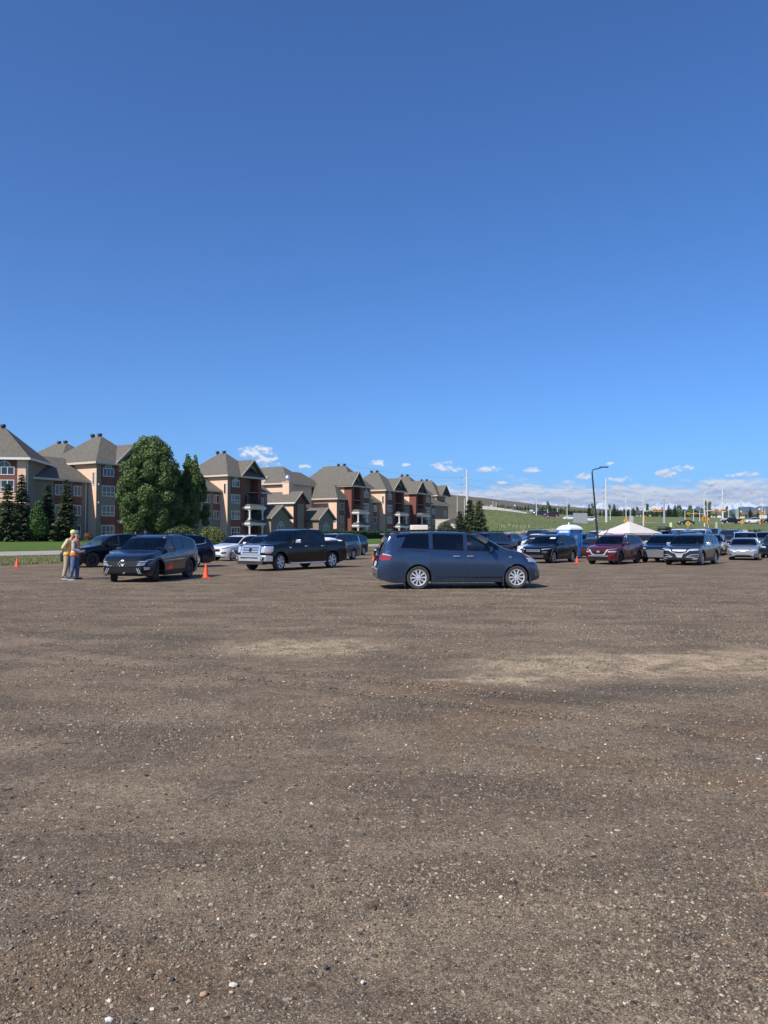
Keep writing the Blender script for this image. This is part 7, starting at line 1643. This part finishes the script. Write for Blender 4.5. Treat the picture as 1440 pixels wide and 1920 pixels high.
# ================================================================ poles, wires, lamps, signals behind the lot
POLE = {}
def pole(px, ytop, Y, r, label, m=M_pole, arms=(), name='utility_pole', cat='pole', taper=.6):
    x = (px - 720) / F * Y; z0 = float(terrain(x, Y)); zt = at(px, ytop, Y).z; o = thing(name, (x, Y, z0), 0, label, cat); h = zt - z0
    bpart(o, 'pole', lambda mb: mb.tube([(0, 0, -.3), (0, 0, h * .5), (0, 0, h)], [r, r * (1 + taper) / 2, r * taper], 8), m)
    for (dz, wl, wr_) in arms: bpart(o, 'cross_arm', lambda mb: mb.box(-wl, wr_, -.1, .1, h - dz - .09, h - dz + .09), m); bpart(o, 'insulator', lambda mb: [mb.lathe([(0, 0), (.1, .02), (.1, .3), (0, .34)], 8, Matrix.Translation((q, 0, h - dz + .09))) for q in ((-wl + .15,) if wl > wr_ else (wr_ - .15,))], M_trim)
    return o, x, z0, h
tp1 = pole(876, 880, 215, .42, 'tallest pale steel power pole at left, rising above the right-hand spruces', arms=((2.6, 1.6, .1), (4.6, 1.6, .1), (6.8, 1.6, .1)))
tp2 = pole(1137, 897, 235, .36, 'tall white power pole right of the leaning lamp post', arms=((3.2, 1.0, .1), (4.8, 1.0, .1), (6.4, 1.0, .1)))
tp3 = pole(1355.5, 916, 250, .34, 'tall pale power pole standing behind the black pickup on the far road', arms=((2.4, .1, 1.1), (3.6, 1.1, .1), (5.0, .1, 1.1)))
pole(1245.5, 935, 262, .5, 'thick tapering grey pole right of the left traffic signal arm', M_steel, taper=.35)
for px, yt, Y, lb in ((857.5, 928, 230, 'thin pale pole nearest the end of the apartment buildings'), (871, 935, 240, 'thin pole just left of the tallest steel pole'), (924.5, 940, 236, 'pale light pole at the left end of the road wall'), (930.5, 942, 300, 'faint thin pole right next to the light pole on the road wall'), (1027, 955, 300, 'short pale pole above the dark red suv on the far road'), (1045.5, 953, 300, 'short pale pole with a box, left of the grey sign back'), (1063.5, 930, 245, 'thin light pole above the white sedan on the far road'), (1144.5, 955, 300, 'short thin pole right of the tall white power pole'), (1182, 953, 262, 'short grey pole with a box behind the tent peak'), (1284.5, 958, 300, 'short pale pole between the two signal arms'), (1300.5, 955, 300, 'short pale pole under the yellow signal of the middle arm'), (1312, 958, 300, 'shortest pale pole left of the middle signal mast'), (1366.5, 955, 300, 'short pole right of the tall power pole at right'), (1380.5, 940, 258, 'straight pale pole left of the curved street lamp at right'), (1434.5, 952, 262, 'short pole at the far right edge')):
    pole(px, yt, Y, .14 if Y < 280 else .17, lb)
def street_lamp(px, ytop, Y, dirn, label, rx=2.2, yb=None):
    x = (px - 720) / F * Y; z0 = float(terrain(x, Y)); h = at(px, ytop, Y).z - z0; o = thing('street_lamp', (x, Y, z0), 0, label, 'street lamp')
    pts = [(0, 0, -.2), (0, 0, h - 2.0)] + [(dirn * rx * (1 - math.cos(a)), 0, h - 2.0 + 2.0 * math.sin(a)) for a in np.linspace(.2, math.pi / 2, 7)] + [(dirn * (rx + 1.2), 0, h - .05)]
    bpart(o, 'pole', lambda mb: mb.tube(pts, [.15, .13] + [.08] * (len(pts) - 2), 8), M_pole); bpart(o, 'lamp_head', lambda mb: mb.box(dirn * (rx + 1.2) - .45, dirn * (rx + 1.2) + .45, -.16, .16, h - .17, h - .02), M_steel)
street_lamp(1006, 924, 240, -1, 'street lamp with curved arm above the pair of white houses')
street_lamp(1174, 925, 236, -1, 'street lamp with arm curving left, above the tent peak')
street_lamp(1326.5, 927, 250, -1, 'street lamp just right of the middle signal mast, arm curving left')
street_lamp(1384, 940, 262, 1, 'street lamp with arm curving right, beyond the black pickup')
street_lamp(1429.5, 924, 250, -1, 'tall street lamp with curved arm at the right edge')
street_lamp(1026, 957, 330, -1, 'tiny distant street lamp behind the far road, right of the white houses', .8)
M_sig = mat('signal_yellow', (.80, .36, .03), .5)
def signal_head(parent, x, y, z, horiz=True, s=1.0, back=True):
    """three-lens signal in a yellow housing"""
    w_, h_ = (1.15 * s, .62 * s) if horiz else (.45 * s, 1.25 * s); mb = MB(); mb.box(x - w_ / 2, x + w_ / 2, y - .2, y + .2, z - h_ / 2, z + h_ / 2); o = mb.build('signal_head', M_sig, parent)
    mb = MB()
    for k in (-1, 0, 1): mb.lathe([(0, -.24), (.15 * s, -.26), (.15 * s, -.2)], 10, Matrix.Translation((x + (k * .38 * s if horiz else 0), y, z + (0 if horiz else k * .38 * s))), axis='Y')
    mb.build('lens', M_trim, o)
def mast(px, ytop, Y, yarm, pxs, label, boxes=(), lamp=None, end=None):
    x = (px - 720) / F * Y; z0 = float(terrain(x, Y)); h = at(px, ytop, Y).z - z0; za = at(px, yarm, Y).z - z0; o = thing('traffic_signal', (x, Y, z0), 0, label, 'traffic signal'); xe = ((end or pxs[-1]) - px) / F * Y
    bpart(o, 'pole', lambda mb: mb.tube([(0, 0, -.2), (0, 0, h)], [.2, .11], 8), M_pole); bpart(o, 'mast_arm', lambda mb: mb.tube([(0, 0, za - .2), (xe * .5, 0, za), (xe, 0, za)], [.13, .1, .07], 8), M_pole)
    for q in pxs: signal_head(o, (q - px) / F * Y, 0, za + .05, True, 1.0)
    for (q, yy_) in boxes: signal_head(o, (q - px) / F * Y, -.3, at(px, yy_, Y).z - z0, False, 1.15)
    if lamp: bpart(o, 'lamp_arm', lambda mb: mb.tube([(0, 0, h - .05), (lamp * .8, 0, h + .7), (lamp * 3.2, 0, h + 1.1)], [.08, .07, .05], 8), M_pole); bpart(o, 'lamp_head', lambda mb: mb.box(lamp * 3.2 - .4, lamp * 3.2 + .4, -.15, .15, h + 1.0, h + 1.15), M_steel)
mast(1206.5, 930, 205, 957.5, (1228, 1238), 'left traffic signal mast with two yellow heads on its long arm', ((1208.5, 972),), 1)
mast(1321, 925, 205, 957, (1343, 1356), 'middle traffic signal mast with long arm and yellow heads low on the pole', ((1318.5, 972), (1323.5, 972)), 1)
mast(1322.5, 960, 300, 963, (1304, 1291), 'farther traffic signal whose arm reaches left with two yellow heads', ())
mast(1427, 960, 215, 962, (1429,), 'traffic signal with orange-yellow head at the right edge', ((1428, 977), (1425.5, 978)), end=1430)
x = (1328 - 720) / F * 190; o = thing('traffic_signal', (x, 190, float(terrain(x, 190))), 0, 'nearest yellow signal box on a short post right of the middle mast', 'traffic signal'); bpart(o, 'post', lambda m: m.tube([(0, 0, -.2), (0, 0, 2.6)], .08, 8), M_pole); zz_ = at(1328, 979, 190).z - float(terrain(x, 190)); signal_head(o, 0, 0, zz_, False, .95)
def sign(px, yc, Y, label, kind):
    x = (px - 720) / F * Y; z0 = float(terrain(x, Y)); zc = at(px, yc, Y).z - z0; o = thing('road_sign', (x, Y, z0), 0, label, 'sign'); bpart(o, 'post', lambda m: m.tube([(0, .06, -.2), (0, .06, zc)], .05, 6), M_steel)
    if kind == 'diamond': bpart(o, 'sign_panel', lambda m: m.prism([(-.62, zc), (0, zc - .62), (.62, zc), (0, zc + .62)], -.03, .01), mat('sign_yellow', (.85, .42, .02), .5)); bpart(o, 'symbol', lambda m: m.box(-.10, .10, -.04, -.031, zc - .28, zc + .28), M_black)
    elif kind == 'tall': bpart(o, 'sign_panel', lambda m: m.box(-.25, .25, -.03, .01, zc - .45, zc + .45), mat('sign_pale', (.7, .68, .35), .5))
    elif kind == 'back': bpart(o, 'sign_panel', lambda m: m.box(-2.0, 2.0, -.03, .03, zc - 1.5, zc + 1.5), mat('sign_back', (.28, .30, .31), .6)); bpart(o, 'post', lambda m: (m.box(-1.3, -1.2, .04, .14, -.2, zc + 1.4), m.box(1.2, 1.3, .04, .14, -.2, zc + 1.4)), M_steel)
sign(1290, 981.5, 170, 'yellow diamond warning sign in the field beside the dark grey car', 'diamond'); sign(1173.5, 976, 190, 'orange-yellow diamond sign left of the tent peak', 'diamond'); sign(1391, 979, 200, 'small yellow diamond sign right of the black pickup', 'diamond'); sign(1257.5, 984, 150, 'tall narrow pale sign on a post in the field', 'tall'); sign(1088, 972, 215, 'large grey sign seen from the back, in the field left of the leaning lamp post', 'back')
for px, yc, Y, s_, lb, cc in ((1242.5, 985, 150, (.9, 1.1), 'small pale green utility box in the field under the left signal arm', (.38, .45, .40)), (1393.5, 997, 120, (1.1, 1.3), 'pale grey utility cabinet behind the white van', (.5, .5, .48)), (1343, 985, 190, (.3, 1.6), 'short pale bollard in the field left of the black pickup', (.5, .48, .4)), (1183.5, 970, 260, (1.3, 2.0), 'grey box mounted low by the short pole behind the tent peak', (.4, .42, .42))):
    x = (px - 720) / F * Y; mb = MB(); mb.box(-s_[0] / 2, s_[0] / 2, -.3, .3, -.2, s_[1]); mb.box(-s_[0] / 2 - .04, s_[0] / 2 + .04, -.34, .34, s_[1], s_[1] + .06); o = mb.build('utility_box', mat('box_%d' % px, cc, .7)); o.location = (x, Y, float(terrain(x, Y))); tag(o, lb, 'utility box')
# overhead wires
def wire(a, b, sag, label):
    pts = [Vector(a).lerp(Vector(b), q) + Vector((0, 0, -sag * 4 * q * (1 - q))) for q in np.linspace(0, 1, 22)]; mb = MB(); mb.tube(pts, .016, 5); tag(mb.build('power_line', M_trim), label, 'wire', 'power lines between the tall poles')
def tipp(t_, dz, dx): return (t_[1] + dx, t_[0].location.y, t_[2] + t_[3] - dz)
for dz, nm in ((2.4, 'top'), (4.4, 'middle'), (6.6, 'lowest')):
    wire(tipp(tp1, dz, -1.5), tipp(tp2, dz * .8 + .9, -.9), 1.2, f'{nm} of the power lines from the tallest steel pole to the tall white pole')
    wire((-14, 190, tp1[2] + tp1[3] - dz + 2.5), tipp(tp1, dz, -1.5), 1.0, f'{nm} of the power lines left of the tallest steel pole, over the roofs')
    wire(tipp(tp2, dz * .8 + .9, -.9), tipp(tp3, dz * .7 + .7, .9), 1.4, f'{nm} of the power lines between the two tall poles right of the lamp post')
# concrete road wall and pale fence posts
x0 = (903 - 720) / F * 243; pts = [((px - 720) / F * 244.5) for px in (898, 915, 930, 945, 960, 975, 988)]
o = thing('concrete_barrier', (pts[0], 244.5, float(terrain(pts[0], 244.5))), 0, 'long pale concrete wall along the raised far road, left of the white houses', 'barrier'); zb0 = o.location.z
for i in range(len(pts) - 1):
    a0, a1 = pts[i] - pts[0], pts[i + 1] - pts[0]; h0, h1 = float(terrain(pts[i], 244.5)) - zb0, float(terrain(pts[i + 1], 244.5)) - zb0; k = 1.15 * (1 - i / 8)
    mb = MB(); mb.prism([(a0, h0 - .4), (a1 - .05, h1 - .4), (a1 - .05, h1 + k), (a0, h0 + k * 1.05)], -.15, .15); mb.build('panel', mat('barrier_concrete', (.50, .47, .42), .9, var=.1), o)
for k, (px, yt) in enumerate(((940, 989.5), (945, 990), (962, 989), (969, 990.5), (977, 990), (983, 989), (991.5, 988.5))):
    Y = 168; x = (px - 720) / F * Y; z0 = float(terrain(x, Y)); mb = MB(); hh_ = .38 if px != 991.5 else .6; mb.box(-.045, .045, -.045, .045, -.2, hh_); mb.box(-.06, .06, -.06, .06, hh_, hh_ + .03); o = mb.build('fence_post', mat('post_cream', (.55, .50, .36), .9)); o.location = (x, Y, z0); tag(o, ('taller cream post at the right end of the row in the grass' if px == 991.5 else 'short cream fence post in the row crossing the green slope'), 'post', None if px == 991.5 else 'cream fence posts on the green slope')
Y = 168; x = (955 - 720) / F * Y; o = MB(); o.tube([(-.4, 0, .2), (0, 0, .42), (.4, 0, .2)], .035, 5); o.tube([(0, 0, -.3), (0, 0, .4)], .03, 5); o = o.build('arrow_marker', mat('post_cream', (.55, .50, .36), .9)); o.location = (x, Y, float(terrain(x, Y)) + .2); tag(o, 'cream roof-shaped marker among the fence posts on the green slope', 'marker')

# ================================================================ haze: thin air over the whole place
hz = MB(); hz.box(-15800, 15800, -15800, 15800, -6, 760); hz = hz.build('haze', None if False else mat('haze_surface', (1, 1, 1)))
hm = bpy.data.materials.new('haze'); hm.use_nodes = True; t = NT(hm.node_tree); t.n.clear()
vv = t.node('ShaderNodeVolumePrincipled', Color=(0.62, 0.76, 1.0), Density=5.2e-5); vv.inputs['Anisotropy'].default_value = 0.25
oo = t.node('ShaderNodeOutputMaterial'); t.link(vv.outputs[0], oo.inputs['Volume']); hz.data.materials.clear(); hz.data.materials.append(hm)
tag(hz, 'thin pale blue haze over the whole landscape', 'haze', kind='stuff')
for o in list(COL.objects):
    if o.type == 'EMPTY' and not o.children and 'label' not in o: bpy.data.objects.remove(o)
